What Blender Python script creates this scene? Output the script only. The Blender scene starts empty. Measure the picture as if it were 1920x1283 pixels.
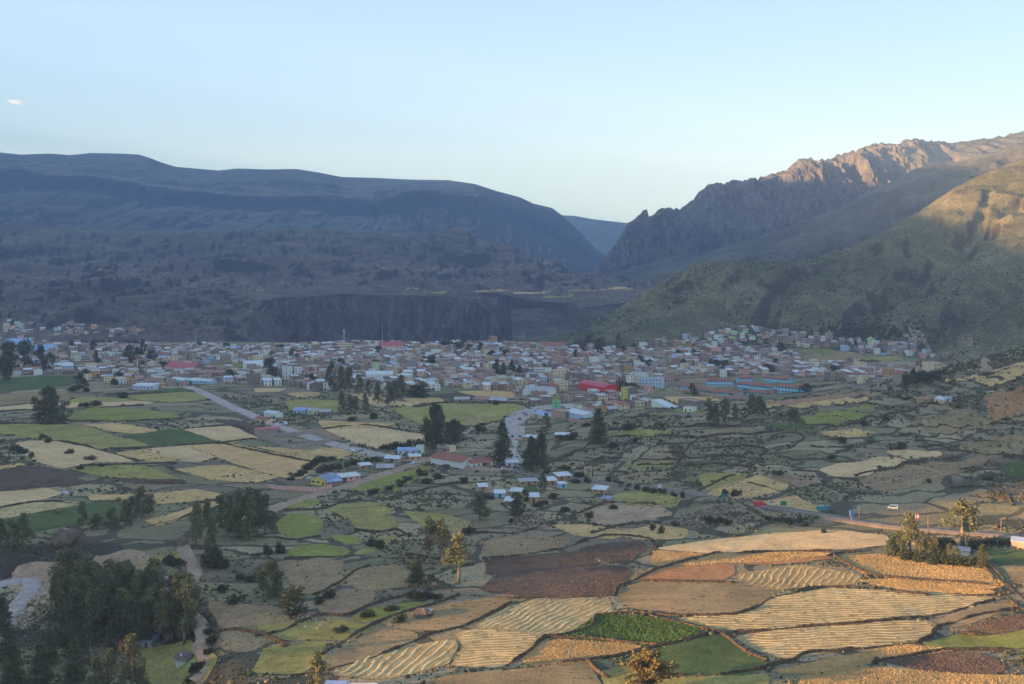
import bpy, bmesh, math, random
import numpy as np
from mathutils import Vector, Matrix
from mathutils.geometry import delaunay_2d_cdt
random.seed(7); RNG = np.random.default_rng(7)
S = bpy.context.scene
COL = S.collection
# ------------------------------------------------------------------ camera, world, sun, exposure
FPX, PXC, PYH, CAMZ = 2059.0, 960.0, 480.0, 130.0
cam = bpy.data.objects.new('camera', bpy.data.cameras.new('camera')); COL.objects.link(cam)
cam.location = (0, 0, CAMZ); cam.rotation_euler = (math.radians(90), 0, 0)
cam.data.sensor_width = 36.0; cam.data.lens = 36.0*FPX/1920.0
cam.data.shift_y = -(641.5-PYH)/1920.0
cam.data.clip_start = 1.0; cam.data.clip_end = 60000.0
S.camera = cam
SUN_AZ = math.radians(72.0)      # light travels this far to the right of the view direction
SUN_EL = math.radians(7.0)
TSUN = math.tan(SUN_EL)
W = bpy.data.worlds.new('World'); S.world = W; W.use_nodes = True
wn, wl = W.node_tree.nodes, W.node_tree.links
wn.clear()
sky = wn.new('ShaderNodeTexSky'); sky.sky_type = 'NISHITA'; sky.sun_disc = False
sky.sun_elevation = SUN_EL; sky.sun_rotation = math.radians(180.0)+SUN_AZ
sky.altitude = 3600.0; sky.air_density = 1.0; sky.dust_density = 0.6; sky.ozone_density = 1.2
hsv = wn.new('ShaderNodeHueSaturation'); hsv.inputs['Saturation'].default_value = 1.0
tint = wn.new('ShaderNodeMix'); tint.data_type = 'RGBA'; tint.blend_type = 'MULTIPLY'; tint.inputs[0].default_value = 1.0
tint.inputs[7].default_value = (0.82, 1.08, 1.46, 1)
bg = wn.new('ShaderNodeBackground'); bg.inputs[1].default_value = 0.15
wo = wn.new('ShaderNodeOutputWorld')
gam = wn.new('ShaderNodeGamma'); gam.inputs[1].default_value = 0.42
wl.new(sky.outputs[0], gam.inputs[0]); wl.new(gam.outputs[0], hsv.inputs['Color']); wl.new(hsv.outputs[0], tint.inputs[6]); wl.new(tint.outputs[2], bg.inputs[0]); wl.new(bg.outputs[0], wo.inputs[0])
sd = bpy.data.lights.new('sun', 'SUN'); sd.energy = 4.8; sd.angle = math.radians(0.53); sd.color = (1.0, 0.73, 0.43)
sun = bpy.data.objects.new('sun', sd); COL.objects.link(sun)
_dirn = Vector((math.sin(SUN_AZ)*math.cos(SUN_EL), math.cos(SUN_AZ)*math.cos(SUN_EL), -math.sin(SUN_EL)))
sun.rotation_euler = _dirn.to_track_quat('-Z', 'Y').to_euler()
S.view_settings.view_transform = 'Standard'; S.view_settings.look = 'None'
S.view_settings.gamma = 1.0; S.view_settings.use_curve_mapping = False
S.view_settings.exposure = 1.74
S.render.engine = 'CYCLES'
S.cycles.use_denoising = True
S.cycles.max_bounces = 4; S.cycles.diffuse_bounces = 2; S.cycles.glossy_bounces = 2
S.cycles.transmission_bounces = 2; S.cycles.transparent_max_bounces = 8; S.cycles.volume_bounces = 1

# ------------------------------------------------------------------ helpers: noise
def _hash2(ix, iy, seed):
    n = (ix.astype(np.int64)*374761393 + iy.astype(np.int64)*668265263 + seed*1442695041) & 0xffffffff
    n = ((n ^ (n >> 13))*1274126177) & 0xffffffff
    n = ((n ^ (n >> 16))*2246822519) & 0xffffffff
    return ((n ^ (n >> 15)) & 0xffff)/65535.0
def vnoise(x, y, seed=0):
    x = np.asarray(x, float); y = np.asarray(y, float)
    ix, iy = np.floor(x), np.floor(y); fx, fy = x-ix, y-iy
    fx = fx*fx*fx*(fx*(fx*6-15)+10); fy = fy*fy*fy*(fy*(fy*6-15)+10)
    a = _hash2(ix, iy, seed); b = _hash2(ix+1, iy, seed); c = _hash2(ix, iy+1, seed); d = _hash2(ix+1, iy+1, seed)
    return (a+(b-a)*fx)*(1-fy)+(c+(d-c)*fx)*fy
def fbm(x, y, octv=4, seed=0, gain=0.5, lac=2.03):
    s = 0; a = 1.0; t = 0
    for k in range(octv):
        s = s+a*(vnoise(x, y, seed+k*17)*2-1); t += a
        x, y = x*lac*0.8-y*lac*0.6, x*lac*0.6+y*lac*0.8; a *= gain
    return s/t
def ridged(x, y, octv=4, seed=0, gain=0.5):
    s = 0; a = 1.0; t = 0
    for k in range(octv):
        s = s+a*(1-np.abs(vnoise(x, y, seed+k*31)*2-1)*2); t += a
        x, y = x*1.62-y*1.18, x*1.18+y*1.62; a *= gain
    return s/t
def sstep(a, b, x):
    t = np.clip((np.asarray(x, float)-a)/(b-a), 0, 1); return t*t*(3-2*t)

# ------------------------------------------------------------------ helpers: objects
def tag(o, label=None, cat=None, group=None, kind=None):
    if label: o['label'] = label
    if cat: o['category'] = cat
    if group: o['group'] = group
    if kind: o['kind'] = kind
    return o
def mesh_from(verts, faces, mats=(), midx=None, smooth=False):
    me = bpy.data.meshes.new('mesh')
    V = np.asarray(verts, dtype=np.float32).reshape(-1, 3)
    if isinstance(faces, np.ndarray):
        nf, k = faces.shape
        me.vertices.add(len(V)); me.vertices.foreach_set('co', V.ravel())
        me.loops.add(nf*k); me.loops.foreach_set('vertex_index', faces.astype(np.int32).ravel())
        me.polygons.add(nf); me.polygons.foreach_set('loop_start', np.arange(0, nf*k, k, dtype=np.int32))
        me.update(calc_edges=True)
    else:
        me.from_pydata([tuple(map(float, v)) for v in V], [], faces); me.update()
    for m in mats: me.materials.append(m)
    if midx is not None: me.polygons.foreach_set('material_index', np.asarray(midx, dtype=np.int32))
    if smooth: me.polygons.foreach_set('use_smooth', np.ones(len(me.polygons), dtype=bool))
    return me
def link(name, me, parent=None, loc=None, rz=None):
    o = bpy.data.objects.new(name, me); COL.objects.link(o)
    if parent is not None: o.parent = parent
    if loc is not None: o.location = loc
    if rz is not None: o.rotation_euler = (0, 0, rz)
    return o
def empty(name, loc=(0, 0, 0), rz=0.0):
    o = bpy.data.objects.new(name, None); COL.objects.link(o); o.location = loc; o.rotation_euler = (0, 0, rz)
    o.empty_display_size = 0.1
    return o
class MB:
    """collects shapes of one part"""
    def __init__(s): s.v = []; s.f = []; s.m = []
    def add(s, vs, fs, m=0):
        b = len(s.v); s.v += [tuple(p) for p in vs]; s.f += [tuple(i+b for i in f) for f in fs]; s.m += [m]*len(fs); return s
    def box(s, x0, x1, y0, y1, z0, z1, m=0, mtop=None, mside=None):
        vs = [(x0,y0,z0),(x1,y0,z0),(x1,y1,z0),(x0,y1,z0),(x0,y0,z1),(x1,y0,z1),(x1,y1,z1),(x0,y1,z1)]
        b = len(s.v); s.v += vs
        fs = [(0,1,5,4),(1,2,6,5),(2,3,7,6),(3,0,4,7),(4,5,6,7),(3,2,1,0)]
        s.f += [tuple(i+b for i in f) for f in fs]
        ms = m if mside is None else mside; mt = m if mtop is None else mtop
        s.m += [m, ms, m, ms, mt, m]; return s
    def tube(s, pts, rad, n=6, m=0, cap=True):
        b = len(s.v); N = len(pts)
        for i, p in enumerate(pts):
            p = Vector(p); a = Vector(pts[max(0, i-1)]); c = Vector(pts[min(N-1, i+1)])
            t = (c-a); t = t.normalized() if t.length > 1e-6 else Vector((0, 0, 1))
            u = t.cross(Vector((0, 1, 0.13))); u = u.normalized() if u.length > 1e-3 else Vector((1, 0, 0)); w = t.cross(u)
            r = rad[i] if hasattr(rad, '__len__') else rad
            for k in range(n):
                an = 2*math.pi*k/n; s.v.append(tuple(p+u*(r*math.cos(an))+w*(r*math.sin(an))))
        for i in range(N-1):
            for k in range(n):
                k2 = (k+1) % n; s.f.append((b+i*n+k, b+i*n+k2, b+(i+1)*n+k2, b+(i+1)*n+k)); s.m.append(m)
        if cap:
            s.f.append(tuple(b+k for k in range(n))[::-1]); s.m.append(m)
            s.f.append(tuple(b+(N-1)*n+k for k in range(n))); s.m.append(m)
        return s
    def mesh(s, mats, smooth=False): return mesh_from(s.v, s.f, mats, s.m, smooth)
    def build(s, name, mats, parent=None, smooth=False, loc=None, rz=None):
        return link(name, s.mesh(mats if isinstance(mats, (list, tuple)) else [mats], smooth), parent, loc, rz)

# ------------------------------------------------------------------ helpers: materials
def srgb(r, g, b):
    f = lambda c: (c/255/12.92) if c/255 <= 0.04045 else ((c/255+0.055)/1.055)**2.4
    return (f(r), f(g), f(b), 1)
MATS = {}
def new_mat(name, rough=0.9, spec=0.2):
    m = bpy.data.materials.new(name); m.use_nodes = True
    b = m.node_tree.nodes['Principled BSDF']; b.inputs['Roughness'].default_value = rough
    b.inputs['Specular IOR Level'].default_value = spec
    MATS[name] = m
    return m, m.node_tree.nodes, m.node_tree.links, b
def rgba(c): return (c[0], c[1], c[2], 1)
def noise_node(n, l, co, scale, detail=4, rough=0.6, dist=0.0, vec_scale=None):
    t = n.new('ShaderNodeTexNoise'); t.inputs['Scale'].default_value = scale; t.inputs['Detail'].default_value = detail
    t.inputs['Roughness'].default_value = rough; t.inputs['Distortion'].default_value = dist
    if vec_scale is not None:
        mp = n.new('ShaderNodeMapping'); mp.inputs['Scale'].default_value = vec_scale; l.new(co, mp.inputs['Vector']); co = mp.outputs[0]
    l.new(co, t.inputs['Vector']); return t
def ramp(n, l, fac, stops):
    r = n.new('ShaderNodeValToRGB'); e = r.color_ramp.elements
    while len(e) < len(stops): e.new(0.5)
    for k, (p, c) in enumerate(stops): e[k].position = p; e[k].color = rgba(c)
    l.new(fac, r.inputs[0]); return r
def mixc(n, l, fac, a, b, mode='MIX'):
    m = n.new('ShaderNodeMix'); m.data_type = 'RGBA'; m.blend_type = mode
    for val, idx in ((fac, 0), (a, 6), (b, 7)):
        if hasattr(val, 'links') or hasattr(val, 'is_linked'): l.new(val, m.inputs[idx])
        else: m.inputs[idx].default_value = val if idx == 0 else rgba(val)
    return m.outputs[2]
def ground_mat(name, c1, c2, c3, s_big=0.01, s_mid=0.08, s_fine=0.9, speck=None, bump=0.3, bump_d=0.6, aniso=None, rough=0.95, steep=None, plots=None):
    """three tones blended by broad, medium and fine noise in world metres, with optional darker scrub specks"""
    m, n, l, b = new_mat(name, rough, 0.1)
    tc = n.new('ShaderNodeTexCoord'); co = tc.outputs['Object']
    nb = noise_node(n, l, co, s_big, 4, 0.6, 0.4, aniso); nm = noise_node(n, l, co, s_mid, 6, 0.65, 0.3, aniso); nf = noise_node(n, l, co, s_fine, 3, 0.7)
    r1 = ramp(n, l, nb.outputs[0], [(0.32, c1), (0.52, c2), (0.70, c3)])
    r2 = ramp(n, l, nm.outputs[0], [(0.30, c3), (0.50, c2), (0.68, c1)])
    col = mixc(n, l, 0.5, r1.outputs[0], r2.outputs[0])
    v = ramp(n, l, nf.outputs[0], [(0.28, (0.45,)*3), (0.72, (1.5,)*3)])
    col = mixc(n, l, 1.0, col, v.outputs[0], 'MULTIPLY')
    if plots:
        # patchwork of old plots: one tone per cell, with dark overgrown edges
        mp = n.new('ShaderNodeMapping'); mp.inputs['Scale'].default_value = (1/plots[0], 1/plots[1], 0.0); mp.inputs['Rotation'].default_value = (0, 0, 0.3)
        wob = noise_node(n, l, co, 0.03, 3, 0.6); sc_ = n.new('ShaderNodeVectorMath'); sc_.operation = 'SCALE'; sc_.inputs['Scale'].default_value = 26.0; l.new(wob.outputs[1], sc_.inputs[0])
        av = n.new('ShaderNodeVectorMath'); l.new(co, av.inputs[0]); l.new(sc_.outputs[0], av.inputs[1]); l.new(av.outputs[0], mp.inputs['Vector'])
        v1 = n.new('ShaderNodeTexVoronoi'); v1.inputs['Scale'].default_value = 1.0; l.new(mp.outputs[0], v1.inputs['Vector'])
        v2 = n.new('ShaderNodeTexVoronoi'); v2.feature = 'DISTANCE_TO_EDGE'; v2.inputs['Scale'].default_value = 1.0; l.new(mp.outputs[0], v2.inputs['Vector'])
        sp_ = n.new('ShaderNodeSeparateColor'); l.new(v1.outputs['Color'], sp_.inputs[0])
        rp = ramp(n, l, sp_.outputs[0], plots[2]); rp.color_ramp.interpolation = 'CONSTANT'
        col = mixc(n, l, 0.62, col, mixc(n, l, 1.0, rp.outputs[0], v.outputs[0], 'MULTIPLY'))
        ae = n.new('ShaderNodeMath'); ae.operation = 'MULTIPLY_ADD'; l.new(nm.outputs[0], ae.inputs[0]); ae.inputs[1].default_value = -0.075; l.new(v2.outputs['Distance'], ae.inputs[2])
        re_ = ramp(n, l, ae.outputs[0], [(0.0, (1, 1, 1)), (0.018, (0, 0, 0))]); col = mixc(n, l, re_.outputs[0], col, plots[3])
    if speck:
        sc, ss, th = speck
        ns = noise_node(n, l, co, ss, 3, 0.6)
        nd = noise_node(n, l, co, ss*0.12, 3, 0.6)
        ad = n.new('ShaderNodeMath'); ad.operation = 'ADD'; l.new(ns.outputs[0], ad.inputs[0]); l.new(nd.outputs[0], ad.inputs[1])
        rs = ramp(n, l, ad.outputs[0], [(th, (0, 0, 0)), (th+0.06, (1, 1, 1))])
        col = mixc(n, l, rs.outputs[0], col, sc)
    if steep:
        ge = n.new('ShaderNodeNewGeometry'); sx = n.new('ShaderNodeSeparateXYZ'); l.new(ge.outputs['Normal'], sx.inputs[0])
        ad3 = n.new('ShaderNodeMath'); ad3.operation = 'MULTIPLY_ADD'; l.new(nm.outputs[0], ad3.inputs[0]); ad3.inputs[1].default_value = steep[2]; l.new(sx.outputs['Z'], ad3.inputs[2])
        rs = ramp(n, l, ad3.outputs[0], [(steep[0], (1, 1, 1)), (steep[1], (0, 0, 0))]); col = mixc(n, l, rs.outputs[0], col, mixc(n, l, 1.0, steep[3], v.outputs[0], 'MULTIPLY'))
    l.new(col, b.inputs['Base Color'])
    if bump:
        bp = n.new('ShaderNodeBump'); bp.inputs['Strength'].default_value = bump; bp.inputs['Distance'].default_value = bump_d
        ad2 = n.new('ShaderNodeMath'); ad2.operation = 'ADD'; l.new(nf.outputs[0], ad2.inputs[0]); l.new(nm.outputs[0], ad2.inputs[1])
        l.new(ad2.outputs[0], bp.inputs['Height']); l.new(bp.outputs[0], b.inputs['Normal'])
    return m
def plain_mat(name, c, rough=0.85, var=0.25, scale=0.6, metal=0.0, spec=0.25, detail=4):
    """one colour with weathering noise"""
    m, n, l, b = new_mat(name, rough, spec)
    tc = n.new('ShaderNodeTexCoord'); t = noise_node(n, l, tc.outputs['Object'], scale, detail, 0.65, 0.2)
    lo = tuple(x*(1-var) for x in c[:3]); hi = tuple(min(1, x*(1+var)) for x in c[:3])
    r = ramp(n, l, t.outputs[0], [(0.3, lo), (0.7, hi)]); l.new(r.outputs[0], b.inputs['Base Color'])
    b.inputs['Metallic'].default_value = metal
    return m
# ------------------------------------------------------------------ valley floor heights
def P(px, py, Y): return (Y*(px-PXC)/FPX, Y, CAMZ+Y*(PYH-py)/FPX)
RAV = [(-50, 240), (-72, 300), (-84, 333), (-106, 400), (-140, 455), (-165, 485)]
def gauss(x, y, cx, cy, sx, sy): return np.exp(-((x-cx)/sx)**2-((y-cy)/sy)**2)
def hgt(x, y):
    x = np.asarray(x, float); y = np.asarray(y, float)
    z = 1.6*fbm(x/130, y/130, 4, 3)+0.5*fbm(x/22, y/22, 3, 9)
    # the long hill on the right, terraced
    hill = 90*gauss(x, y, 530, 780, 222, 235)+3*fbm(x/60, y/60, 3, 21)*sstep(180, 330, x)
    q = hill/2.8+0.5*fbm(x/35, y/35, 2, 27); tm = sstep(2, 6, hill)*(1-sstep(880, 960, y))*(1-sstep(56, 70, hill)); f = np.floor(q)
    z = z+hill+tm*0.85*2.8*(f+sstep(0.6, 1.0, q-f)-q)
    # low terraced rise in the middle distance
    rise = 17*gauss(x, y, 150, 770, 125, 125); q = rise/1.9+0.6*fbm(x/40, y/40, 2, 5); f = np.floor(q); tm = sstep(0.5, 2, rise)
    z = z+rise+tm*1.9*(f+sstep(0.66, 1.0, q-f)-q)
    # mounds
    z = z+7.5*gauss(x, y, 97, 552, 30, 18)*(1+0.5*fbm(x/9, y/9, 3, 41))
    z = z+5*gauss(x, y, -97, 915, 26, 22)
    # the sunken ground with the wood on the left
    edge = np.interp(y, [p[1] for p in RAV], [p[0] for p in RAV])
    wob = 7*fbm(x/35, y/35, 3, 13)
    rav = sstep(0, 26, edge-x+wob)*(1-sstep(478, 500, y+wob*1.2-0.02*(x+200)))*sstep(150, 260, y)
    z = z-12*rav
    # viewpoint hill the camera stands on
    z = z+126*np.clip(1-y/265.0, 0, 1.25)*np.exp(-(x/330.0)**2)*np.where(y > 0, 1, np.exp(-(y/300.0)**2))
    # river gorge behind the town
    px = PXC+FPX*x/np.maximum(y, 50)
    g = sstep(1650, 1740, y+30*fbm(x/150, y/150, 2, 77))*(1-sstep(1040, 1130, px))
    z = z-70*g*(0.35+0.65*sstep(390, 480, px))-60*sstep(2300, 2700, y)
    return z
def pix(px, py, ymin=262.0, ymax=3200.0):
    """world points where the lines of sight through picture points first meet the valley floor"""
    px = np.atleast_1d(np.asarray(px, float)); py = np.atleast_1d(np.asarray(py, float))
    a = (px-PXC)/FPX; c = (PYH-py)/FPX
    Ys = np.concatenate([np.arange(ymin, 700, 2.0), np.arange(700, 1300, 4.0), np.arange(1300, ymax, 10.0)])
    out = np.zeros((len(px), 3))
    for c0 in range(0, len(px), 48):
        aa, cc = a[c0:c0+48, None], c[c0:c0+48, None]
        f = CAMZ+Ys[None]*cc-hgt(Ys[None]*aa, Ys[None]+0*aa); k = np.argmax(f < 0, axis=1); k = np.where(f.min(1) >= 0, len(Ys)-1, k)
        lo, hi = Ys[np.maximum(k-1, 0)], Ys[k]; aa, cc = aa[:, 0], cc[:, 0]
        for _ in range(8):
            mid = 0.5*(lo+hi); g = CAMZ+mid*cc-hgt(mid*aa, mid) < 0; hi = np.where(g, mid, hi); lo = np.where(g, lo, mid)
        Y = 0.5*(lo+hi); out[c0:c0+48] = np.stack([Y*aa, Y, hgt(Y*aa, Y)], 1)
    return out
def pp(px, py): return Vector(pix(px, py)[0])

# ------------------------------------------------------------------ ground materials
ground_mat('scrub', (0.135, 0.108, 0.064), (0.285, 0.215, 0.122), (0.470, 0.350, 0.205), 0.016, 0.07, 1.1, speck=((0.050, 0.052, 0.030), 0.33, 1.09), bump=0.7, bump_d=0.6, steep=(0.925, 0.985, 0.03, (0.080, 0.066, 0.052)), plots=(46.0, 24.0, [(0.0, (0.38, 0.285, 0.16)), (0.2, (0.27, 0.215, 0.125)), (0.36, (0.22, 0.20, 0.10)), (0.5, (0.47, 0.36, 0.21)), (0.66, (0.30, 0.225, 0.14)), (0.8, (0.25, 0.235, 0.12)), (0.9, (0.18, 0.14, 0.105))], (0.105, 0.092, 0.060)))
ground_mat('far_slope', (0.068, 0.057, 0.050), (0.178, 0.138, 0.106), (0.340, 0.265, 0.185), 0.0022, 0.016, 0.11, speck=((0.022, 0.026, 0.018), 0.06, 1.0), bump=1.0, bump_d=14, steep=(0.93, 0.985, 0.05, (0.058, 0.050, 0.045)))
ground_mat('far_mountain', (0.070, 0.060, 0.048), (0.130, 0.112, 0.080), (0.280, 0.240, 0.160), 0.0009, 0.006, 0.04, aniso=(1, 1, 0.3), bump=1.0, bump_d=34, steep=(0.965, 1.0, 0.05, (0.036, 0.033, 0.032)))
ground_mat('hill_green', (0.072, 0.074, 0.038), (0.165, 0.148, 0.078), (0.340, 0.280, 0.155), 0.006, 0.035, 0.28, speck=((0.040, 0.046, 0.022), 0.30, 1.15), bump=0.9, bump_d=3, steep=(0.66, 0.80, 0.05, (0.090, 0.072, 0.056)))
ground_mat('valley_side', (0.05, 0.045, 0.03), (0.08, 0.07, 0.045), (0.11, 0.095, 0.06), 0.001, 0.01, 0.08, bump=0.6, bump_d=8)
def rock_mat(name, lo, mid, hi, grass, sc=1.0):
    """bare rock on steep faces, dry grass on gentle ones"""
    m, n, l, b = new_mat(name, 0.95, 0.1)
    tc = n.new('ShaderNodeTexCoord'); co = tc.outputs['Object']
    na = noise_node(n, l, co, 0.012*sc, 7, 0.7, 0.6, (1, 1, 0.35)); nb = noise_node(n, l, co, 0.004*sc, 5, 0.6); nc = noise_node(n, l, co, 0.05*sc, 5, 0.7)
    r = ramp(n, l, na.outputs[0], [(0.3, lo), (0.5, mid), (0.72, hi)])
    rg = ramp(n, l, nb.outputs[0], [(0.35, tuple(c*0.5 for c in grass)), (0.65, tuple(c*1.6 for c in grass))])
    ge = n.new('ShaderNodeNewGeometry'); sx = n.new('ShaderNodeSeparateXYZ'); l.new(ge.outputs['Normal'], sx.inputs[0])
    ad = n.new('ShaderNodeMath'); ad.operation = 'MULTIPLY_ADD'; l.new(nc.outputs[0], ad.inputs[0]); ad.inputs[1].default_value = 0.28; l.new(sx.outputs['Z'], ad.inputs[2])
    rs = ramp(n, l, ad.outputs[0], [(0.80, (0, 0, 0)), (0.95, (1, 1, 1))])
    col = mixc(n, l, rs.outputs[0], r.outputs[0], rg.outputs[0])
    rv_ = ramp(n, l, nc.outputs[0], [(0.3, (0.55,)*3), (0.7, (1.4,)*3)]); col = mixc(n, l, 1.0, col, rv_.outputs[0], 'MULTIPLY')
    l.new(col, b.inputs['Base Color'])
    bp = n.new('ShaderNodeBump'); bp.inputs['Strength'].default_value = 1.0; bp.inputs['Distance'].default_value = 10/sc
    l.new(na.outputs[0], bp.inputs['Height']); l.new(bp.outputs[0], b.inputs['Normal'])
    return m
rock_mat('crag', (0.050, 0.042, 0.038), (0.125, 0.107, 0.088), (0.250, 0.212, 0.168), (0.100, 0.086, 0.055))
rock_mat('gorge_rock', (0.036, 0.032, 0.032), (0.090, 0.076, 0.068), (0.190, 0.160, 0.138), (0.070, 0.068, 0.042), 2.5)

# ------------------------------------------------------------------ valley floor sheet
def axis(segs):
    out = []
    for a, b, s in segs: out.append(np.arange(a, b, s))
    return np.concatenate(out+[[segs[-1][1]]])
xs = axis([(-9000, -2600, 400), (-2600, -900, 60), (-900, -340, 9), (-340, 420, 3.2), (420, 900, 9), (900, 2000, 60), (2000, 8800, 400)])
ys = axis([(-700, 240, 25), (240, 330, 5), (330, 620, 2.4), (620, 960, 2.8), (960, 1100, 5), (1100, 2000, 14), (2000, 2700, 50), (2700, 13000, 400)])
GX, GY = np.meshgrid(xs, ys)
def grid_faces(nr, nc):
    i = np.arange((nr-1)*(nc-1)); r = i//(nc-1); c = i % (nc-1); a = r*nc+c
    return np.stack([a, a+1, a+nc+1, a+nc], 1)
me = mesh_from(np.stack([GX, GY, hgt(GX, GY)], -1), grid_faces(*GX.shape), [MATS['scrub']], smooth=True)
o = link('ground', me); tag(o, 'dry scrubby valley floor around the fields and the town', 'ground', kind='structure')

# ------------------------------------------------------------------ mountains: surfaces laid through ridge, break and foot lines
def loft(lines, cols, subs, dy=None, dz=None, smoothp=0):
    cols = np.asarray(cols, float); L = []
    for ln in lines:
        p = np.array(ln, float); py = np.interp(cols, p[:, 0], p[:, 1]); Y = np.interp(cols, p[:, 0], p[:, 2])
        L.append(np.stack([Y*(cols-PXC)/FPX, Y, CAMZ+Y*(PYH-py)/FPX], -1))
    L = np.array(L); rows = []; rv = []
    for k in range(len(L)-1):
        p0 = L[max(k-1, 0)]; p1 = L[k]; p2 = L[k+1]; p3 = L[min(k+2, len(L)-1)]
        for s in range(subs[k]):
            t = s/subs[k]
            lin = p1+(p2-p1)*t
            cr = 0.5*((2*p1)+(-p0+p2)*t+(2*p0-5*p1+4*p2-p3)*t*t+(-p0+3*p1-3*p2+p3)*t**3)
            rows.append(lin+(cr-lin)*smoothp); rv.append(k+t)
    rows.append(L[-1]); rv.append(len(L)-1)
    G = np.array(rows); V = np.array(rv)[:, None]+0*G[:, :, 0]
    return G, V
def finish(name, G, mat, label, cat='mountain'):
    me = mesh_from(G.reshape(-1, 3), grid_faces(G.shape[0], G.shape[1])[:, ::-1], [mat] if not isinstance(mat, list) else mat, smooth=True)
    o = link(name, me); tag(o, label, cat, kind='structure'); return o
def behind(line, dpy, dY): return [(a, b+dpy, c+dY) for a, b, c in line]

# farthest ridge in the gap
c = [(700, 400, 11000), (1000, 404, 11000), (1058, 404, 11000), (1078, 405, 11000), (1110, 411, 10900), (1172, 418, 10800), (1300, 428, 10700), (1500, 440, 10600)]
G, V = loft([behind(c, 60, 600), c, [(700, 520, 8200), (1100, 525, 8200), (1500, 530, 8200)]], np.arange(760, 1480, 5), [3, 30])
G[:, :, 2] += 22*fbm(G[:, :, 0]/500, G[:, :, 1]/500, 4, 301)*np.clip(V-1, 0, 1)
finish('distant_mountain', G, MATS['far_mountain'], 'farthest blue ridge closing the gap between the two ranges')

# long smooth mountain on the left
cA = [(-900, 250, 8200), (-300, 276, 8200), (0, 286, 8200), (40, 290, 8200), (95, 288, 8200), (130, 291, 8200), (170, 287, 8200), (225, 288, 8200), (260, 290, 8200), (280, 296, 8150), (300, 304, 8100), (330, 313, 8100), (410, 320, 8100), (445, 316, 8100), (500, 318, 8100), (555, 317, 8000), (600, 324, 8000), (640, 332, 8000), (710, 334, 8000), (770, 337, 8000), (840, 338, 7950), (890, 345, 7900), (930, 358, 7800), (975, 370, 7700), (1000, 382, 7650), (1035, 390, 7600), (1055, 405, 7550), (1085, 432, 7500), (1120, 470, 7400), (1300, 560, 7300)]
lA = [(-900, 300, 6900), (-300, 312, 6900), (0, 316, 6900), (40, 318, 6850), (110, 325, 6800), (180, 332, 6750), (260, 345, 6700), (330, 353, 6700), (400, 360, 6650), (470, 366, 6600), (540, 366, 6650), (600, 365, 6650), (640, 371, 6650), (700, 373, 6650), (740, 366, 6500), (765, 360, 6450), (800, 357, 6400), (850, 364, 6450), (900, 371, 6600), (940, 385, 6800), (1000, 410, 6900), (1060, 440, 6900), (1120, 480, 6850), (1300, 565, 6800)]
mA = [(p[0], p[1]+ (34 if p[0] < 900 else 25), p[2]-190) for p in lA]
bA = [(-900, 490, 4900), (0, 470, 5000), (300, 462, 5000), (600, 470, 5000), (900, 500, 5000), (1060, 525, 5200), (1130, 545, 5200), (1300, 590, 5300)]
G, V = loft([behind(cA, 60, 1500), cA, lA, mA, bA], np.arange(-900, 1300, 2.5), [3, 30, 16, 56], smoothp=0.35)
X_, Y_ = G[:, :, 0], G[:, :, 1]
amp = np.clip((V-1)*1.5, 0, 1)
steep = sstep(1.8, 2.2, V)
G[:, :, 2] += amp*(1-steep)*34*fbm(X_/700, Y_/420, 4, 311)+steep*30*fbm(X_/260, Y_/500, 5, 313)*(1-sstep(3.7, 4, V))
G[:, :, 1] -= steep*(150*ridged(X_/300, G[:, :, 2]/1200+0.2, 6, 317, 0.66)*(1-sstep(3.6, 4, V)))
G[:, :, 2] += amp*(1-steep)*14*ridged(X_/260, Y_/200, 4, 319)*sstep(1.1, 1.4, V)
finish('left_mountain', G, MATS['far_mountain'], 'long smooth blue mountain on the left with a pale grassy shelf')

# brown rolling slopes in front of it, with the high terrace
cB = [(-900, 405, 4700), (-300, 420, 4700), (0, 424, 4600), (60, 420, 4600), (130, 428, 4600), (240, 431, 4600), (330, 432, 4600), (440, 434, 4500), (530, 428, 4400), (640, 432, 4400), (720, 436, 4400), (800, 441, 4300), (818, 434, 4280), (850, 428, 4260), (878, 433, 4250), (892, 448, 4250), (940, 456, 4200), (962, 462, 4150), (990, 479, 4100), (1040, 490, 4000), (1068, 514, 3900), (1110, 530, 3800), (1200, 545, 3700), (1400, 550, 3600)]
kB = [(-900, 470, 3700), (0, 478, 3600), (250, 482, 3600), (450, 472, 3550), (600, 458, 3600), (750, 478, 3550), (900, 492, 3500), (1000, 512, 3400), (1080, 530, 3400), (1200, 545, 3350), (1400, 552, 3300)]
tB = [(-900, 520, 2900), (0, 530, 2850), (250, 520, 2900), (450, 525, 2900), (650, 532, 2950), (850, 538, 2950), (1000, 543, 2950), (1200, 541, 2950), (1400, 546, 2900)]
uB = [(-900, 560, 2480), (0, 566, 2480), (250, 560, 2480), (420, 556, 2500), (480, 560, 2420), (560, 556, 2440), (640, 550, 2460), (760, 553, 2440), (860, 556, 2420), (900, 566, 2330), (935, 592, 2260), (958, 640, 2250), (1400, 700, 2250)]
fB = [(-900, 640, 1840), (0, 640, 1820), (250, 640, 1850), (420, 645, 1880), (470, 650, 1950), (520, 662, 2280), (640, 664, 2300), (800, 664, 2300), (900, 668, 2250), (940, 680, 2180), (960, 690, 2170), (1400, 720, 2150)]
lip = [(a, b+4, c-60) for a, b, c in uB]
G, V = loft([behind(cB, 45, 700), cB, kB, tB, uB, lip, fB], np.arange(-900, 1330, 3), [3, 22, 22, 18, 4, 34], smoothp=0.3)
X_, Y_ = G[:, :, 0], G[:, :, 1]; PXg = PXC+FPX*X_/Y_
w1 = np.clip((V-1)*2, 0, 1)*(1-sstep(3.2, 4.0, V))
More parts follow.
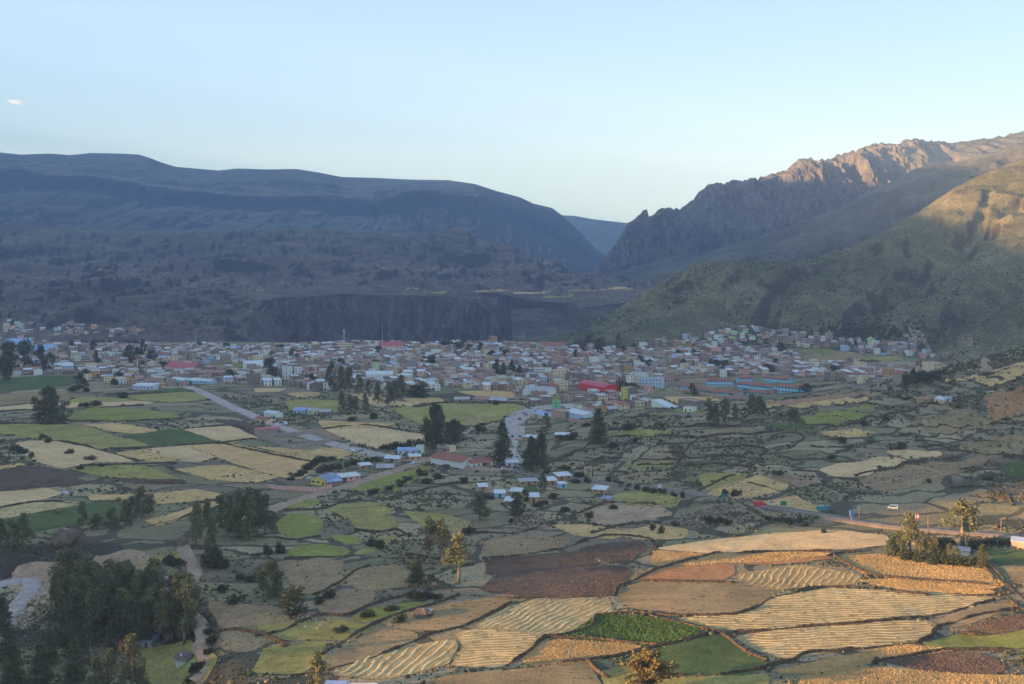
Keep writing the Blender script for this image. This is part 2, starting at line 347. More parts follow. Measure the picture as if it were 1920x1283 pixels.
G[:, :, 2] += w1*(34*fbm(X_/330, Y_/260, 5, 331)+30*ridged(X_/150, Y_/190, 5, 333, 0.55))
w2 = sstep(4.0, 4.3, V)*(1-sstep(5.6, 6, V)); left = 1-sstep(400, 520, PXg)
G[:, :, 2] += sstep(2.9, 3.6, V)*(1-sstep(5.7, 6, V))*left*(16*fbm(X_/140, Y_/140, 5, 337)+20*ridged(X_/130, Y_/120, 5, 339, 0.55))
cl = (1-left)*w2
G[:, :, 1] -= cl*(44*ridged(X_/70, G[:, :, 2]/260, 5, 341, 0.6)+20*fbm(X_/16, G[:, :, 2]/40, 4, 343))
G[:, :, 2] += (1-left)*sstep(3, 3.8, V)*(1-w2)*3*fbm(X_/90, Y_/90, 4, 345)
me = mesh_from(G.reshape(-1, 3), grid_faces(G.shape[0], G.shape[1])[:, ::-1], [MATS['far_slope'], MATS['gorge_rock']], smooth=True)
fi = (V[:-1, :-1] > 4.15) & (PXg[:-1, :-1] > 490+110*fbm(X_[:-1, :-1]/60, G[:-1, :-1, 2]/30, 4, 5))
me.polygons.foreach_set('material_index', fi.ravel().astype(np.int32))
tag(link('rolling_slopes', me), 'brown rolling slopes above the town ending in a dark gorge cliff', 'hillside', kind='structure')
GB = G
# the second terrace farther up the gorge
cC = [(820, 536, 3100), (900, 540, 3050), (1000, 541, 3050), (1100, 538, 3000), (1180, 536, 3000), (1260, 534, 3000), (1500, 530, 3000)]
lC = [(820, 548, 2760), (865, 548, 2740), (905, 546, 2740), (935, 547, 2720), (960, 552, 2700), (1000, 560, 2660), (1060, 563, 2640), (1085, 562, 2640), (1120, 556, 2680), (1190, 545, 2740), (1260, 542, 2760), (1500, 540, 2760)]
l2 = [(a, b+5, c-40) for a, b, c in lC]
fC = [(820, 655, 2600), (905, 655, 2600), (935, 655, 2580), (960, 655, 2560), (985, 648, 2520), (1010, 640, 2480), (1060, 630, 2450), (1100, 625, 2420), (1200, 630, 2350), (1500, 640, 2150)]
G, V = loft([behind(cC, 30, 300), cC, lC, l2, fC], np.arange(800, 1400, 3), [2, 12, 3, 34], smoothp=0.2)
X_, Y_ = G[:, :, 0], G[:, :, 1]
cl = sstep(3.0, 3.3, V)*(1-sstep(3.8, 4, V))
G[:, :, 1] -= cl*(60*ridged(X_/100, G[:, :, 2]/300, 5, 351, 0.6)+18*fbm(X_/20, G[:, :, 2]/40, 4, 353))
me = mesh_from(G.reshape(-1, 3), grid_faces(G.shape[0], G.shape[1])[:, ::-1], [MATS['far_slope'], MATS['gorge_rock']], smooth=True)
me.polygons.foreach_set('material_index', (V[:-1, :-1] > 3.2).ravel().astype(np.int32))
tag(link('gorge_terrace', me), 'flat terrace with pale fields above the wooded side of the gorge', 'hillside', kind='structure')
GC = G

# craggy mountain on the right
cE = [(960, 640, 4300), (1040, 575, 4350), (1090, 535, 4450), (1120, 500, 4550), (1150, 462, 4700), (1172, 428, 4800), (1180, 416, 4850), (1195, 408, 4850), (1203, 396, 4850), (1213, 393, 4850), (1217, 407, 4870), (1226, 402, 4870), (1236, 391, 4870), (1255, 390, 4900), (1268, 393, 4900), (1282, 388, 4900), (1300, 373, 4900), (1315, 355, 4900), (1330, 345, 4900), (1360, 343, 4900), (1375, 338, 4900), (1390, 341, 4900), (1405, 333, 4900), (1425, 335, 4900), (1450, 325, 4900), (1475, 320, 4900), (1485, 308, 4900), (1500, 299, 4900), (1520, 297, 4900), (1535, 301, 4900), (1560, 295, 4900), (1580, 288, 4900), (1605, 281, 4900), (1625, 274, 4900), (1650, 266, 4900), (1665, 269, 4900), (1680, 271, 4900), (1700, 262, 4900), (1720, 260, 4900), (1740, 265, 4950), (1790, 268, 5000), (1830, 262, 5000), (1860, 260, 5000), (1895, 252, 5000), (1920, 245, 5000), (2100, 225, 5000), (2500, 190, 5000)]
mE = [(960, 645, 4200), (1040, 580, 4280), (1090, 540, 4380), (1120, 512, 4450), (1180, 500, 4450), (1250, 482, 4450), (1320, 470, 4450), (1380, 452, 4450), (1450, 432, 4480), (1520, 415, 4500), (1580, 398, 4500), (1640, 372, 4550), (1700, 345, 4600), (1790, 330, 4500), (1920, 300, 4500), (2500, 260, 4500)]
fE = [(960, 660, 3300), (1040, 610, 3350), (1090, 560, 3300), (1200, 560, 3150), (1400, 545, 3000), (1600, 520, 2900), (1800, 470, 2900), (2000, 420, 2900), (2500, 380, 2900)]
G, V = loft([behind(cE, 60, 900), cE, mE, fE], np.concatenate([np.arange(960, 1160, 6), np.arange(1160, 1760, 1.7), np.arange(1760, 2500, 5)]), [4, 84, 44], smoothp=0.15)
X_, Y_, Z_ = G[:, :, 0].copy(), G[:, :, 1].copy(), G[:, :, 2].copy(); PXg = PXC+FPX*X_/Y_
cr = sstep(1.0, 1.12, V)*(1-sstep(1.9, 2.15, V))*(1-0.75*sstep(1660, 1720, PXg))*sstep(1080, 1150, PXg)
rb = ridged((X_+0.25*Z_)/88, Z_/520+3, 5, 361, 0.6); rb2 = 1-np.abs(fbm((X_+0.2*Z_)/42, Z_/160, 3, 362))*2.4
G[:, :, 1] -= cr*(130*rb+60*rb2+46*fbm(X_/17, Z_/34, 4, 363))
G[:, :, 2] += cr*26*fbm(X_/30, Z_/14, 4, 364)
G[:, :, 2] += sstep(0.95, 1.0, V)*(1-sstep(1.0, 1.1, V))*13*fbm(X_/15, Y_/15, 4, 365)*sstep(1150, 1200, PXg)
ta = sstep(1.8, 2.3, V)*(1-sstep(2.8, 3.0, V))
G[:, :, 2] += ta*(24*fbm(X_/220, Y_/260, 5, 367)+10*ridged((X_-Y_*0.5)/130, Y_/500, 3, 369))
rt = sstep(1660, 1740, PXg)*sstep(1.0, 1.2, V)*(1-sstep(1.8, 2.1, V))
G[:, :, 1] -= rt*(80*fbm(X_/110, Z_/110, 5, 371)+50*ridged(X_/90, Z_/120, 4, 373)*sstep(1780, 1860, PXg))
o = finish('craggy_mountain', G, MATS['crag'], 'craggy grey mountain on the right with a row of rock pillars'); o.data.polygons.foreach_set('use_smooth', np.zeros(len(o.data.polygons), dtype=bool))
# its front spur, lit at the top
cS = [(1180, 545, 3600), (1300, 500, 3650), (1450, 440, 3750), (1560, 396, 3800), (1640, 356, 3850), (1680, 336, 3880), (1720, 316, 3900), (1770, 305, 3900), (1810, 302, 3900), (1850, 290, 3900), (1880, 281, 3900), (1920, 268, 3900), (2100, 235, 3900), (2500, 200, 3900)]
fS = [(1180, 560, 2900), (1300, 545, 2800), (1450, 530, 2750), (1640, 500, 2700), (1800, 450, 2700), (1920, 400, 2700), (2500, 330, 2700)]
G, V = loft([behind(cS, 40, 500), cS, fS], np.concatenate([np.arange(1180, 1600, 5), np.arange(1600, 1960, 3), np.arange(1960, 2500, 8)]), [4, 50])
X_, Y_, Z_ = G[:, :, 0].copy(), G[:, :, 1].copy(), G[:, :, 2].copy()
k = np.clip((V-0.9)*2, 0, 1)*(1-sstep(1.8, 2, V))
G[:, :, 2] += k*(30*fbm(X_/150, Y_/150, 5, 381)+34*ridged((X_-0.4*Y_)/95, Y_/170, 5, 383, 0.6))
finish('mountain_spur', G, MATS['crag'], 'spur of the craggy mountain with warm light along its top')

# green hill on the right, with spurs and gullies
cF = [(900, 668, 1640), (1000, 652, 1700), (1075, 632, 1745), (1095, 618, 1755), (1120, 601, 1765), (1160, 577, 1780), (1200, 552, 1790), (1250, 523, 1800), (1290, 503, 1810), (1320, 494, 1820), (1345, 491, 1830), (1400, 493, 1850), (1480, 490, 1880), (1520, 486, 1890), (1580, 466, 1920), (1640, 445, 1950), (1690, 416, 1990), (1740, 386, 2020), (1790, 352, 2060), (1840, 328, 2100), (1880, 312, 2130), (1920, 297, 2150), (2100, 235, 2200), (2600, 150, 2300)]
mF = [(900, 674, 1610), (1000, 660, 1640), (1075, 642, 1660), (1200, 600, 1690), (1300, 570, 1700), (1400, 566, 1700), (1520, 560, 1690), (1640, 540, 1690), (1740, 500, 1700), (1840, 460, 1720), (1920, 430, 1750), (2600, 350, 1800)]
fF = [(900, 680, 1560), (1000, 668, 1560), (1080, 656, 1570), (1200, 660, 1540), (1400, 655, 1560), (1600, 662, 1480), (1700, 668, 1430), (1800, 684, 1330), (1920, 705, 1210), (2200, 740, 1060), (2600, 760, 980)]
G, V = loft([behind(cF, 60, 420), cF, mF, fF], np.arange(900, 2600, 3), [5, 44, 44], smoothp=0.5)
X_, Y_, Z_ = G[:, :, 0].copy(), G[:, :, 1].copy(), G[:, :, 2].copy()
PXg = PXC+FPX*X_/Y_; PYg = PYH-FPX*(Z_-CAMZ)/Y_
def seg_d(px, py, pts):
    d = np.full(px.shape, 1e9)
    for (ax, ay), (bx, by) in zip(pts[:-1], pts[1:]):
        ux, uy = bx-ax, by-ay; t = np.clip(((px-ax)*ux+(py-ay)*uy)/(ux*ux+uy*uy), 0, 1)
        d = np.minimum(d, np.hypot(px-ax-t*ux, (py-ay-t*uy)))
    return d
jit = 8*fbm(PXg/40, PYg/40, 3, 391)
for pts, w, dep in (([(1850, 425), (1820, 441), (1796, 468), (1732, 515), (1675, 552), (1632, 585), (1600, 625)], 34, 26), ([(1520, 505), (1494, 528), (1465, 560), (1441, 598), (1436, 612)], 30, 20), ([(1850, 365), (1846, 385), (1842, 405), (1825, 420)], 16, 7), ([(1960, 505), (1917, 525), (1870, 552), (1833, 575), (1790, 610), (1760, 640)], 34, 26), ([(1640, 470), (1590, 510), (1560, 545)], 20, 9), ([(1690, 470), (1640, 520), (1590, 560), (1540, 600)], 20, 9), ([(1920, 380), (1870, 410), (1850, 440)], 16, 10), ([(1400, 520), (1370, 560), (1360, 600)], 26, 8), ([(1960, 580), (1880, 625), (1840, 660)], 20, 9), ([(1760, 420), (1740, 445), (1700, 480)], 14, 6)):
    d = seg_d(PXg+jit, PYg+jit*0.5, pts); f = np.maximum(0, 1-d/w)
    G[:, :, 2] -= dep*f*f*(3-2*f)*sstep(1.0, 1.25, V)*(1-sstep(2.7, 3.0, V))
k = np.clip((V-1)*4, 0, 1)*(1-sstep(2.8, 3, V))
G[:, :, 2] += k*(12*fbm(X_/110, Y_/110, 5, 393)+13*ridged((X_*0.8+Y_*0.6)/105, (Y_*0.8-X_*0.6)/240, 4, 395, 0.55)+2.6*fbm(X_/14, Y_/14, 3, 397))
me = finish('green_hill', G, MATS['hill_green'], 'scrub covered green hill rising on the right behind the town', 'hill').data
GF, VF, PXF, PYF = G, V, PXg, PYg

# unseen mountain side left and behind, its crest shaped to shade the valley
PROF = [(-6000, 20), (-1500, 10), (0, -6), (250, -5), (330, 1), (368, 3.5), (400, 10), (440, 23), (453, 28), (459, 62), (470, 110), (510, 140), (600, 180), (700, 195), (1000, 225), (1450, 325), (1650, 375), (1900, 425), (2100, 470), (3000, 735), (3250, 765), (3700, 785), (4100, 770), (4350, 800), (5000, 870), (6000, 890), (7800, 905), (9500, 985), (10300, 1050), (12000, 1060)]
def sun_w(x, y): return y*math.sin(SUN_AZ)-x*math.cos(SUN_AZ)
def sun_d(x, y): return x*math.sin(SUN_AZ)+y*math.cos(SUN_AZ)
wv = np.concatenate([np.arange(-6000, 0, 120), np.arange(0, 700, 8), np.arange(700, 11001, 60)])
pv = np.interp(wv, [p[0] for p in PROF], [p[1] for p in PROF])
off = np.array([-2600, -1500, -800, -300, -60, 0, 60, 300, 700, 1200]); D0 = 2100.0
rr = []
for q in off:
    hz = (pv+D0*TSUN)
    fall = 0.62*max(0, abs(q)-0) if q < 0 else 0.55*q
    zz = hz-fall*np.clip(hz/1000+0.12, 0.2, 1.0)
    dd = -D0+q
    rr.append(np.stack([dd*math.sin(SUN_AZ)-wv*math.cos(SUN_AZ), dd*math.cos(SUN_AZ)+wv*math.sin(SUN_AZ), np.maximum(zz, -30)], -1))
G = np.array(rr)
G[:, :, 2] += np.where(np.abs(off)[:, None] > 100, 1, 0)*12*fbm(G[:, :, 0]/200, G[:, :, 1]/200, 4, 401)
finish('shading_mountainside', G[:, ::-1], MATS['valley_side'], 'unseen mountain side shaped to shade the fields and the town')
# ------------------------------------------------------------------ fields
LIGHT = (0.43, 0.58, 0.82)
def seen(r, g, b, k=1.0):
    """base colour of a surface that shows as this tone under the open sky"""
    c = srgb(r, g, b); v = [k*c[i]/LIGHT[i] for i in range(3)]; s_ = min(1.0, 0.74/max(v)); return tuple(x*s_ for x in v)
def field_mat(name, rgb, var=0.28, warm=0.0, fine=1.3, bump=0.5, streak=None, spots=None, neutral=False):
    c = seen(*rgb) if not neutral else tuple(srgb(*rgb)[i]/q for i, q in enumerate((0.475, 0.58, 0.75))); lo = tuple(x*(1-var) for x in c); hi = tuple(x*(1+var*0.8) for x in c)
    m, n, l, b = new_mat(name, 0.95, 0.08)
    tc = n.new('ShaderNodeTexCoord'); co = tc.outputs['Object']
    n1 = noise_node(n, l, co, 0.035, 5, 0.65, 0.5); n2 = noise_node(n, l, co, fine, 3, 0.75); n3 = noise_node(n, l, co, 0.22, 4, 0.7, 0.3, streak)
    r1 = ramp(n, l, n1.outputs[0], [(0.30, lo), (0.50, c), (0.70, hi)])
    r3 = ramp(n, l, n3.outputs[0], [(0.30, (0.74,)*3), (0.55, (1.0,)*3), (0.74, (1.2,)*3)])
    r2 = ramp(n, l, n2.outputs[0], [(0.25, (0.55,)*3), (0.5, (1.0,)*3), (0.75, (1.42,)*3)])
    col = mixc(n, l, 1.0, r1.outputs[0], r3.outputs[0], 'MULTIPLY'); col = mixc(n, l, 1.0, col, r2.outputs[0], 'MULTIPLY')
    if spots:
        sc, sz, th = spots; n4 = noise_node(n, l, co, sz, 3, 0.6); rs = ramp(n, l, n4.outputs[0], [(th, (0, 0, 0)), (th+0.07, (1, 1, 1))]); col = mixc(n, l, rs.outputs[0], col, seen(*sc))
    l.new(col, b.inputs['Base Color'])
    bp = n.new('ShaderNodeBump'); bp.inputs['Strength'].default_value = bump; bp.inputs['Distance'].default_value = 0.4
    ad = n.new('ShaderNodeMath'); ad.operation = 'ADD'; l.new(n2.outputs[0], ad.inputs[0]); l.new(n3.outputs[0], ad.inputs[1])
    l.new(ad.outputs[0], bp.inputs['Height']); l.new(bp.outputs[0], b.inputs['Normal'])
    return m
FT = {
 'W': ('stubble_field', field_mat('wheat', (168, 158, 134), 0.16, streak=(0.4, 1.6, 1)), 'pale stubble'),
 'T': ('dry_field', field_mat('dry_tan', (146, 134, 104), 0.22), 'dry tan'),
 'O': ('ripe_field', field_mat('ripe', (150, 135, 106), 0.16, streak=(0.5, 1.5, 1)), 'ripe ochre'),
 'G': ('green_field', field_mat('fresh_green', (98, 110, 66), 0.22), 'bright green'),
 'D': ('dark_green_field', field_mat('deep_green', (60, 80, 54), 0.25), 'deep green'),
 'L': ('pasture', field_mat('olive_pasture', (112, 116, 78), 0.25, spots=((70, 72, 56), 0.3, 0.63)), 'olive green'),
 'B': ('fallow_field', field_mat('fallow', (112, 104, 92), 0.22, spots=((76, 74, 62), 0.35, 0.62)), 'grey brown fallow'),
 'P': ('ploughed_field', field_mat('ploughed', (72, 66, 64), neutral=True, var=0.25, fine=2.2, bump=0.9, spots=((100, 88, 82), 1.9, 0.66)), 'dark ploughed'),
 'Q': ('golden_field', field_mat('golden', (136, 119, 86), neutral=True, var=0.25, streak=(0.35, 1.5, 1), spots=((104, 84, 52), 0.4, 0.62)), 'golden dry grass'),
 'R': ('russet_field', field_mat('russet', (132, 102, 76), neutral=True, var=0.25, spots=((108, 80, 52), 0.35, 0.6)), 'russet'),
 'N': ('brown_grass_field', field_mat('brown_grass', (116, 106, 85), neutral=True, var=0.25, streak=(0.4, 1.4, 1), spots=((84, 76, 54), 0.4, 0.6)), 'brown grass'),
 'H': ('mown_field', field_mat('mown', (132, 122, 92), 0.14, neutral=True), 'mown hay'),
 'C': ('crop_field', field_mat('potato_green', (48, 70, 44), 0.3, fine=0.8, bump=0.9), 'leafy green crop'),
 'E': ('bare_ground', field_mat('bare_earth', (126, 118, 112), 0.2), 'bare grey earth'),
}
MATS['straw'] = field_mat('straw', (158, 149, 122), neutral=True, var=0.14, fine=2.0)
MATS['gold_straw'] = field_mat('gold_straw', (154, 138, 106), neutral=True, var=0.16, fine=2.0)
MATS['clod'] = field_mat('clod', (86, 76, 72), neutral=True, var=0.3, fine=2.0)
MATS['crop_leaf'] = field_mat('crop_leaf', (54, 80, 48), 0.3, fine=2.0)
MATS['maize'] = field_mat('maize', (148, 132, 100), neutral=True, var=0.2, fine=2.0)
def chaikin(p, cut=1.1):
    """trim the corners a little and let the outline wander as field edges do"""
    q = []
    for i in range(len(p)):
        a, b = p[i], p[(i+1) % len(p)]; L = np.hypot(*(b-a)); r = min(0.3, cut/max(L, 1e-6)); q += [a+(b-a)*r, a+(b-a)*(1-r)]
    q = np.array(q); d = []
    for i in range(len(q)):
        a, b = q[i], q[(i+1) % len(q)]; k = max(1, int(np.hypot(*(b-a))/5))
        for t in range(k): d.append(a+(b-a)*t/k)
    d = np.array(d); s_ = np.sign(np.sum(d[:, 0]*np.roll(d[:, 1], -1)-np.roll(d[:, 0], -1)*d[:, 1])); tg = np.roll(d, -1, 0)-np.roll(d, 1, 0); tg /= np.linalg.norm(tg, axis=1)[:, None]+1e-9; o_n = np.stack([tg[:, 1], -tg[:, 0]], 1)*s_*(1.2 if d[:, 1].mean() < 700 else 2.0)
    return d+np.stack([fbm(d[:, 0]/9, d[:, 1]/9, 2, 61), fbm(d[:, 0]/9+50, d[:, 1]/9, 2, 62)], 1)*0.9+o_n
def inside(P2, poly):
    x, y = P2[:, 0], P2[:, 1]; r = np.zeros(len(P2), bool); n = len(poly)
    for i in range(n):
        x1, y1 = poly[i]; x2, y2 = poly[(i+1) % n]
        if y1 == y2: continue
        r ^= ((y1 > y) != (y2 > y)) & (x < (x2-x1)*(y-y1)/(y2-y1)+x1)
    return r
def drape(poly, sp, lift):
    """poly (n,2) world outline -> vertices and faces laid on the ground"""
    pts = []
    for i in range(len(poly)):
        a, b = poly[i], poly[(i+1) % len(poly)]; k = max(1, int(np.hypot(*(b-a))/sp))
        for t in range(k): pts.append(a+(b-a)*t/k)
    B = np.array(pts); nb = len(B)
    gx, gy = np.meshgrid(np.arange(B[:, 0].min(), B[:, 0].max(), sp), np.arange(B[:, 1].min(), B[:, 1].max(), sp))
    I = np.stack([gx.ravel(), gy.ravel()], 1)+RNG.uniform(-0.2, 0.2, (gx.size, 2))*sp
    I = I[inside(I, B)]
    if len(I):
        keep = np.ones(len(I), bool)
        for c0 in range(0, len(I), 2000):
            d = np.hypot(I[c0:c0+2000, None, 0]-B[None, :, 0], I[c0:c0+2000, None, 1]-B[None, :, 1]).min(1); keep[c0:c0+2000] = d > sp*0.45
        I = I[keep]
    V2 = np.concatenate([B, I]) if len(I) else B
    vs, es, fs, *_ = delaunay_2d_cdt([Vector(map(float, v)) for v in V2], [(i, (i+1) % nb) for i in range(nb)], [], 1, 1e-4)
    v = np.array([(p.x, p.y) for p in vs]); z = hgt(v[:, 0], v[:, 1])+lift
    out = []
    for f in fs:
        a, b, c = v[f[0]], v[f[1]], v[f[2]]
        out.append(tuple(f) if (b[0]-a[0])*(c[1]-a[1])-(b[1]-a[1])*(c[0]-a[0]) > 0 else tuple(f[::-1]))
    return np.column_stack([v, z]), out
FIELDS = [
 # (type, outline in picture points, rows (angle, spacing) or None)
 ('D', [(0,712),(45,707),(140,705),(152,717),(100,727),(0,734)], None), ('N', [(0,740),(60,736),(120,735),(128,750),(60,755),(0,760)], None),
 ('W', [(0,765),(60,759),(130,757),(270,753),(285,757),(200,762),(120,765),(60,769),(0,771)], None), ('L', [(125,752),(160,745),(230,748),(262,753),(130,756)], None),
 ('L', [(232,743),(265,741),(362,735),(396,746),(365,752),(320,755),(268,751)], None), ('D', [(190,742),(350,728),(360,733),(236,741)], None),
 ('G', [(122,778),(180,764),(230,766),(320,775),(336,783),(290,786),(240,788),(130,788)], None),
 ('L', [(0,797),(60,796),(120,797),(160,800),(215,820),(284,836),(255,839),(188,842),(150,833),(95,825),(40,817),(0,813)], None),
 ('T', [(160,797),(212,795),(292,808),(252,814),(205,808)], None), ('D', [(237,817),(310,806),(345,808),(405,828),(345,834),(287,836)], None),
 ('W', [(347,806),(430,800),(480,822),(432,831),(416,829)], None), ('P', [(405,787),(440,790),(480,800),(480,815),(440,800)], None),
 ('W', [(34,831),(60,827),(95,828),(150,837),(250,864),(240,866),(178,866),(150,872),(118,878),(82,868),(52,855),(60,846)], None),
 ('T', [(0,875),(45,868),(40,874),(0,880)], None), ('T', [(218,850),(272,843),(330,862),(300,868)], None),
 ('W', [(273,842),(345,837),(402,858),(370,867),(330,860)], None), ('O', [(349,836),(420,831),(482,843),(602,866),(560,899),(478,880)], None),
 ('T', [(485,838),(545,842),(572,847),(640,839),(664,852),(625,862),(598,863)], None), ('L', [(132,879),(180,875),(270,874),(332,897),(240,899),(192,893)], None),
 ('P', [(0,882),(60,875),(110,882),(160,905),(62,918),(0,921)], None), ('P', [(192,897),(338,900),(345,907),(260,907)], None), ('T', [(330,880),(420,872),(520,895),(480,905),(400,900)], None),
 ('W', [(0,923),(86,915),(113,926),(70,940),(0,950)], None), ('H', [(0,956),(80,939),(148,943),(140,948),(0,974)], (0.25, 3.0)), ('D', [(0,977),(150,949),(200,942),(236,951),(222,975),(150,982),(55,999),(0,992)], None),
 ('T', [(163,928),(230,929),(280,925),(240,935),(172,938)], None), ('T', [(290,926),(362,918),(408,926),(402,936),(302,945)], None), ('T', [(272,976),(340,960),(402,941),(418,946),(352,968),(300,986)], None),
 ('W', [(607,806),(688,799),(790,814),(793,829),(720,843),(698,838),(642,820)], None), ('L', [(535,755),(560,750),(635,752),(640,770),(620,775),(550,770)], None),
 ('W', [(660,740),(700,737),(722,752),(785,756),(740,762),(702,760)], None), ('T', [(757,748),(820,747),(830,753),(782,757)], None), ('L', [(742,768),(830,757),(960,758),(984,765),(930,789),(870,799),(792,795)], None),
 ('T', [(860,735),(920,733),(962,735),(961,747),(910,745)], None), ('W', [(480,729),(535,730),(520,735),(482,736)], None), ('T', [(540,738),(590,736),(598,742),(560,746)], None), ('B', [(560,806),(600,806),(618,813),(640,823),(628,826)], None),
 ('P', [(795,742),(850,738),(880,745),(830,747)], None), ('T', [(600,790),(680,794),(740,795),(720,800),(610,803)], None),
 ('G', [(657,919),(694,901),(797,874),(806,879),(744,921),(694,922)], None), ('G', [(532,953),(590,938),(596,945),(560,953)], None),
 ('L', [(616,955),(640,946),(700,943),(730,955),(722,966),(745,985),(720,995),(672,990),(656,972)], None), ('G', [(514,991),(530,974),(548,963),(582,965),(604,981),(592,1003),(540,1007)], None),
 ('G', [(621,1004),(660,1006),(676,1015),(650,1020)], None), ('G', [(541,1040),(556,1026),(600,1021),(655,1033),(640,1042),(562,1043)], None), ('L', [(667,1038),(700,1021),(722,1009),(746,1005),(722,1021),(702,1034),(682,1040)], None),
 ('L', [(760,960),(830,965),(880,980),(870,1000),(800,990)], None), ('B', [(830,975),(880,985),(880,1000),(840,1005)], None),
 ('B', [(536,1061),(600,1046),(640,1056),(636,1076),(648,1086),(602,1114),(562,1110),(542,1081)], None), ('B', [(592,1135),(650,1106),(700,1112),(690,1128),(660,1146),(612,1155)], None), ('N', [(640,1075),(740,1060),(800,1085),(760,1100),(690,1108),(660,1098)], None),
 ('G', [(666,1156),(690,1146),(770,1130),(800,1133),(772,1140),(722,1155),(682,1168)], None), ('N', [(717,1165),(790,1142),(930,1121),(960,1130),(900,1156),(842,1180),(782,1180),(722,1172)], None),
 ('N', [(604,1250),(652,1211),(702,1181),(770,1186),(782,1195),(702,1226),(622,1255)], None), ('L', [(480,1150),(560,1170),(640,1165),(700,1178),(640,1200),(540,1200),(490,1180)], None), ('L', [(500,1215),(600,1205),(610,1230),(560,1262),(480,1262)], None),
 ('H', [(622,1265),(692,1231),(780,1211),(845,1201),(851,1216),(832,1245),(762,1265),(722,1272)], (1.25, 3.4)), ('H', [(847,1250),(872,1216),(860,1190),(900,1180),(990,1190),(1010,1196),(956,1245),(930,1252)], (0.12, 2.6)),
 ('H', [(891,1176),(960,1137),(1000,1128),(1140,1127),(1144,1150),(1100,1160),(1062,1190),(1010,1192),(960,1180)], (0.95, 2.8)),
 ('P', [(912,1046),(960,1046),(1085,1036),(1124,1058),(960,1075),(916,1078)], None), ('P', [(932,1081),(1120,1062),(1170,1064),(1180,1075),(1150,1114),(1000,1119),(905,1108)], None), ('P', [(1088,1031),(1130,1021),(1200,1016),(1208,1030),(1170,1058),(1142,1054)], None),
 ('B', [(912,1015),(960,1006),(1070,1010),(1060,1024),(960,1044),(908,1039)], None), ('E', [(1090,965),(1150,945),(1230,950),(1260,965),(1200,975),(1130,985)], None), ('T', [(1040,985),(1100,985),(1180,1000),(1150,1010),(1080,1005)], None),
 ('T', [(1150,1000),(1230,985),(1290,995),(1280,1010),(1200,1012)], None), ('L', [(1150,930),(1230,920),(1290,935),(1260,952),(1190,948)], None),
 ('W', [(1235,1030),(1330,1014),(1450,1001),(1570,996),(1660,1005),(1664,1020),(1600,1029),(1440,1033),(1335,1038)], (0.2, 2.6)),
 ('Q', [(1230,1034),(1335,1042),(1500,1036),(1560,1040),(1480,1050),(1340,1056),(1225,1060)], None), ('R', [(1222,1066),(1330,1060),(1372,1060),(1371,1076),(1350,1089),(1202,1088)], None), ('R', [(1390,1044),(1480,1040),(1560,1046),(1500,1056),(1400,1058)], None),
 ('N', [(1166,1106),(1202,1093),(1382,1096),(1420,1092),(1450,1110),(1402,1145),(1290,1152),(1182,1140),(1162,1120)], None), ('Q', [(1388,1076),(1500,1062),(1612,1079),(1602,1094),(1452,1106),(1386,1094)], (1.1, 3.2)),
 ('H', [(1272,1161),(1402,1151),(1452,1121),(1552,1105),(1700,1108),(1858,1121),(1840,1135),(1702,1155),(1562,1170),(1442,1180),(1352,1180)], (0.06, 2.5)), ('H', [(1382,1195),(1442,1187),(1562,1175),(1738,1165),(1753,1175),(1730,1200),(1602,1215),(1472,1234),(1422,1220)], (0.1, 2.7)),
 ('C', [(1062,1195),(1122,1156),(1202,1156),(1308,1180),(1310,1190),(1232,1207),(1102,1200)], None), ('Q', [(1002,1221),(1042,1201),(1190,1211),(1200,1216),(1112,1240),(1002,1249),(984,1240)], None),
 ('D', [(1242,1216),(1350,1191),(1371,1206),(1438,1245),(1402,1265),(1252,1265),(1205,1250)], None), ('N', [(962,1256),(1100,1246),(1122,1290),(800,1290),(830,1270)], None), ('L', [(1130,1260),(1190,1252),(1250,1270),(1440,1268),(1430,1290),(1140,1290)], None),
 ('P', [(1652,1240),(1760,1223),(1850,1230),(1880,1250),(1868,1262),(1732,1258)], None), ('G', [(1732,1210),(1802,1190),(1920,1181),(1990,1180),(1990,1214),(1800,1218)], None), ('P', [(1812,1180),(1900,1157),(1990,1150),(1990,1170),(1862,1191)], None),
 ('Q', [(1572,1046),(1650,1040),(1752,1060),(1850,1070),(1878,1098),(1852,1104),(1702,1090),(1622,1075)], None), ('Q', [(1612,1090),(1682,1086),(1868,1110),(1840,1114),(1702,1106)], None), ('D', [(1852,1031),(1920,1035),(1990,1036),(1990,1060),(1872,1055)], None),
 ('Q', [(1512,1270),(1602,1250),(1760,1263),(1900,1270),(1990,1265),(1990,1300),(1490,1300)], None), ('Q', [(1452,1262),(1562,1236),(1702,1212),(1788,1219),(1650,1237),(1552,1262)], None), ('N', [(1890,1065),(1990,1070),(1990,1100),(1905,1095)], None), ('N', [(1760,1165),(1820,1142),(1880,1125),(1895,1140),(1830,1165),(1770,1178)], None),
 ('W', [(1537,882),(1580,868),(1647,875),(1628,889),(1602,893),(1562,892)], None), ('W', [(1607,868),(1640,858),(1698,863),(1688,871),(1648,875)], None), ('W', [(1664,845),(1738,848),(1766,852),(1710,863),(1680,855)], None), ('T', [(1540,811),(1610,805),(1640,812),(1562,818)], None),
 ('G', [(1532,778),(1570,770),(1636,782),(1600,788)], None), ('G', [(1505,786),(1530,781),(1592,789),(1570,796),(1520,795)], None), ('G', [(1592,768),(1620,760),(1642,765),(1622,770)], None), ('D', [(1442,796),(1500,790),(1530,800),(1472,806)], None),
 ('T', [(1327,930),(1370,906),(1420,894),(1470,905),(1475,915),(1422,930),(1382,935)], None), ('L', [(1312,892),(1400,888),(1390,904),(1330,920)], None), ('T', [(1428,941),(1490,930),(1543,955),(1530,960),(1442,949)], None), ('B', [(1452,896),(1480,891),(1530,905),(1502,915)], None),
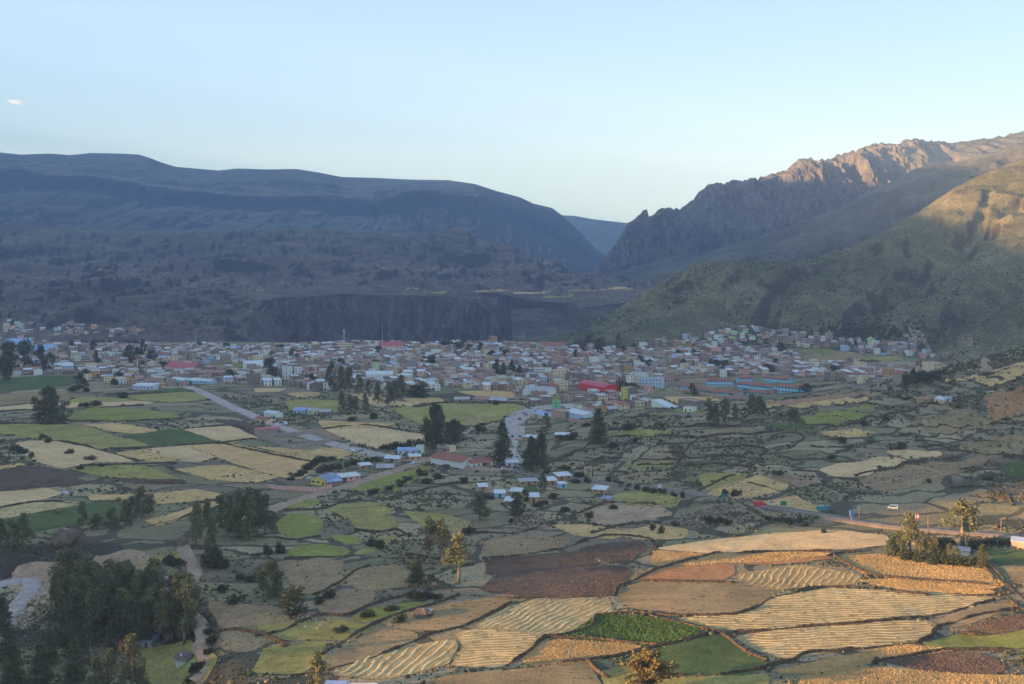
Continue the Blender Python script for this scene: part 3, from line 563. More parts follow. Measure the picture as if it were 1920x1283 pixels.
 ('B', [(1612,905),(1650,886),(1740,871),(1800,868),(1880,850),(1800,885),(1702,915),(1642,920)], None), ('T', [(1772,715),(1830,702),(1925,680),(1925,692),(1850,707)], None), ('T', [(1832,711),(1925,694),(1925,704),(1862,722)], None), ('R', [(1850,745),(1930,720),(1930,770),(1860,790)], None), ('N', [(1700,790),(1820,770),(1860,795),(1760,812)], None), ('N', [(1800,840),(1930,815),(1930,850),(1840,855)], None),
 ('T', [(1442,756),(1500,750),(1620,745),(1622,751),(1520,762),(1442,765)], None), ('D', [(1870,880),(1930,862),(1930,885),(1900,895)], None), ('G', [(1222,776),(1300,768),(1322,776),(1310,778),(1250,779)], None), ('G', [(1022,747),(1060,741),(1098,745),(1062,751),(1030,752)], None), ('D', [(960,917),(1000,912),(1012,924),(972,926)], None),
 ('T', [(1250,745),(1330,745),(1350,752),(1270,756)], None), ('L', [(1130,815),(1200,805),(1260,808),(1200,820)], None), ('L', [(1180,870),(1260,865),(1270,872),(1190,878)], None), ('G', [(1498,658),(1560,655),(1555,664),(1505,662)], None), ('N', [(1505,668),(1600,660),(1620,668),(1560,682),(1505,682)], None), ('L', [(1600,672),(1680,668),(1690,675),(1620,682)], None), ('G', [(1282,645),(1322,643),(1318,651),(1285,651)], None), ('T', [(1130,650),(1230,645),(1250,652),(1140,656)], None),
 ('E', [(175,1045),(260,1035),(290,1050),(260,1075),(200,1070)], None), ('L', [(262,1050),(335,1036),(350,1050),(330,1058),(270,1058)], None), ('B', [(395,1130),(520,1140),(540,1170),(420,1178)], None), ('E', [(30,1070),(130,1055),(150,1090),(60,1130),(20,1100)], None), ('L', [(270,1215),(350,1205),(400,1240),(380,1283),(280,1283)], None),
]
print('fields', len(FIELDS))
ROWS = []
_cnt = {}
_where = lambda cx, cy: ('on the sunlit right foreground' if cx > 1200 and cy > 1000 else 'in the near foreground' if cy > 1100 else 'near the town edge' if cy < 800 else 'on the right slope' if cx > 1380 else 'on the left plain' if cx < 620 else 'in the middle of the valley')
_ones = 'first second third fourth fifth sixth seventh eighth ninth tenth eleventh twelfth thirteenth fourteenth fifteenth sixteenth seventeenth eighteenth nineteenth'.split()
_tens = 'twenty thirty forty fifty sixty seventy eighty ninety'.split()
def order_words(k):
    k += 1
    if k < 20: return _ones[k-1]
    if k >= 100: return f'{k}th'
    t = _tens[k//10-2]; return (t[:-1]+'ieth') if k % 10 == 0 else t+'-'+_ones[k % 10-1]
FIELD_OBJS = []
for typ, pts, rows in FIELDS:
    a = np.array(pts, float); w = pix(a[:, 0], a[:, 1]); poly = chaikin(w[:, :2])
    Yc = poly[:, 1].mean(); sp = max(1.6, Yc/230.0)
    v, f = drape(poly, sp, 0.16 if Yc < 800 else 0.35)
    nm, mt, word = FT[typ]
    o = link(nm, mesh_from(v, f, [mt], smooth=True)); o['kind'] = 'structure'; o['category'] = 'field'
    FIELD_OBJS.append([o, word, a[:, 0].mean(), a[:, 1].mean()])
    if rows or typ in 'PCQ': ROWS.append((typ, poly, rows, o, Yc))
_g = {}
for e in FIELD_OBJS: _g.setdefault((e[1], _where(e[2], e[3])), []).append(e)
for (wd, wh), es in _g.items():
    es.sort(key=lambda e: e[2])
    for k, e in enumerate(es):
        e[0]['label'] = f'{wd} field {wh}' if len(es) == 1 else f'{wd} field {wh}, {order_words(k)} of its kind from the left'
# cut rows, furrows, plants: raised geometry
def ribbon_rows(poly, ang, sp, wdt, hh, wob, curve, step=1.6):
    c = poly.mean(0); ca, sa = math.cos(ang), math.sin(ang); R = np.array([[ca, sa], [-sa, ca]])
    q = (poly-c)@R.T; V = []; F = []
    vmin, vmax = q[:, 1].min(), q[:, 1].max(); u = np.arange(q[:, 0].min(), q[:, 0].max(), step)
    for r in np.arange(vmin-10, vmax+10, sp):
        vv = r+curve*(u/60.0)**2+wob*(fbm(u/11, np.full_like(u, r/9.0), 2, 51))
        p = np.stack([u, vv], 1); ok = inside(p, q*0.97); wp = p@R+c
        wid = wdt*(0.75+0.5*vnoise(u*0.9, np.full_like(u, r), 7)); tl = np.gradient(wp, axis=0); nrm = np.stack([-tl[:, 1], tl[:, 0]], 1); nrm /= np.linalg.norm(nrm, axis=1)[:, None]+1e-9
        L = wp+nrm*wid[:, None]*0.5; Rr = wp-nrm*wid[:, None]*0.5
        hz = hh*(0.6+0.8*vnoise(u*1.3, np.full_like(u, r*1.7), 9))
        zg = hgt(wp[:, 0], wp[:, 1])+0.17
        for i in range(len(u)-1):
            if not (ok[i] and ok[i+1]) or random.random() < 0.07: continue
            b = len(V)
            for k in (i, i+1):
                zl = zg[k]
                V += [(L[k, 0], L[k, 1], zl), (wp[k, 0], wp[k, 1], zl+hz[k]), (Rr[k, 0], Rr[k, 1], zl)]
            F += [(b, b+3, b+4, b+1), (b+1, b+4, b+5, b+2)]
    return V, F
_crv = {0.06: 5.0, 0.1: 3.0, 0.95: -4.0, 1.25: 5.0, 0.12: 2.0, 1.1: 6.0, 0.2: 3.0, 0.25: 2.0}
for typ, poly, rows, o, Yc in ROWS:
    if rows:
        V, F = ribbon_rows(poly, rows[0], rows[1]*0.88, rows[1]*0.36, 0.15, 1.5, _crv.get(rows[0], 0))
        if F: c = link('cut_rows', mesh_from(V, F, [MATS['gold_straw'] if typ == 'Q' else MATS['straw']]), o); c['kind'] = 'stuff'
        continue
    # scattered clods, leafy plants or dry stalks
    n = {'P': 1800, 'C': 2600, 'Q': 3600}[typ]
    lo, hi = poly.min(0), poly.max(0); p = RNG.uniform(lo, hi, (n*2, 2)); p = p[inside(p, poly)][:n]
    if not len(p): continue
    z = hgt(p[:, 0], p[:, 1])+0.1; V = []; F = []
    for (x, y), zz in zip(p, z):
        b = len(V); s = random.uniform(0.25, 0.6)
        if typ == 'P':
            s *= 0.8; V += [(x-s, y-s*.6, zz), (x+s, y-s*.5, zz), (x+s*.8, y+s*.6, zz), (x-s*.8, y+s*.6, zz), (x+random.uniform(-.2, .2), y, zz+s*0.8)]
        elif typ == 'C':
            V += [(x-s, y-s*.7, zz), (x+s, y-s*.7, zz), (x+s, y+s*.7, zz), (x-s, y+s*.7, zz), (x+random.uniform(-.2, .2), y, zz+s*1.2)]
        else:
            w_ = s*0.32; V += [(x-w_, y-w_, zz), (x+w_, y-w_, zz), (x+w_, y+w_, zz), (x-w_, y+w_, zz), (x+random.uniform(-.3, .3), y, zz+random.uniform(.2, .55))]
        F += [(b, b+1, b+4), (b+1, b+2, b+4), (b+2, b+3, b+4), (b+3, b, b+4)]
    c = link({'P': 'clods', 'C': 'crop_plants', 'Q': 'dry_stalks'}[typ], mesh_from(V, F, [MATS[{'P': 'clod', 'C': 'crop_leaf', 'Q': 'maize'}[typ]]]), o); c['kind'] = 'stuff'

# ------------------------------------------------------------------ roads
MATS['asphalt'] = field_mat('asphalt', (128, 133, 148), 0.12, fine=2.0, bump=0.1)
MATS['old_asphalt'] = field_mat('old_asphalt', (92, 94, 100), 0.15, fine=1.6, bump=0.15)
MATS['gravel_road'] = field_mat('gravel_road', (122, 116, 114), 0.15)
MATS['paint'] = plain_mat('paint', (0.7, 0.7, 0.66), 0.7, 0.15)
def road(name, pts, wd, mat, label, lift=0.85, mark=True):
    a = np.array(pts, float); w = pix(a[:, 0], a[:, 1])[:, :2]
    d = [w[0]]
    for i in range(len(w)-1):
        p0, p1, p2, p3 = w[max(i-1, 0)], w[i], w[i+1], w[min(i+2, len(w)-1)]; k = max(2, int(np.hypot(*(p2-p1))/4))
        for s in range(1, k+1):
            t = s/k; d.append(0.5*((2*p1)+(-p0+p2)*t+(2*p0-5*p1+4*p2-p3)*t*t+(-p0+3*p1-3*p2+p3)*t**3))
    d = np.array(d); tl = np.gradient(d, axis=0); nr = np.stack([-tl[:, 1], tl[:, 0]], 1); nr /= np.linalg.norm(nr, axis=1)[:, None]
    z = hgt(d[:, 0], d[:, 1]); z = np.convolve(np.pad(z, 4, 'edge'), np.ones(9)/9, 'valid')+lift
    hw = wd/2; offs = [-hw-1.2, -hw, 0, hw, hw+1.2]; dz = [-1.3, 0, 0.06, 0, -1.3]
    G = np.array([np.column_stack([d+nr*o_, z+q]) for o_, q in zip(offs, dz)])
    o = link(name, mesh_from(G.reshape(-1, 3), grid_faces(5, len(d))[:, ::-1], [mat], smooth=False)); tag(o, label, 'road', kind='structure')
    if mark:
        V = []; F = []
        for i in range(0, len(d)-1):
            for off_, dash in ((0, True), (-hw+0.25, False), (hw-0.25, False)):
                if dash and i % 3: continue
                b = len(V)
                for k in (i, i+1):
                    for q in (-0.09, 0.09): p = d[k]+nr[k]*(off_+q); V.append((p[0], p[1], z[k]+0.08))
                F.append((b, b+1, b+3, b+2))
        link('lane_markings', mesh_from(V, F, [MATS['paint']]), o)
    return d, z
road('avenue', [(352,727),(385,740),(430,762),(480,783),(530,803),(580,820),(630,835),(690,850),(725,857)], 9, MATS['asphalt'], 'straight paved road running from the town edge past the walled yards')
road('lower_road', [(500,960),(530,948),(595,929),(664,909),(720,890),(760,877),(806,862)], 7, MATS['gravel_road'], 'paved lane climbing past the yellow house', mark=False)
ROAD2 = road('boulevard', [(956,872),(958,840),(960,810),(964,793),(975,781),(995,771),(1035,764),(1080,760)], 17, MATS['asphalt'], 'wide grey boulevard curving up into the town')
road('highway', [(960,882),(1020,893),(1080,899),(1130,905),(1200,914),(1290,926),(1410,943),(1500,961),(1600,979),(1690,990),(1800,999),(1920,1008),(2000,1014)], 6.2, MATS['old_asphalt'], 'highway crossing the terraces toward the right edge')
road('track', [(338,1012),(350,1040),(364,1062),(362,1085),(344,1108),(350,1130),(368,1155),(386,1190),(380,1215),(398,1238),(385,1262),(360,1290)], 4.5, MATS['gravel_road'], 'rutted dirt track winding down beside the wood', mark=False)
road('riverside_road', [(-60,1110),(0,1098),(45,1086),(60,1100),(30,1140),(5,1180),(-20,1230)], 6, MATS['asphalt'], 'curving grey road at the lower left edge', mark=False)
road('hill_road', [(1818,668),(1832,672),(1850,682),(1846,690),(1835,694)], 6, MATS['gravel_road'], 'pale road bending round the foot of the green hill', mark=False)
road('yard_road', [(725,857),(770,862),(806,862),(850,870),(905,880),(960,882)], 7, MATS['gravel_road'], 'grey lane linking the road junction with the arch', mark=False)
road('side_lane', [(850,825),(890,806),(925,797),(950,795)], 5, MATS['gravel_road'], 'dirt lane beside the big dark trees', mark=False)
# ------------------------------------------------------------------ dry stone walls
def stone_mat(name, rgb, sc=1.4):
    m, n, l, b = new_mat(name, 0.95, 0.1)
    tc = n.new('ShaderNodeTexCoord'); vo = n.new('ShaderNodeTexVoronoi'); vo.inputs['Scale'].default_value = sc; l.new(tc.outputs['Object'], vo.inputs['Vector'])
    nz = noise_node(n, l, tc.outputs['Object'], 0.25, 4, 0.7)
    c = seen(*rgb); r = ramp(n, l, vo.outputs['Color'], [(0.1, tuple(x*0.5 for x in c)), (0.5, c), (0.9, tuple(min(.8, x*1.6) for x in c))])
    r2 = ramp(n, l, nz.outputs[0], [(0.3, (0.6, 0.62, 0.6)), (0.7, (1.25, 1.2, 1.1))])
    l.new(mixc(n, l, 1.0, r.outputs[0], r2.outputs[0], 'MULTIPLY'), b.inputs['Base Color'])
    bp = n.new('ShaderNodeBump'); bp.inputs['Strength'].default_value = 0.9; bp.inputs['Distance'].default_value = 0.2; l.new(vo.outputs['Distance'], bp.inputs['Height']); bp.invert = True; l.new(bp.outputs[0], b.inputs['Normal'])
    return m
stone_mat('wall_stone', (60, 58, 57)); stone_mat('pale_stone', (132, 130, 130), 0.8); stone_mat('boulder', (102, 102, 108), 0.5)
WALLS = [
 [(546,1269),(612,1256),(678,1239),(744,1216),(796,1193),(859,1176),(909,1157),(960,1130)], [(605,1229),(655,1196),(711,1167),(754,1150),(810,1134),(862,1117)], [(480,1193),(529,1183),(589,1157),(651,1153),(691,1137),(731,1124),(770,1114),(790,1092)],
 [(533,1050),(579,1045),(638,1045),(665,1040)], [(589,1117),(612,1106),(645,1087),(665,1071),(694,1061)], [(516,1008),(550,1012),(602,1007)], [(539,956),(609,954),(645,941),(711,937),(810,915),(859,905)], [(665,994),(711,999),(744,994),(767,1004)], [(500,1040),(515,1060),(490,1085)],
 [(905,1048),(960,1044),(1026,1033),(1075,1023),(1108,1010),(1158,1004),(1217,1011),(1234,1026)], [(880,1116),(960,1122),(1059,1121),(1145,1117),(1158,1103),(1187,1089),(1224,1072),(1257,1060),(1290,1052),(1323,1042),(1356,1037),(1440,1036),(1560,1033)],
 [(1118,1155),(1200,1149),(1257,1154),(1339,1155),(1389,1151),(1422,1138),(1440,1125),(1489,1111),(1555,1101),(1611,1103)], [(1200,1149),(1250,1164),(1290,1172),(1342,1186),(1369,1201),(1395,1220),(1440,1240)], [(940,1258),(1026,1248),(1102,1239),(1145,1233),(1191,1222),(1234,1213),(1290,1200),(1342,1186)], [(1023,1196),(1092,1197),(1171,1205),(1234,1211)], [(1118,1155),(1105,1176),(1059,1191),(1023,1196),(993,1220),(950,1250)],
 [(1102,1239),(1115,1256),(1145,1272)], [(1240,1268),(1356,1266),(1440,1252)], [(1671,1110),(1737,1116),(1803,1118),(1882,1117)], [(1380,1186),(1440,1182),(1539,1174),(1605,1171),(1664,1163),(1720,1158),(1786,1148),(1865,1126)], [(1440,1250),(1480,1240),(1522,1224),(1588,1220),(1671,1211),(1730,1202),(1756,1178),(1786,1169),(1836,1154),(1911,1143)],
 [(1845,1061),(1869,1091),(1885,1114),(1911,1141)], [(1859,1058),(1882,1087),(1920,1124)], [(1565,1043),(1588,1058),(1625,1075),(1671,1084),(1737,1089),(1803,1093),(1869,1100)], [(1555,1043),(1588,1036),(1635,1034)], [(1796,1188),(1855,1192),(1920,1178)], [(1638,1244),(1720,1228),(1770,1220),(1836,1219),(1920,1216)], [(1200,1090),(1280,1091),(1380,1094)],
 [(1110,827),(1095,840),(1065,855),(1050,862),(1025,868)], [(1220,839),(1205,850),(1185,872)], [(1307,822),(1290,840),(1282,852),(1270,870),(1257,881)], [(1437,845),(1422,865),(1400,886)], [(1140,807),(1200,801),(1260,801),(1330,796),(1420,800)], [(1160,820),(1230,818),(1300,821)], [(1130,850),(1180,848)], [(1110,862),(1180,860)], [(1225,848),(1280,850)], [(1200,862),(1268,862)], [(1195,873),(1263,871)], [(1310,822),(1370,815),(1430,812),(1470,808)], [(1300,842),(1360,838),(1435,841)], [(1290,860),(1350,855),(1423,860)], [(1280,875),(1340,870),(1410,876)], [(1230,835),(1290,832)], [(1080,880),(1130,884),(1180,888)],
 [(1440,830),(1455,815),(1482,812),(1502,815),(1507,822),(1490,835),(1477,842)], [(1602,793),(1640,783),(1677,776),(1715,766),(1752,758),(1785,751)], [(1602,893),(1640,883),(1690,871),(1740,861),(1790,856)], [(1700,800),(1780,800),(1860,795),(1920,790)], [(1690,816),(1760,823),(1840,826),(1920,831)], [(1720,838),(1800,846),(1880,853),(1920,859)], [(1800,881),(1860,881),(1920,886)], [(1780,915),(1870,916)], [(1820,930),(1885,936)], [(1866,895),(1885,925),(1903,948)], [(1520,835),(1600,838),(1660,842)], [(1460,856),(1540,862),(1600,866)], [(1480,880),(1530,885)], [(1400,905),(1460,920),(1500,930)], [(1310,921),(1350,902),(1400,888)], [(1500,800),(1560,800),(1620,795)],
 [(0,772),(60,769),(160,766),(270,761)], [(190,843),(260,841),(345,835),(420,831),(480,823)], [(95,826),(150,835),(215,852),(260,866)], [(405,829),(480,846),(600,869)], [(150,873),(240,871),(340,868),(380,872)], [(0,952),(70,942),(150,944)], [(130,790),(240,790),(340,785)], [(0,795),(60,794),(125,795)], [(345,805),(400,800),(435,799),(480,812)], [(190,895),(260,902),(350,908)], [(200,740),(360,734)], [(607,805),(688,798),(790,813)], [(740,766),(830,756),(960,757)], [(270,990),(340,972),(410,950)], [(840,1010),(900,1000),(960,1000),(1030,985)], [(940,945),(985,975),(1030,985)], [(1090,962),(1150,942),(1230,946)], [(1110,1000),(1170,985),(1240,980)], [(760,1040),(830,1050),(880,1060)], [(400,1190),(470,1185),(540,1210)],
]
def poly_d(w, step):
    d = [w[0]]
    for i in range(len(w)-1):
        p0, p1, p2, p3 = w[max(i-1, 0)], w[i], w[i+1], w[min(i+2, len(w)-1)]; k = max(1, int(np.hypot(*(p2-p1))/step))
        for s in range(1, k+1):
            t = s/k; d.append(0.5*((2*p1)+(-p0+p2)*t+(2*p0-5*p1+4*p2-p3)*t*t+(-p0+3*p1-3*p2+p3)*t**3))
    return np.array(d)
WALLD = []
for k, pts in enumerate(WALLS):
    a = np.array(pts, float); w = pix(a[:, 0], a[:, 1])[:, :2]; Yc = w[:, 1].mean()
    d = poly_d(w, 1.1 if Yc < 650 else 2.0); d = d+np.stack([fbm(d[:, 0]/6, d[:, 1]/6, 2, 71), fbm(d[:, 0]/6, d[:, 1]/6+40, 2, 72)], 1)*0.7
    if len(d) < 3: continue
    WALLD.append(d); n = len(d)
    tl = np.gradient(d, axis=0); nr = np.stack([-tl[:, 1], tl[:, 0]], 1); nr /= np.linalg.norm(nr, axis=1)[:, None]+1e-9
    z = hgt(d[:, 0], d[:, 1]); sc = 1.0 if Yc < 700 else 1.35
    hh = sc*(0.5+0.5*vnoise(d[:, 0]/7, d[:, 1]/7, 5)+0.35*RNG.random(n))*(0.25+0.75*sstep(0.22, 0.4, vnoise(d[:, 0]/12, d[:, 1]/12, 6))); wd = 0.42*sc*(1+0.35*RNG.random(n))
    rows = [np.column_stack([d+nr*(wd*1.25)[:, None], z-0.4]), np.column_stack([d+nr*(wd*(1+.2*RNG.random(n)))[:, None], z+hh*0.65]), np.column_stack([d+nr*(wd*.5)[:, None], z+hh]), np.column_stack([d-nr*(wd*.5)[:, None], z+hh*(0.9+0.15*RNG.random(n))]), np.column_stack([d-nr*(wd*(1+.2*RNG.random(n)))[:, None], z+hh*0.62]), np.column_stack([d-nr*(wd*1.25)[:, None], z-0.4])]
    o = link('stone_wall', mesh_from(np.array(rows).reshape(-1, 3), grid_faces(6, n)[:, ::-1], [MATS['wall_stone']]))
    mx, my = a[:, 0].mean(), a[:, 1].mean()
    o['_p'] = (mx, my); o['category'] = 'stone wall'; o['group'] = 'dry stone walls between the fields'
def near_field(mx, my):
    e = min(FIELD_OBJS, key=lambda e: (e[2]-mx)**2+((e[3]-my)*2.2)**2)
    return e[0]['label']
_seen = {}
for o in sorted([o for o in S.objects if o.name.startswith('stone_wall')], key=lambda o: o['_p'][0]):
    mx, my = o['_p']; e = min(FIELD_OBJS, key=lambda e: (e[2]-mx)**2+((e[3]-my)*2.2)**2)
    side = 'above' if my < e[3]-2 else 'below'
    base = f"rough grey stone wall {side} the {e[0]['label'].replace(' of its kind from the left', ' from left')}"
    _seen.setdefault(base, []).append(o)
    del o['_p']

for base, os_ in _seen.items():
    for k, o in enumerate(os_): o['label'] = base if len(os_) == 1 else base.replace('rough grey stone wall', order_words(k)+' grey stone wall')
# ------------------------------------------------------------------ boulders and rubble
def rock_mesh(seed, sub=2, mat='boulder', flat=0.7):
    bm = bmesh.new(); bmesh.ops.create_icosphere(bm, subdivisions=sub, radius=1.0); r = random.Random(seed); ox = r.uniform(0, 50)
    for v in bm.verts:
        k = 1+0.42*float(fbm(v.co.x*1.1+ox+v.co.z, v.co.y*1.1+v.co.z*0.7, 3, seed)); v.co *= k; v.co.z *= flat
    me = bpy.data.meshes.new('rock'); bm.to_mesh(me); bm.free(); me.materials.append(MATS[mat]); return me
def boulder(px, py, wpx, hpx, label, seed):
    p = pp(px, py); s = p.y/FPX; o = link('boulder', rock_mesh(seed, 3, 'boulder', 0.9), None, (p.x, p.y, p.z+hpx*s*0.32)); o.scale = (wpx*s*0.55, wpx*s*0.5, hpx*s*0.62); o.rotation_euler = (0, 0, seed)
    tag(o, label, 'boulder')
boulder(122, 1018, 42, 34, 'big rounded grey boulder on the bank beside the wood', 1)
boulder(340, 1024, 28, 26, 'brown boulder standing at the top of the dirt track', 2)
boulder(815, 1100, 10, 9, 'pale boulder on the wall under the sunlit tree', 3)
boulder(107, 962, 13, 10, 'small grey boulder lying in the green field', 4)
boulder(795, 1154, 40, 14, 'low mossy rock beside the small white hut in the grass', 5)
boulder(785, 1112, 16, 8, 'dark rock next to the two round bushes', 6)
def rubble(name, outline, n, mat, label, s0, s1):
    a = np.array(outline, float); w = pix(a[:, 0], a[:, 1])[:, :2]; p = RNG.uniform(w.min(0), w.max(0), (n*4, 2)); p = p[inside(p, w)][:n]
    base = [rock_mesh(90+i, 1, mat) for i in range(4)]; B = [np.array([v.co for v in m.vertices]) for m in base]; Fb = [np.array([f.vertices[:] for f in m.polygons]) for m in base]
    V = []; F = []; off = 0; z = hgt(p[:, 0], p[:, 1])
    for i in range(len(p)):
        j = i % 4; s = RNG.uniform(s0, s1)*(1 if RNG.random() < .8 else 1.7); an = RNG.uniform(0, 6.28); c, q = math.cos(an), math.sin(an); b = B[j]*s
        V.append(np.column_stack([b[:, 0]*c-b[:, 1]*q+p[i, 0], b[:, 0]*q+b[:, 1]*c+p[i, 1], b[:, 2]+z[i]+s*0.3])); F.append(Fb[j]+off); off += len(b)
    if V: tag(link(name, mesh_from(np.concatenate(V), np.concatenate(F), [MATS[mat]])), label, 'rubble', kind='stuff')
rubble('rubble', [(30,1100),(110,1080),(170,1060),(200,1075),(130,1120),(60,1140),(20,1130)], 260, 'pale_stone', 'pale rubble tipped beside the wood', 0.4, 1.0)
rubble('rubble', [(10,1150),(60,1140),(60,1180),(15,1185)], 140, 'pale_stone', 'pale rubble heap at the left edge', 0.4, 0.9)
rubble('rubble', [(165,1065),(225,1055),(235,1072),(180,1078)], 120, 'pale_stone', 'pale rubble strip behind the tall trees', 0.3, 0.8)
rubble('rubble', [(1230,990),(1280,965),(1340,950),(1400,955),(1400,985),(1320,990)], 320, 'boulder', 'broken stones on the rocky mound beside the highway', 0.3, 0.8)
rubble('rubble', [(955,945),(1000,955),(1035,985),(1000,1000),(960,990)], 260, 'boulder', 'broken stones below the tin roofed huts', 0.3, 0.8)
rubble('rubble', [(480,1145),(560,1150),(620,1165),(600,1180),(500,1170)], 120, 'pale_stone', 'white stones strewn on the grass below the two trees', 0.15, 0.4)
rubble('rubble', [(870,790),(900,783),(915,790),(890,800)], 90, 'pale_stone', 'pale stones beside the dirt lane', 0.4, 0.9)
rubble('rubble', [(1600,905),(1680,890),(1760,880),(1700,910)], 90, 'boulder', 'scattered stones on the bare slope', 0.3, 0.8)
rubble('rubble', [(1110,840),(1420,800),(1470,860),(1300,885),(1120,880)], 420, 'boulder', 'stones scattered over the old terraces', 0.25, 0.7)

# ------------------------------------------------------------------ scrub on the ground, shrubs on the green hill
def leaf_mat(name, c, var=0.35, sc=0.35, rough=0.8):
    m, n, l, b = new_mat(name, rough, 0.15)
    tc = n.new('ShaderNodeTexCoord'); nz = noise_node(n, l, tc.outputs['Object'], sc, 3, 0.6); oi = n.new('ShaderNodeObjectInfo')
    r = ramp(n, l, nz.outputs[0], [(0.3, tuple(x*(1-var) for x in c)), (0.7, tuple(x*(1+var) for x in c))])
    r2 = ramp(n, l, oi.outputs['Random'], [(0.0, (0.8, 0.85, 0.85)), (1.0, (1.2, 1.12, 1.0))])
    l.new(mixc(n, l, 1.0, r.outputs[0], r2.outputs[0], 'MULTIPLY'), b.inputs['Base Color']); return m
leaf_mat('leaf_euc', (0.165, 0.170, 0.082)); leaf_mat('leaf_dark', (0.090, 0.108, 0.058)); leaf_mat('leaf_pine', (0.115, 0.130, 0.066)); leaf_mat('leaf_gold', (0.200, 0.160, 0.062)); leaf_mat('leaf_bush', (0.060, 0.070, 0.036)); leaf_mat('leaf_brown', (0.135, 0.100, 0.056)); leaf_mat('leaf_straw', (0.340, 0.250, 0.130)); leaf_mat('leaf_hill', (0.060, 0.070, 0.034), 0.4, 0.05)
def blobs(P3, size, mats, pick, squash=0.75, seed=1):
    """many low rough shrubs in one mesh"""
    bm = bmesh.new(); bmesh.ops.create_icosphere(bm, subdivisions=1, radius=1.0); B = np.array([v.co for v in bm.verts]); F0 = np.array([[v.index for v in f.verts] for f in bm.faces]); bm.free()
    n = len(P3); r = np.random.default_rng(seed); nv, nf = len(B), len(F0)
    jit = 1+r.uniform(-0.38, 0.38, (n, nv, 1)); V = B[None]*jit*size[:, None, None]; V[:, :, 2] *= squash
    an = r.uniform(0, 6.28, n); c, s = np.cos(an)[:, None], np.sin(an)[:, None]
    X = V[:, :, 0]*c-V[:, :, 1]*s+P3[:, 0:1]; Y = V[:, :, 0]*s+V[:, :, 1]*c+P3[:, 1:2]; Z = V[:, :, 2]+P3[:, 2:3]+(size*squash*0.35)[:, None]
    F = (F0[None]+np.arange(n)[:, None, None]*nv).reshape(-1, 3)
    return mesh_from(np.stack([X, Y, Z], -1).reshape(-1, 3), F, mats, np.repeat(pick, nf))
polys = [w for _, w in [(0, chaikin(pix(np.array(p, float)[:, 0], np.array(p, float)[:, 1])[:, :2])) for _, p, _ in FIELDS]]
def free_of_fields(P2):
    ok = np.ones(len(P2), bool)
    for w in polys:
        lo, hi = w.min(0), w.max(0); idx = np.where(ok & (P2[:, 0] > lo[0]) & (P2[:, 0] < hi[0]) & (P2[:, 1] > lo[1]) & (P2[:, 1] < hi[1]))[0]
        if len(idx): ok[idx] &= ~inside(P2[idx], w)
    return ok
# loose scrub between the fields
N = 64000; Yr = 335*np.exp(RNG.random(N)*math.log(1020/335)); Xr = Yr*RNG.uniform(-0.49, 0.49, N); Q = np.stack([Xr, Yr], 1)
dens = sstep(-0.15, 0.35, fbm(Xr/45, Yr/45, 3, 81))
Q = Q[free_of_fields(Q) & (RNG.random(N) < dens)]
MOUND = Q
wl_ = np.concatenate(WALLD); wl_ = wl_[RNG.random(len(wl_)) < 0.5]; wl_ = wl_+RNG.normal(0, 1.3, wl_.shape)
wl_ = wl_[RNG.random(len(wl_)) < sstep(-0.3, 0.3, fbm(wl_[:, 0]/25, wl_[:, 1]/25, 3, 83))]
# fringes along field edges and the risers of the terraces
ed = np.concatenate([poly_d(np.vstack([w, w[:1]]), 1.6) for w in polys]); ed = ed[RNG.random(len(ed)) < 0.42]; ed = ed+RNG.normal(0, 0.8, ed.shape); ed = ed[(ed[:, 1] < 1000)]
tp = np.concatenate([np.stack([RNG.uniform(-60, 430, 60000), RNG.uniform(540, 980, 60000)], 1), np.stack([RNG.uniform(-260, -60, 9000), RNG.uniform(330, 540, 9000)], 1)])
e_ = 3.0; gz = np.hypot(hgt(tp[:, 0]+e_, tp[:, 1])-hgt(tp[:, 0]-e_, tp[:, 1]), hgt(tp[:, 0], tp[:, 1]+e_)-hgt(tp[:, 0], tp[:, 1]-e_))/(2*e_)
tp = tp[(gz > 0.34) & (np.abs(tp[:, 0]) < tp[:, 1]*0.5)]; tp = tp[free_of_fields(tp)]; tp = tp[RNG.random(len(tp)) < 0.55]
inf = []
for (typ, _p, _r), w in zip(FIELDS, polys):
    if typ in 'NBLTEQR' and w[:, 1].mean() < 760:
        A_ = abs(0.5*np.sum(w[:, 0]*np.roll(w[:, 1], -1)-np.roll(w[:, 0], -1)*w[:, 1])); q = RNG.uniform(w.min(0), w.max(0), (int(A_*0.16), 2)); q = q[inside(q, w)]; q = q[RNG.random(len(q)) < sstep(-0.2, 0.5, fbm(q[:, 0]/14, q[:, 1]/14, 3, 87))]; inf.append(q)
inf = np.concatenate(inf); ed = np.concatenate([ed, inf])
NED = len(ed); Q = np.concatenate([Q, wl_, tp, ed])
P3 = np.column_stack([Q, hgt(Q[:, 0], Q[:, 1])]); sz = RNG.uniform(0.28, 0.85, len(Q))*np.where(RNG.random(len(Q)) < 0.12, 1.7, 1.0)*np.clip(Q[:, 1]/520, 0.8, 1.5)
pick = RNG.choice(4, len(Q), p=[0.34, 0.18, 0.26, 0.22]); sz[-NED:] *= 0.55; sz = np.where(pick == 3, sz*0.7, sz)
print('scrub', len(Q))
tag(link('scrub', blobs(P3, sz, [MATS['leaf_bush'], MATS['leaf_dark'], MATS['leaf_brown'], MATS['leaf_straw']], pick, 0.7, 5)), 'low dry scrub and tufts covering the ground between fields', 'scrub', kind='stuff')
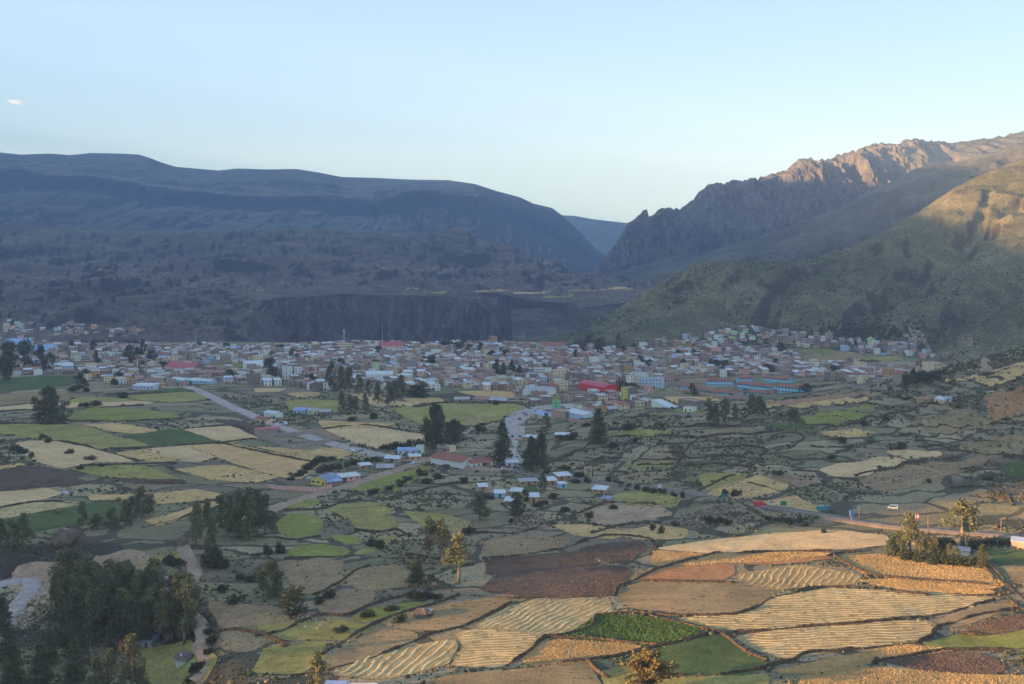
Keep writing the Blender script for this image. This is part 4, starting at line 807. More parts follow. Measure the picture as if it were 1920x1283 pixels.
# hill shrubs
rr_, cc_ = RNG.integers(5, GF.shape[0]-2, 30000), RNG.integers(40, GF.shape[1]-150, 30000); fr = RNG.random((30000, 2))
A0, A1, A2 = GF[rr_, cc_], GF[rr_+1, cc_], GF[rr_, cc_+1]; H3 = A0+(A1-A0)*fr[:, :1]+(A2-A0)*fr[:, 1:]
pxh = PXC+FPX*H3[:, 0]/H3[:, 1]; pyh = PYH-FPX*(H3[:, 2]-CAMZ)/H3[:, 1]
dn = sstep(-0.35, 0.45, fbm(H3[:, 0]/70, H3[:, 1]/70, 4, 85)); wood = np.exp(-((pxh-1640)/110)**2-((pyh-622)/22)**2)
keep = RNG.random(30000) < dn*0.36*(1-0.5*sstep(470, 400, pyh))+wood*0.8; H3 = H3[keep]; wood = wood[keep]
sz = RNG.uniform(0.6, 1.5, len(H3))*(1+1.6*wood)
print('hill shrubs', len(H3))
tag(link('hillside_shrubs', blobs(H3, sz, [MATS['leaf_hill'], MATS['leaf_bush']], (RNG.random(len(H3)) < 0.35).astype(int), 1.0, 6)), 'dark shrubs and small trees covering the green hill', 'shrubs', kind='stuff')
# pale fields and dark copses on the far slopes (laid on the slope surfaces)
def on_grid(G, px, py, rmin=0):
    gx = PXC+FPX*G[:, :, 0]/G[:, :, 1]; gy = PYH-FPX*(G[:, :, 2]-CAMZ)/G[:, :, 1]
    d = (gx-px)**2+((gy-py)*2)**2; d[:rmin] = 1e9; i = np.unravel_index(np.argmin(d), d.shape); return i, G[i]
FAR = [('B', 85, 487, 22, 3), ('B', 150, 492, 26, 5), ('B', 40, 497, 16, 3), ('B', 185, 507, 20, 5), ('B', 265, 516, 26, 4), ('B', 340, 509, 16, 3), ('B', 415, 518, 22, 4), ('B', 465, 518, 14, 3), ('B', 380, 526, 26, 4), ('B', 425, 528, 12, 4), ('B', 560, 525, 40, 4), ('B', 560, 557, 40, 6), ('B', 620, 556, 30, 4), ('B', 840, 506, 26, 4), ('B', 660, 497, 22, 4), ('B', 700, 538, 40, 3), ('B', 600, 540, 30, 3), ('B', 480, 555, 30, 4), ('T', 702, 546, 60, 6), ('L', 800, 550, 56, 7), ('T', 642, 552, 44, 5), ('T', 760, 543, 40, 5)]
FAR2 = [('T', 930, 544, 60, 8), ('W', 1010, 549, 66, 7), ('L', 1045, 556, 44, 8), ('T', 1150, 541, 50, 7), ('B', 1090, 545, 44, 7)]
k = 0
for G_, lst, rm in ((GB, FAR, 8), (GC, FAR2, 3)):
    for typ, px, py, wpx, hpx in lst:
        gx = PXC+FPX*G_[:, :, 0]/G_[:, :, 1]; gy = PYH-FPX*(G_[:, :, 2]-CAMZ)/G_[:, :, 1]
        jx = 6*fbm(gx/9+k, gy/5, 2, 91)
        m_ = (np.abs(gx-px+jx) < wpx*0.7) & (np.abs(gy-py+(gx-px)*0.03) < hpx*0.34+0.6+1.2*fbm(gx/7, gy/3+k, 2, 97))
        m_[:rm] = False; m_[62:] = m_[62:] & False if G_ is GB else m_[62:]
        rows_, cols_ = np.where(m_[:-1, :-1] & m_[1:, 1:])
        if len(rows_) == 0: continue
        nc = G_.shape[1]; vid = {}; V = []; F = []
        for r_, c_ in zip(rows_, cols_):
            f = []
            for q in ((r_, c_), (r_+1, c_), (r_+1, c_+1), (r_, c_+1)):
                if q not in vid: vid[q] = len(V); p = G_[q].copy(); p[2] += 0.8; p[1] -= 1.0; V.append(p)
                f.append(vid[q])
            F.append(tuple(f))
        o = link('far_field', mesh_from(V, F, [FT[typ][1]], smooth=True)); o['kind'] = 'structure'; o['category'] = 'field'
        o['label'] = f'small pale far field on the {"brown slopes" if G_ is GB else "gorge terrace"}, {order_words(sorted(q[1] for q in lst).index(px))} from the left'
        k += 1
# bare scars on the hill foot
for mat, px, py, wpx, hpx, lab in (('boulder', 1718, 634, 24, 13, 'pinkish quarry scar at the foot of the green hill'), ('boulder', 1815, 650, 16, 8, 'pale grey landslide scar above the bend of the hill road'), ('wall_stone', 1640, 560, 20, 9, 'dark eroded bank in the middle gully of the hill'), ('wall_stone', 1790, 545, 9, 12, 'dark streak of bare rock on the right spur')):
    jx = 9*fbm(PXF/12, PYF/9, 3, 93); d_ = ((PXF-px+jx)/wpx)**2+((PYF-py+jx*.6)/hpx)**2; m_ = (d_ < 1) & (VF > 1.05)
    rows_, cols_ = np.where(m_[:-1, :-1] & m_[1:, 1:] & m_[1:, :-1]); vid = {}; V = []; F = []
    for r_, c_ in zip(rows_, cols_):
        f = []
        for q in ((r_, c_), (r_+1, c_), (r_+1, c_+1), (r_, c_+1)):
            if q not in vid: vid[q] = len(V); p = GF[q].copy(); p[2] += 0.9; p[1] -= 1.0; V.append(p)
            f.append(vid[q])
        F.append(tuple(f))
    if F: tag(link('bare_scar', mesh_from(V, F, [MATS[mat]])), lab, 'scar', kind='structure')
# ------------------------------------------------------------------ trees
MATS['bark'] = plain_mat('bark', (0.16, 0.125, 0.095), 0.9, 0.35, 1.5); MATS['pale_bark'] = plain_mat('pale_bark', (0.30, 0.235, 0.165), 0.85, 0.3, 1.2)
def leaves(cent, rad, n, size, rng, droop=0.35, flat=1.0):
    """n leaf sprays inside an ellipsoid clump"""
    d = rng.normal(0, 1, (n, 3)); d /= np.linalg.norm(d, axis=1)[:, None]; r = rng.random(n)**0.30
    p = cent+d*r[:, None]*np.array(rad)
    a = rng.normal(0, 1, (n, 3)); a[:, 2] -= droop; a /= np.linalg.norm(a, axis=1)[:, None]; b = np.cross(a, rng.normal(0, 1, (n, 3))); b /= np.linalg.norm(b, axis=1)[:, None]+1e-9
    s = size*rng.uniform(0.6, 1.4, n)[:, None]
    return np.stack([p-b*s*0.34, p+a*s*0.6-b*s*0.1, p+a*s, p+b*s*0.34], 1)
def tree_proto(kind, seed):
    rng = np.random.default_rng(seed); mb = MB(); L = []
    if kind in ('euc', 'euc_sparse', 'euc_wide', 'dense'):
        H = 16.0; top = H*(0.84 if kind not in ('euc_wide', 'dense') else 0.7); bend = rng.uniform(-0.5, 0.5, 2)
        tp = [(bend[0]*math.sin(t*2.6), bend[1]*t, t*top) for t in np.linspace(0, 1, 8)]
        mb.tube(tp, [0.36*(1-0.82*t)+0.03 for t in np.linspace(0, 1, 8)], 7)
        n = {'euc': 24, 'euc_sparse': 15, 'euc_wide': 30, 'dense': 84}[kind]; lo = {'euc': 0.16, 'euc_sparse': 0.42, 'euc_wide': 0.12, 'dense': 0.05}[kind]
        for i in range(n):
            t = lo+(1-lo)*(i+rng.random())/n; an = rng.uniform(0, 6.28); sp = math.sin(min(1, (1-t)*1.5+0.10)*1.57)
            W = {'euc': 2.5, 'euc_sparse': 3.0, 'euc_wide': 5.2, 'dense': 6.4}[kind]; rr = W*sp*rng.uniform(0.25, 1.0)
            c = np.array([bend[0]*math.sin(t*2.6)+rr*math.cos(an), bend[1]*t+rr*math.sin(an), t*H*0.95])
            bz = max(1.0, c[2]-rr*0.9-0.8); kk = min(bz/top, 0.98)
            b0 = (bend[0]*math.sin(kk*2.6), bend[1]*kk, bz)
            mb.tube([b0, tuple((np.array(b0)+c)/2+np.array([0, 0, 0.2])), tuple(c)], [0.12, 0.07, 0.03], 4, cap=False)
            r = rng.uniform(0.8, 1.45)*(1.25 if kind == 'euc_wide' else 1.0); L.append(leaves(c, (r, r, r*1.25), int(62*r*r), 0.62, rng))
        leaf = 'leaf_euc' if kind not in ('euc_wide', 'dense') else 'leaf_dark'
    elif kind == 'pine':
        H = 16.0; mb.tube([(0, 0, t*H*0.96) for t in np.linspace(0, 1, 6)], [0.34*(1-0.9*t)+0.02 for t in np.linspace(0, 1, 6)], 7)
        for i in range(46):
            t = 0.07+0.91*(i+0.5)/46; rr = 3.1*(1-t)**0.8*rng.uniform(0.65, 1.15)+0.25
            for q in range(3):
                an = rng.uniform(0, 6.28); e = np.array([rr*math.cos(an), rr*math.sin(an), t*H-0.25*rr+0.25])
                if q == 0: mb.tube([(0, 0, t*H-0.1), tuple(e)], [0.06, 0.02], 3, cap=False)
                c = e*np.array([0.62, 0.62, 1]); L.append(leaves(c, (0.55*rr+0.1, 0.55*rr+0.1, 0.34), int(16+8*rr), 0.5, rng, 0.1))
        leaf = 'leaf_pine'
    elif kind == 'round':
        H = 6.0; mb.tube([(0, 0, 0), (0.1, 0, 1.6), (0.05, 0.1, 3.2)], [0.2, 0.14, 0.06], 6)
        for i in range(16):
            an = rng.uniform(0, 6.28); z = rng.uniform(0.6, 5.0); rr = 2.1*math.sin(min(1, max(0.2, 1-abs(z-2.6)/3.2))*1.57)*rng.uniform(0.3, 1); r = rng.uniform(0.7, 1.2)
            c = np.array([rr*math.cos(an), rr*math.sin(an), z]); mb.tube([(0.05, 0, min(z*0.5, 2.8)), tuple(c)], [0.07, 0.02], 3, cap=False)
            L.append(leaves(c, (r, r, r*0.9), 80, 0.46, rng, 0.0))
        leaf = 'leaf_dark'
    else:  # bush
        H = 2.2; mb.tube([(0, 0, -0.1), (0, 0, 0.9)], [0.12, 0.05], 5)
        if kind == 'gold':
            for i in range(60):      # feathery sprays arching out from the base
                an = rng.uniform(0, 6.28); R_ = rng.uniform(0.15, 1.25); hh = rng.uniform(1.1, 2.25)*(1-0.28*R_)
                pts = [(R_*math.cos(an)*t**1.3, R_*math.sin(an)*t**1.3, hh*math.sin(t*1.75)/math.sin(1.57)) for t in np.linspace(0, 1, 7)]
                mb.tube(pts, [0.03*(1-t)+0.006 for t in np.linspace(0, 1, 7)], 3, cap=False)
                for t in np.linspace(0.3, 1, 9):
                    k = t*6; a_ = int(min(5, k)); q = np.array(pts[a_])+(np.array(pts[a_+1])-np.array(pts[a_]))*(k-a_); L.append(leaves(q, (0.1, 0.1, 0.12), 11, 0.12, rng, -0.5))
        else:
            for i in range(9):
                an = rng.uniform(0, 6.28); rr = rng.uniform(0.1, 1.2); z = rng.uniform(0.35, 1.5)*(1-rr*0.25); c = np.array([rr*math.cos(an), rr*math.sin(an), z])
                mb.tube([(0, 0, 0.2), tuple(c)], [0.05, 0.02], 3, cap=False); L.append(leaves(c, (0.7, 0.7, 0.6), 55, 0.36, rng, -0.2))
        leaf = 'leaf_bush' if kind == 'bush' else 'leaf_gold'
    Q = np.concatenate(L); V = Q.reshape(-1, 3)
    if kind in ('bush', 'gold', 'round'): V[:, 2] = np.maximum(V[:, 2], 0.03)
    cm = mesh_from(V, np.arange(len(V)).reshape(-1, 4), [MATS[leaf]])
    ex = np.percentile(np.abs(V[:, 0]), 97)
    return dict(trunk=mb.mesh([MATS['pale_bark' if kind.startswith('euc') else 'bark']], True), crown=cm, H=float(np.percentile(V[:, 2], 99.7)), W=float(2*ex))
PROT = {k: [tree_proto(k, 11*i+hash_) for i in range(n)] for k, n, hash_ in (('euc', 4, 100), ('euc_sparse', 3, 200), ('euc_wide', 3, 300), ('dense', 1, 350), ('pine', 2, 400), ('round', 3, 500), ('bush', 4, 600), ('gold', 1, 700))}
_tg = {}
NAMES = {'euc': ('eucalyptus_tree', 'tree'), 'euc_sparse': ('eucalyptus_tree', 'tree'), 'euc_wide': ('broad_tree', 'tree'), 'dense': ('dense_tree', 'tree'), 'pine': ('pine_tree', 'tree'), 'round': ('leafy_tree', 'tree'), 'bush': ('bush', 'bush'), 'gold': ('willow_bush', 'bush')}
def plant(kind, px, py, hpx, wpx, group, desc, pos=None, label=None):
    p = pp(px, py) if pos is None else Vector(pos); s = p.y/FPX; pr = PROT[kind][random.randrange(len(PROT[kind]))]
    nm, cat = NAMES[kind]; e = empty(nm, (p.x, p.y, p.z-0.1), random.uniform(0, 6.28))
    sz = hpx*s/pr['H']; sw = wpx*s/pr['W']; e.scale = (sw, sw*random.uniform(0.9, 1.1), sz)
    link('trunk' if cat == 'tree' else 'stem', pr['trunk'], e); link('crown' if cat == 'tree' else 'foliage', pr['crown'], e)
    e['category'] = cat; e['group'] = group
    if label: e['label'] = label
    else: _tg.setdefault((group, desc), []).append((px, e))
    return e
def T(kind, lst, group, desc):
    for px, py, h, w in lst: plant(kind, px, py, h, w, group, desc)
plant('dense', 95, 791, 66, 60, 'field trees', '', label='big dense dark tree standing alone in the left fields')
T('euc', [(622,735,58,22),(640,738,52,22),(655,735,48,24),(640,774,40,18),(656,774,34,14),(684,776,40,14),(692,745,34,16),(708,758,42,20),(728,762,46,20),(740,756,42,20),(752,745,42,20),(668,770,28,14),(672,742,40,18)], 'eucalyptus grove by the town', 'tall eucalyptus in the grove below the town')
T('round', [(790,746,28,30),(775,742,20,22)], 'eucalyptus grove by the town', 'round dark tree right of the eucalyptus grove')
T('dense', [(818,842,86,52),(850,828,42,42)], 'big trees over the white hall', 'big dark tree standing behind the white hall')
plant('pine', 942, 868, 78, 36, 'pines', '', label='dark pine beside the red roofed white hall')
plant('pine', 1122, 830, 64, 32, 'pines', '', label='dark pine at the lower edge of the brick houses')
T('pine', [(930,704,30,16),(944,706,26,16),(960,706,30,18),(974,708,24,16)], 'pines in the town', 'dark pine in the row inside the town')
T('euc_wide', [(995,886,68,30),(1012,889,78,30),(1000,860,40,26)], 'trees beside the boulevard', 'dark tree right of the boulevard')
T('euc', [(1024,812,38,18),(1017,926,40,16),(900,974,50,30),(1275,862,30,16)], 'single valley trees', 'slender green tree standing alone among the walls')
T('round', [(972,966,42,30),(985,940,22,16)], 'trees by the huts', 'bushy tree beside the tin roofed huts')
T('euc', [(1328,796,50,20),(1342,800,44,18),(1362,796,50,22),(1378,792,36,14),(1410,776,38,22),(1424,776,34,20)], 'eucalyptus row below the blue school', 'eucalyptus in the row below the blue school')
plant('euc_sparse', 1488, 810, 46, 34, 'slope trees', '', label='thin trunked tree beside the green terrace')
T('euc_sparse', [(806,1056,88,30),(828,1058,84,30)], 'lit tree pair', 'tall tree of the sunlit pair in mid valley')
plant('euc_sparse', 860, 1092, 92, 50, 'lit trees', '', label='tall golden lit eucalyptus with a bare orange trunk')
plant('pine', 780, 1092, 50, 28, 'small conifers', '', label='small dark conifer beside the golden lit eucalyptus')
plant('euc_wide', 505, 1122, 72, 46, 'pasture trees', '', label='larger bushy tree at the edge of the grey pasture')
plant('round', 555, 1152, 54, 44, 'pasture trees', '', label='smaller rounded tree right of the bushy tree')
T('euc', [(368,1022,82,30),(398,1052,88,24)], 'track trees', 'tall lit eucalyptus at the bend of the dirt track')
T('euc', [(412,988,60,34),(430,1000,72,34),(448,1004,86,34),(466,1006,92,36),(482,1002,84,32),(498,1000,74,28),(514,1002,42,18),(440,1010,60,30),(470,1012,56,32),(388,985,50,24)], 'eucalyptus copse', 'dark eucalyptus in the copse above the track')
T('bush', [(395,1064,30,34),(412,1066,28,30),(405,1058,34,24),(525,1038,24,18),(500,1040,20,18)], 'track bushes', 'green bush below the eucalyptus copse')
T('euc', [(20,1026,52,28),(44,1020,58,24),(2,1020,48,20)], 'left bank trees', 'eucalyptus on the left bank')
T('euc', [(265,972,60,28),(280,968,40,18),(235,986,50,24),(248,984,54,24),(210,990,38,24),(155,986,46,16),(182,992,30,26)], 'bank copse', 'tree in the copse beside the green field')
WOOD = [(112,1190),(128,1175),(140,1200),(150,1165),(160,1185),(172,1205),(185,1170),(198,1190),(210,1160),(222,1180),(232,1205),(245,1168),(255,1190),(268,1175),(280,1200),(292,1170),(300,1190),(312,1205),(322,1175),(335,1195),(345,1208),(352,1185),(165,1150),(205,1150),(240,1150),(285,1155),(120,1150),(140,1150)]
T('euc', [(x, y, random.uniform(95, 128), random.uniform(34, 48)) for x, y in WOOD], 'dark wood', 'dark tree in the wood at lower left')
T('euc_wide', [(130,1210,90,44),(215,1215,95,46),(260,1215,90,44),(175,1160,105,46),(230,1165,110,46)], 'dark wood', 'broad dark tree in the wood at lower left')
T('pine', [(25,1292,85,40),(75,1298,92,40),(140,1292,95,42),(12,1240,74,34),(92,1244,64,32),(150,1240,76,34),(5,1190,70,34)], 'lower corner conifers', 'dark conifer at the lower left corner')
T('euc', [(180,1316,86,34),(204,1320,104,34),(245,1322,132,42),(264,1318,84,32)], 'corner lit trees', 'golden topped tree rising from the bottom left edge')
plant('euc', 592, 1296, 74, 32, 'lit trees', '', label='lit eucalyptus rising beside the bottom edge roofs')
plant('gold', 1214, 1296, 74, 78, 'willows', '', label='golden feathery willow bush at the bottom edge')
plant('euc_sparse', 1805, 1022, 88, 64, 'farmhouse trees', '', label='tall golden tree with a bare trunk by the right farm')
plant('euc_sparse', 1706, 1044, 84, 40, 'farmhouse trees', '', label='pale lit tree at the left of the farm hedge')
T('round', [(1684,1042,44,28),(1672,1040,28,22),(1694,1046,46,22)], 'farmhouse trees', 'dark bushy tree in the farm hedge')
T('euc', [(1738,1048,48,26),(1752,1050,42,22),(1722,1050,40,20),(1780,1048,30,18),(1792,1052,28,16)], 'farmhouse trees', 'young thin tree in the farm garden')
plant('pine', 1842, 1062, 42, 24, 'farmhouse trees', '', label='small conical tree at the right end of the farm hedge')
T('bush', [(1700,1048,18,24),(1716,1052,16,24),(1730,1054,16,26),(1748,1056,16,26),(1766,1056,18,24),(1782,1058,16,24),(1800,1060,16,26),(1818,1060,18,26),(1770,1030,24,34),(1755,1028,22,30),(1830,1030,18,22),(1848,1022,10,14),(1862,1022,12,14),(1878,1022,10,14),(1895,1020,10,14)], 'farm hedge', 'green shrub of the farm hedge')
HEDGE = [(547,900),(556,894),(566,888),(575,882),(585,876),(594,870),(602,866),(612,864),(624,863),(722,842),(734,841),(746,840),(758,838),(770,836),(782,834),(600,886),(612,884),(624,882),(636,880),(650,876),(664,872),(690,868),(706,864),(900,930),(915,935),(706,925),(694,928),(730,918),(752,912),(765,900),(790,892),(800,906),(820,898),(1140,905),(1152,908),(1165,912),(1180,914),(1196,918),(1212,922),(1228,924),(1244,926),(1262,930),(1280,934),(1010,950),(1020,945),(1040,935),(1060,960),(1105,970),(1150,955),(1380,930),(1360,928),(1350,980),(1365,985),(1330,978),(1440,975),(1460,978),(1478,980),(1498,978),(1240,1000),(1225,995),(780,1122),(815,1122),(800,1120),(690,1155),(735,1145),(750,1165),(640,1185),(600,1130),(620,1120),(450,1085),(440,1130),(470,1090),(420,1110),(330,1060),(320,1056),(380,1250),(392,1225),(372,1270),(364,1262),(355,1280),(398,1205),(390,1190),(1100,905),(1085,895),(1060,880),(1075,905),(880,870),(870,905),(1265,985),(700,1025),(715,1030),(880,1000),(960,980),(1510,985),(1545,1000),(160,735),(150,728),(140,732),(226,720),(212,722),(228,746),(152,763),(165,763),(180,762),(130,850),(170,862),(90,830),(80,822),(40,850),(30,845),(60,858),(150,880),(190,875),(505,715),(700,785),(660,790),(900,810),(905,800),(1100,800),(1180,805),(1240,800),(1075,825),(1060,825),(1150,840),(1190,830),(1700,750),(1660,790),(1620,800),(1580,830),(1690,840),(1560,860),(1740,905),(1850,900),(1460,890)]
for px, py in HEDGE: plant('bush', px, py, random.uniform(9, 17)*(1.15 if py > 1000 else 0.8), random.uniform(13, 26)*(1.1 if py > 1000 else 0.75), 'bushes among the fields', 'round dark bush '+('beside a near field wall' if py > 1000 and px > 500 else 'beside the track' if py > 1000 else 'along the highway' if px > 1050 else 'on the left plain' if px < 520 else 'on the right slope' if px > 1450 else 'by the lanes below the town'))
for (group, desc), es in _tg.items():
    es.sort(key=lambda e: e[0])
    for k, (px, e) in enumerate(es):
        if 'label' not in e: e['label'] = desc if len(es) == 1 else f'{desc}, {order_words(k)} from the left'
# ------------------------------------------------------------------ buildings
def tone(r, g, b):
    c = srgb(r, g, b); return tuple(min(0.80, c[i]/q) for i, q in enumerate((0.47, 0.58, 0.74)))
def brick_mat(name, rgb):
    m, n, l, b = new_mat(name, 0.92, 0.1); c = tone(*rgb)
    tc = n.new('ShaderNodeTexCoord'); br = n.new('ShaderNodeTexBrick'); br.inputs['Scale'].default_value = 2.2
    br.inputs['Color1'].default_value = rgba(tuple(x*0.85 for x in c)); br.inputs['Color2'].default_value = rgba(tuple(min(.7, x*1.15) for x in c)); br.inputs['Mortar'].default_value = rgba(tuple(x*0.8+0.04 for x in c))
    mp = n.new('ShaderNodeMapping'); mp.inputs['Rotation'].default_value = (math.radians(90), 0, 0); l.new(tc.outputs['Object'], mp.inputs[0]); l.new(mp.outputs[0], br.inputs[0])
    nz = noise_node(n, l, tc.outputs['Object'], 0.35, 4, 0.7); r = ramp(n, l, nz.outputs[0], [(0.3, (0.72,)*3), (0.7, (1.2,)*3)])
    l.new(mixc(n, l, 1.0, br.outputs[0], r.outputs[0], 'MULTIPLY'), b.inputs['Base Color']); return m
def tin_mat(name, rgb, rough=0.55):
    m, n, l, b = new_mat(name, rough, 0.35); c = tone(*rgb)
    tc = n.new('ShaderNodeTexCoord'); nz = noise_node(n, l, tc.outputs['Object'], 0.3, 5, 0.7, 0.3); r = ramp(n, l, nz.outputs[0], [(0.3, tuple(x*0.72 for x in c)), (0.7, tuple(min(.8, x*1.2) for x in c))])
    wv = n.new('ShaderNodeTexWave'); wv.inputs['Scale'].default_value = 1.6; l.new(tc.outputs['Object'], wv.inputs[0]); bp = n.new('ShaderNodeBump'); bp.inputs['Strength'].default_value = 0.4; bp.inputs['Distance'].default_value = 0.08
    l.new(wv.outputs[0], bp.inputs['Height']); l.new(bp.outputs[0], b.inputs['Normal']); l.new(r.outputs[0], b.inputs['Base Color']); return m
PAINT = {'brick': brick_mat('brick', (120, 110, 111)), 'brown brick': brick_mat('brown_brick', (104, 98, 101)), 'pinkish brick': brick_mat('pink_brick', (138, 124, 121)), 'grey cement': plain_mat('cement', tone(122, 120, 124), 0.9, 0.2), 'white': plain_mat('white_paint', tone(184, 186, 192), 0.8, 0.12), 'cream': plain_mat('cream_paint', tone(172, 162, 146), 0.85, 0.15), 'pale blue': plain_mat('blue_paint', tone(134, 158, 190), 0.8, 0.12), 'pale green': plain_mat('green_paint', tone(138, 172, 140), 0.8, 0.12), 'yellow': plain_mat('yellow_paint', tone(190, 164, 92), 0.8, 0.12), 'orange': plain_mat('orange_paint', tone(196, 130, 84), 0.8, 0.12), 'pink': plain_mat('pink_paint', tone(186, 138, 138), 0.8, 0.12), 'bright blue': plain_mat('bright_blue_paint', tone(112, 164, 212), 0.75, 0.12), 'red': plain_mat('red_paint', tone(172, 44, 56), 0.7, 0.12), 'green': plain_mat('vivid_green_paint', tone(88, 150, 112), 0.75, 0.1), 'adobe': plain_mat('adobe', tone(136, 116, 96), 0.95, 0.2)}
ROOF = {'flat cement roof': plain_mat('flat_roof', tone(126, 122, 124), 0.95, 0.3, 0.25), 'grey tin roof': tin_mat('grey_tin', (130, 137, 150)), 'pale tin roof': tin_mat('pale_tin', (160, 174, 194), 0.5), 'rusty tin roof': tin_mat('rusty_tin', (122, 96, 92)), 'blue tin roof': tin_mat('blue_tin', (106, 134, 184), 0.5), 'tiled roof': tin_mat('terracotta', (120, 80, 74), 0.85), 'red tin roof': tin_mat('red_tin', (140, 68, 84), 0.6), 'slate blue roof': tin_mat('slate_tin', (98, 116, 146), 0.6), 'thatched roof': plain_mat('thatch', tone(86, 80, 84), 0.95, 0.3)}
MATS['pane'] = plain_mat('pane', (0.028, 0.032, 0.042), 0.25, 0.3, 0.5, 0, 0.5); MATS['frame'] = plain_mat('frame', tone(150, 146, 142), 0.8, 0.15); MATS['door'] = plain_mat('door', tone(74, 62, 60), 0.7, 0.3); MATS['tank'] = plain_mat('tank', (0.02, 0.02, 0.024), 0.6); MATS['steel'] = plain_mat('steel', tone(150, 152, 158), 0.5, 0.15); MATS['wood_pole'] = plain_mat('wood_pole', tone(112, 104, 98), 0.9, 0.2)
def win_mesh(w=1.3, h=1.25):
    mb = MB().box(-w/2, w/2, -0.06, 0.10, 0, h, 0); t = 0.1
    mb.box(-w/2+t, w/2-t, -0.075, -0.05, t, h-t, 1); return mb.mesh([MATS['frame'], MATS['pane']])
def win_parts(w, h):
    t = 0.1; mb = MB().box(-w/2, w/2, -0.06, 0.10, 0, t).box(-w/2, w/2, -0.06, 0.10, h-t, h).box(-w/2, -w/2+t, -0.06, 0.10, t, h-t).box(w/2-t, w/2, -0.06, 0.10, t, h-t).box(-0.04, 0.04, -0.05, 0.08, t, h-t)
    return mb.mesh([MATS['frame']]), MB().box(-w/2+t, w/2-t, -0.02, 0.06, t, h-t).mesh([MATS['pane']])
WIN_F, PANE = win_parts(1.3, 1.25); WINB_F, PANEB = win_parts(2.0, 1.3)
WIN = win_mesh(); WINB = win_mesh(2.0, 1.3); DOOR = MB().box(-0.55, 0.55, -0.07, 0.1, 0, 2.1).mesh([MATS['door']]); GATE = MB().box(-1.4, 1.4, -0.07, 0.1, 0, 2.6).mesh([MATS['door']])
TANK = MB().tube([(0, 0, 0), (0, 0, 0.15), (0, 0, 1.2), (0, 0, 1.4)], [0.5, 0.6, 0.6, 0.25], 10).mesh([MATS['tank']], False)
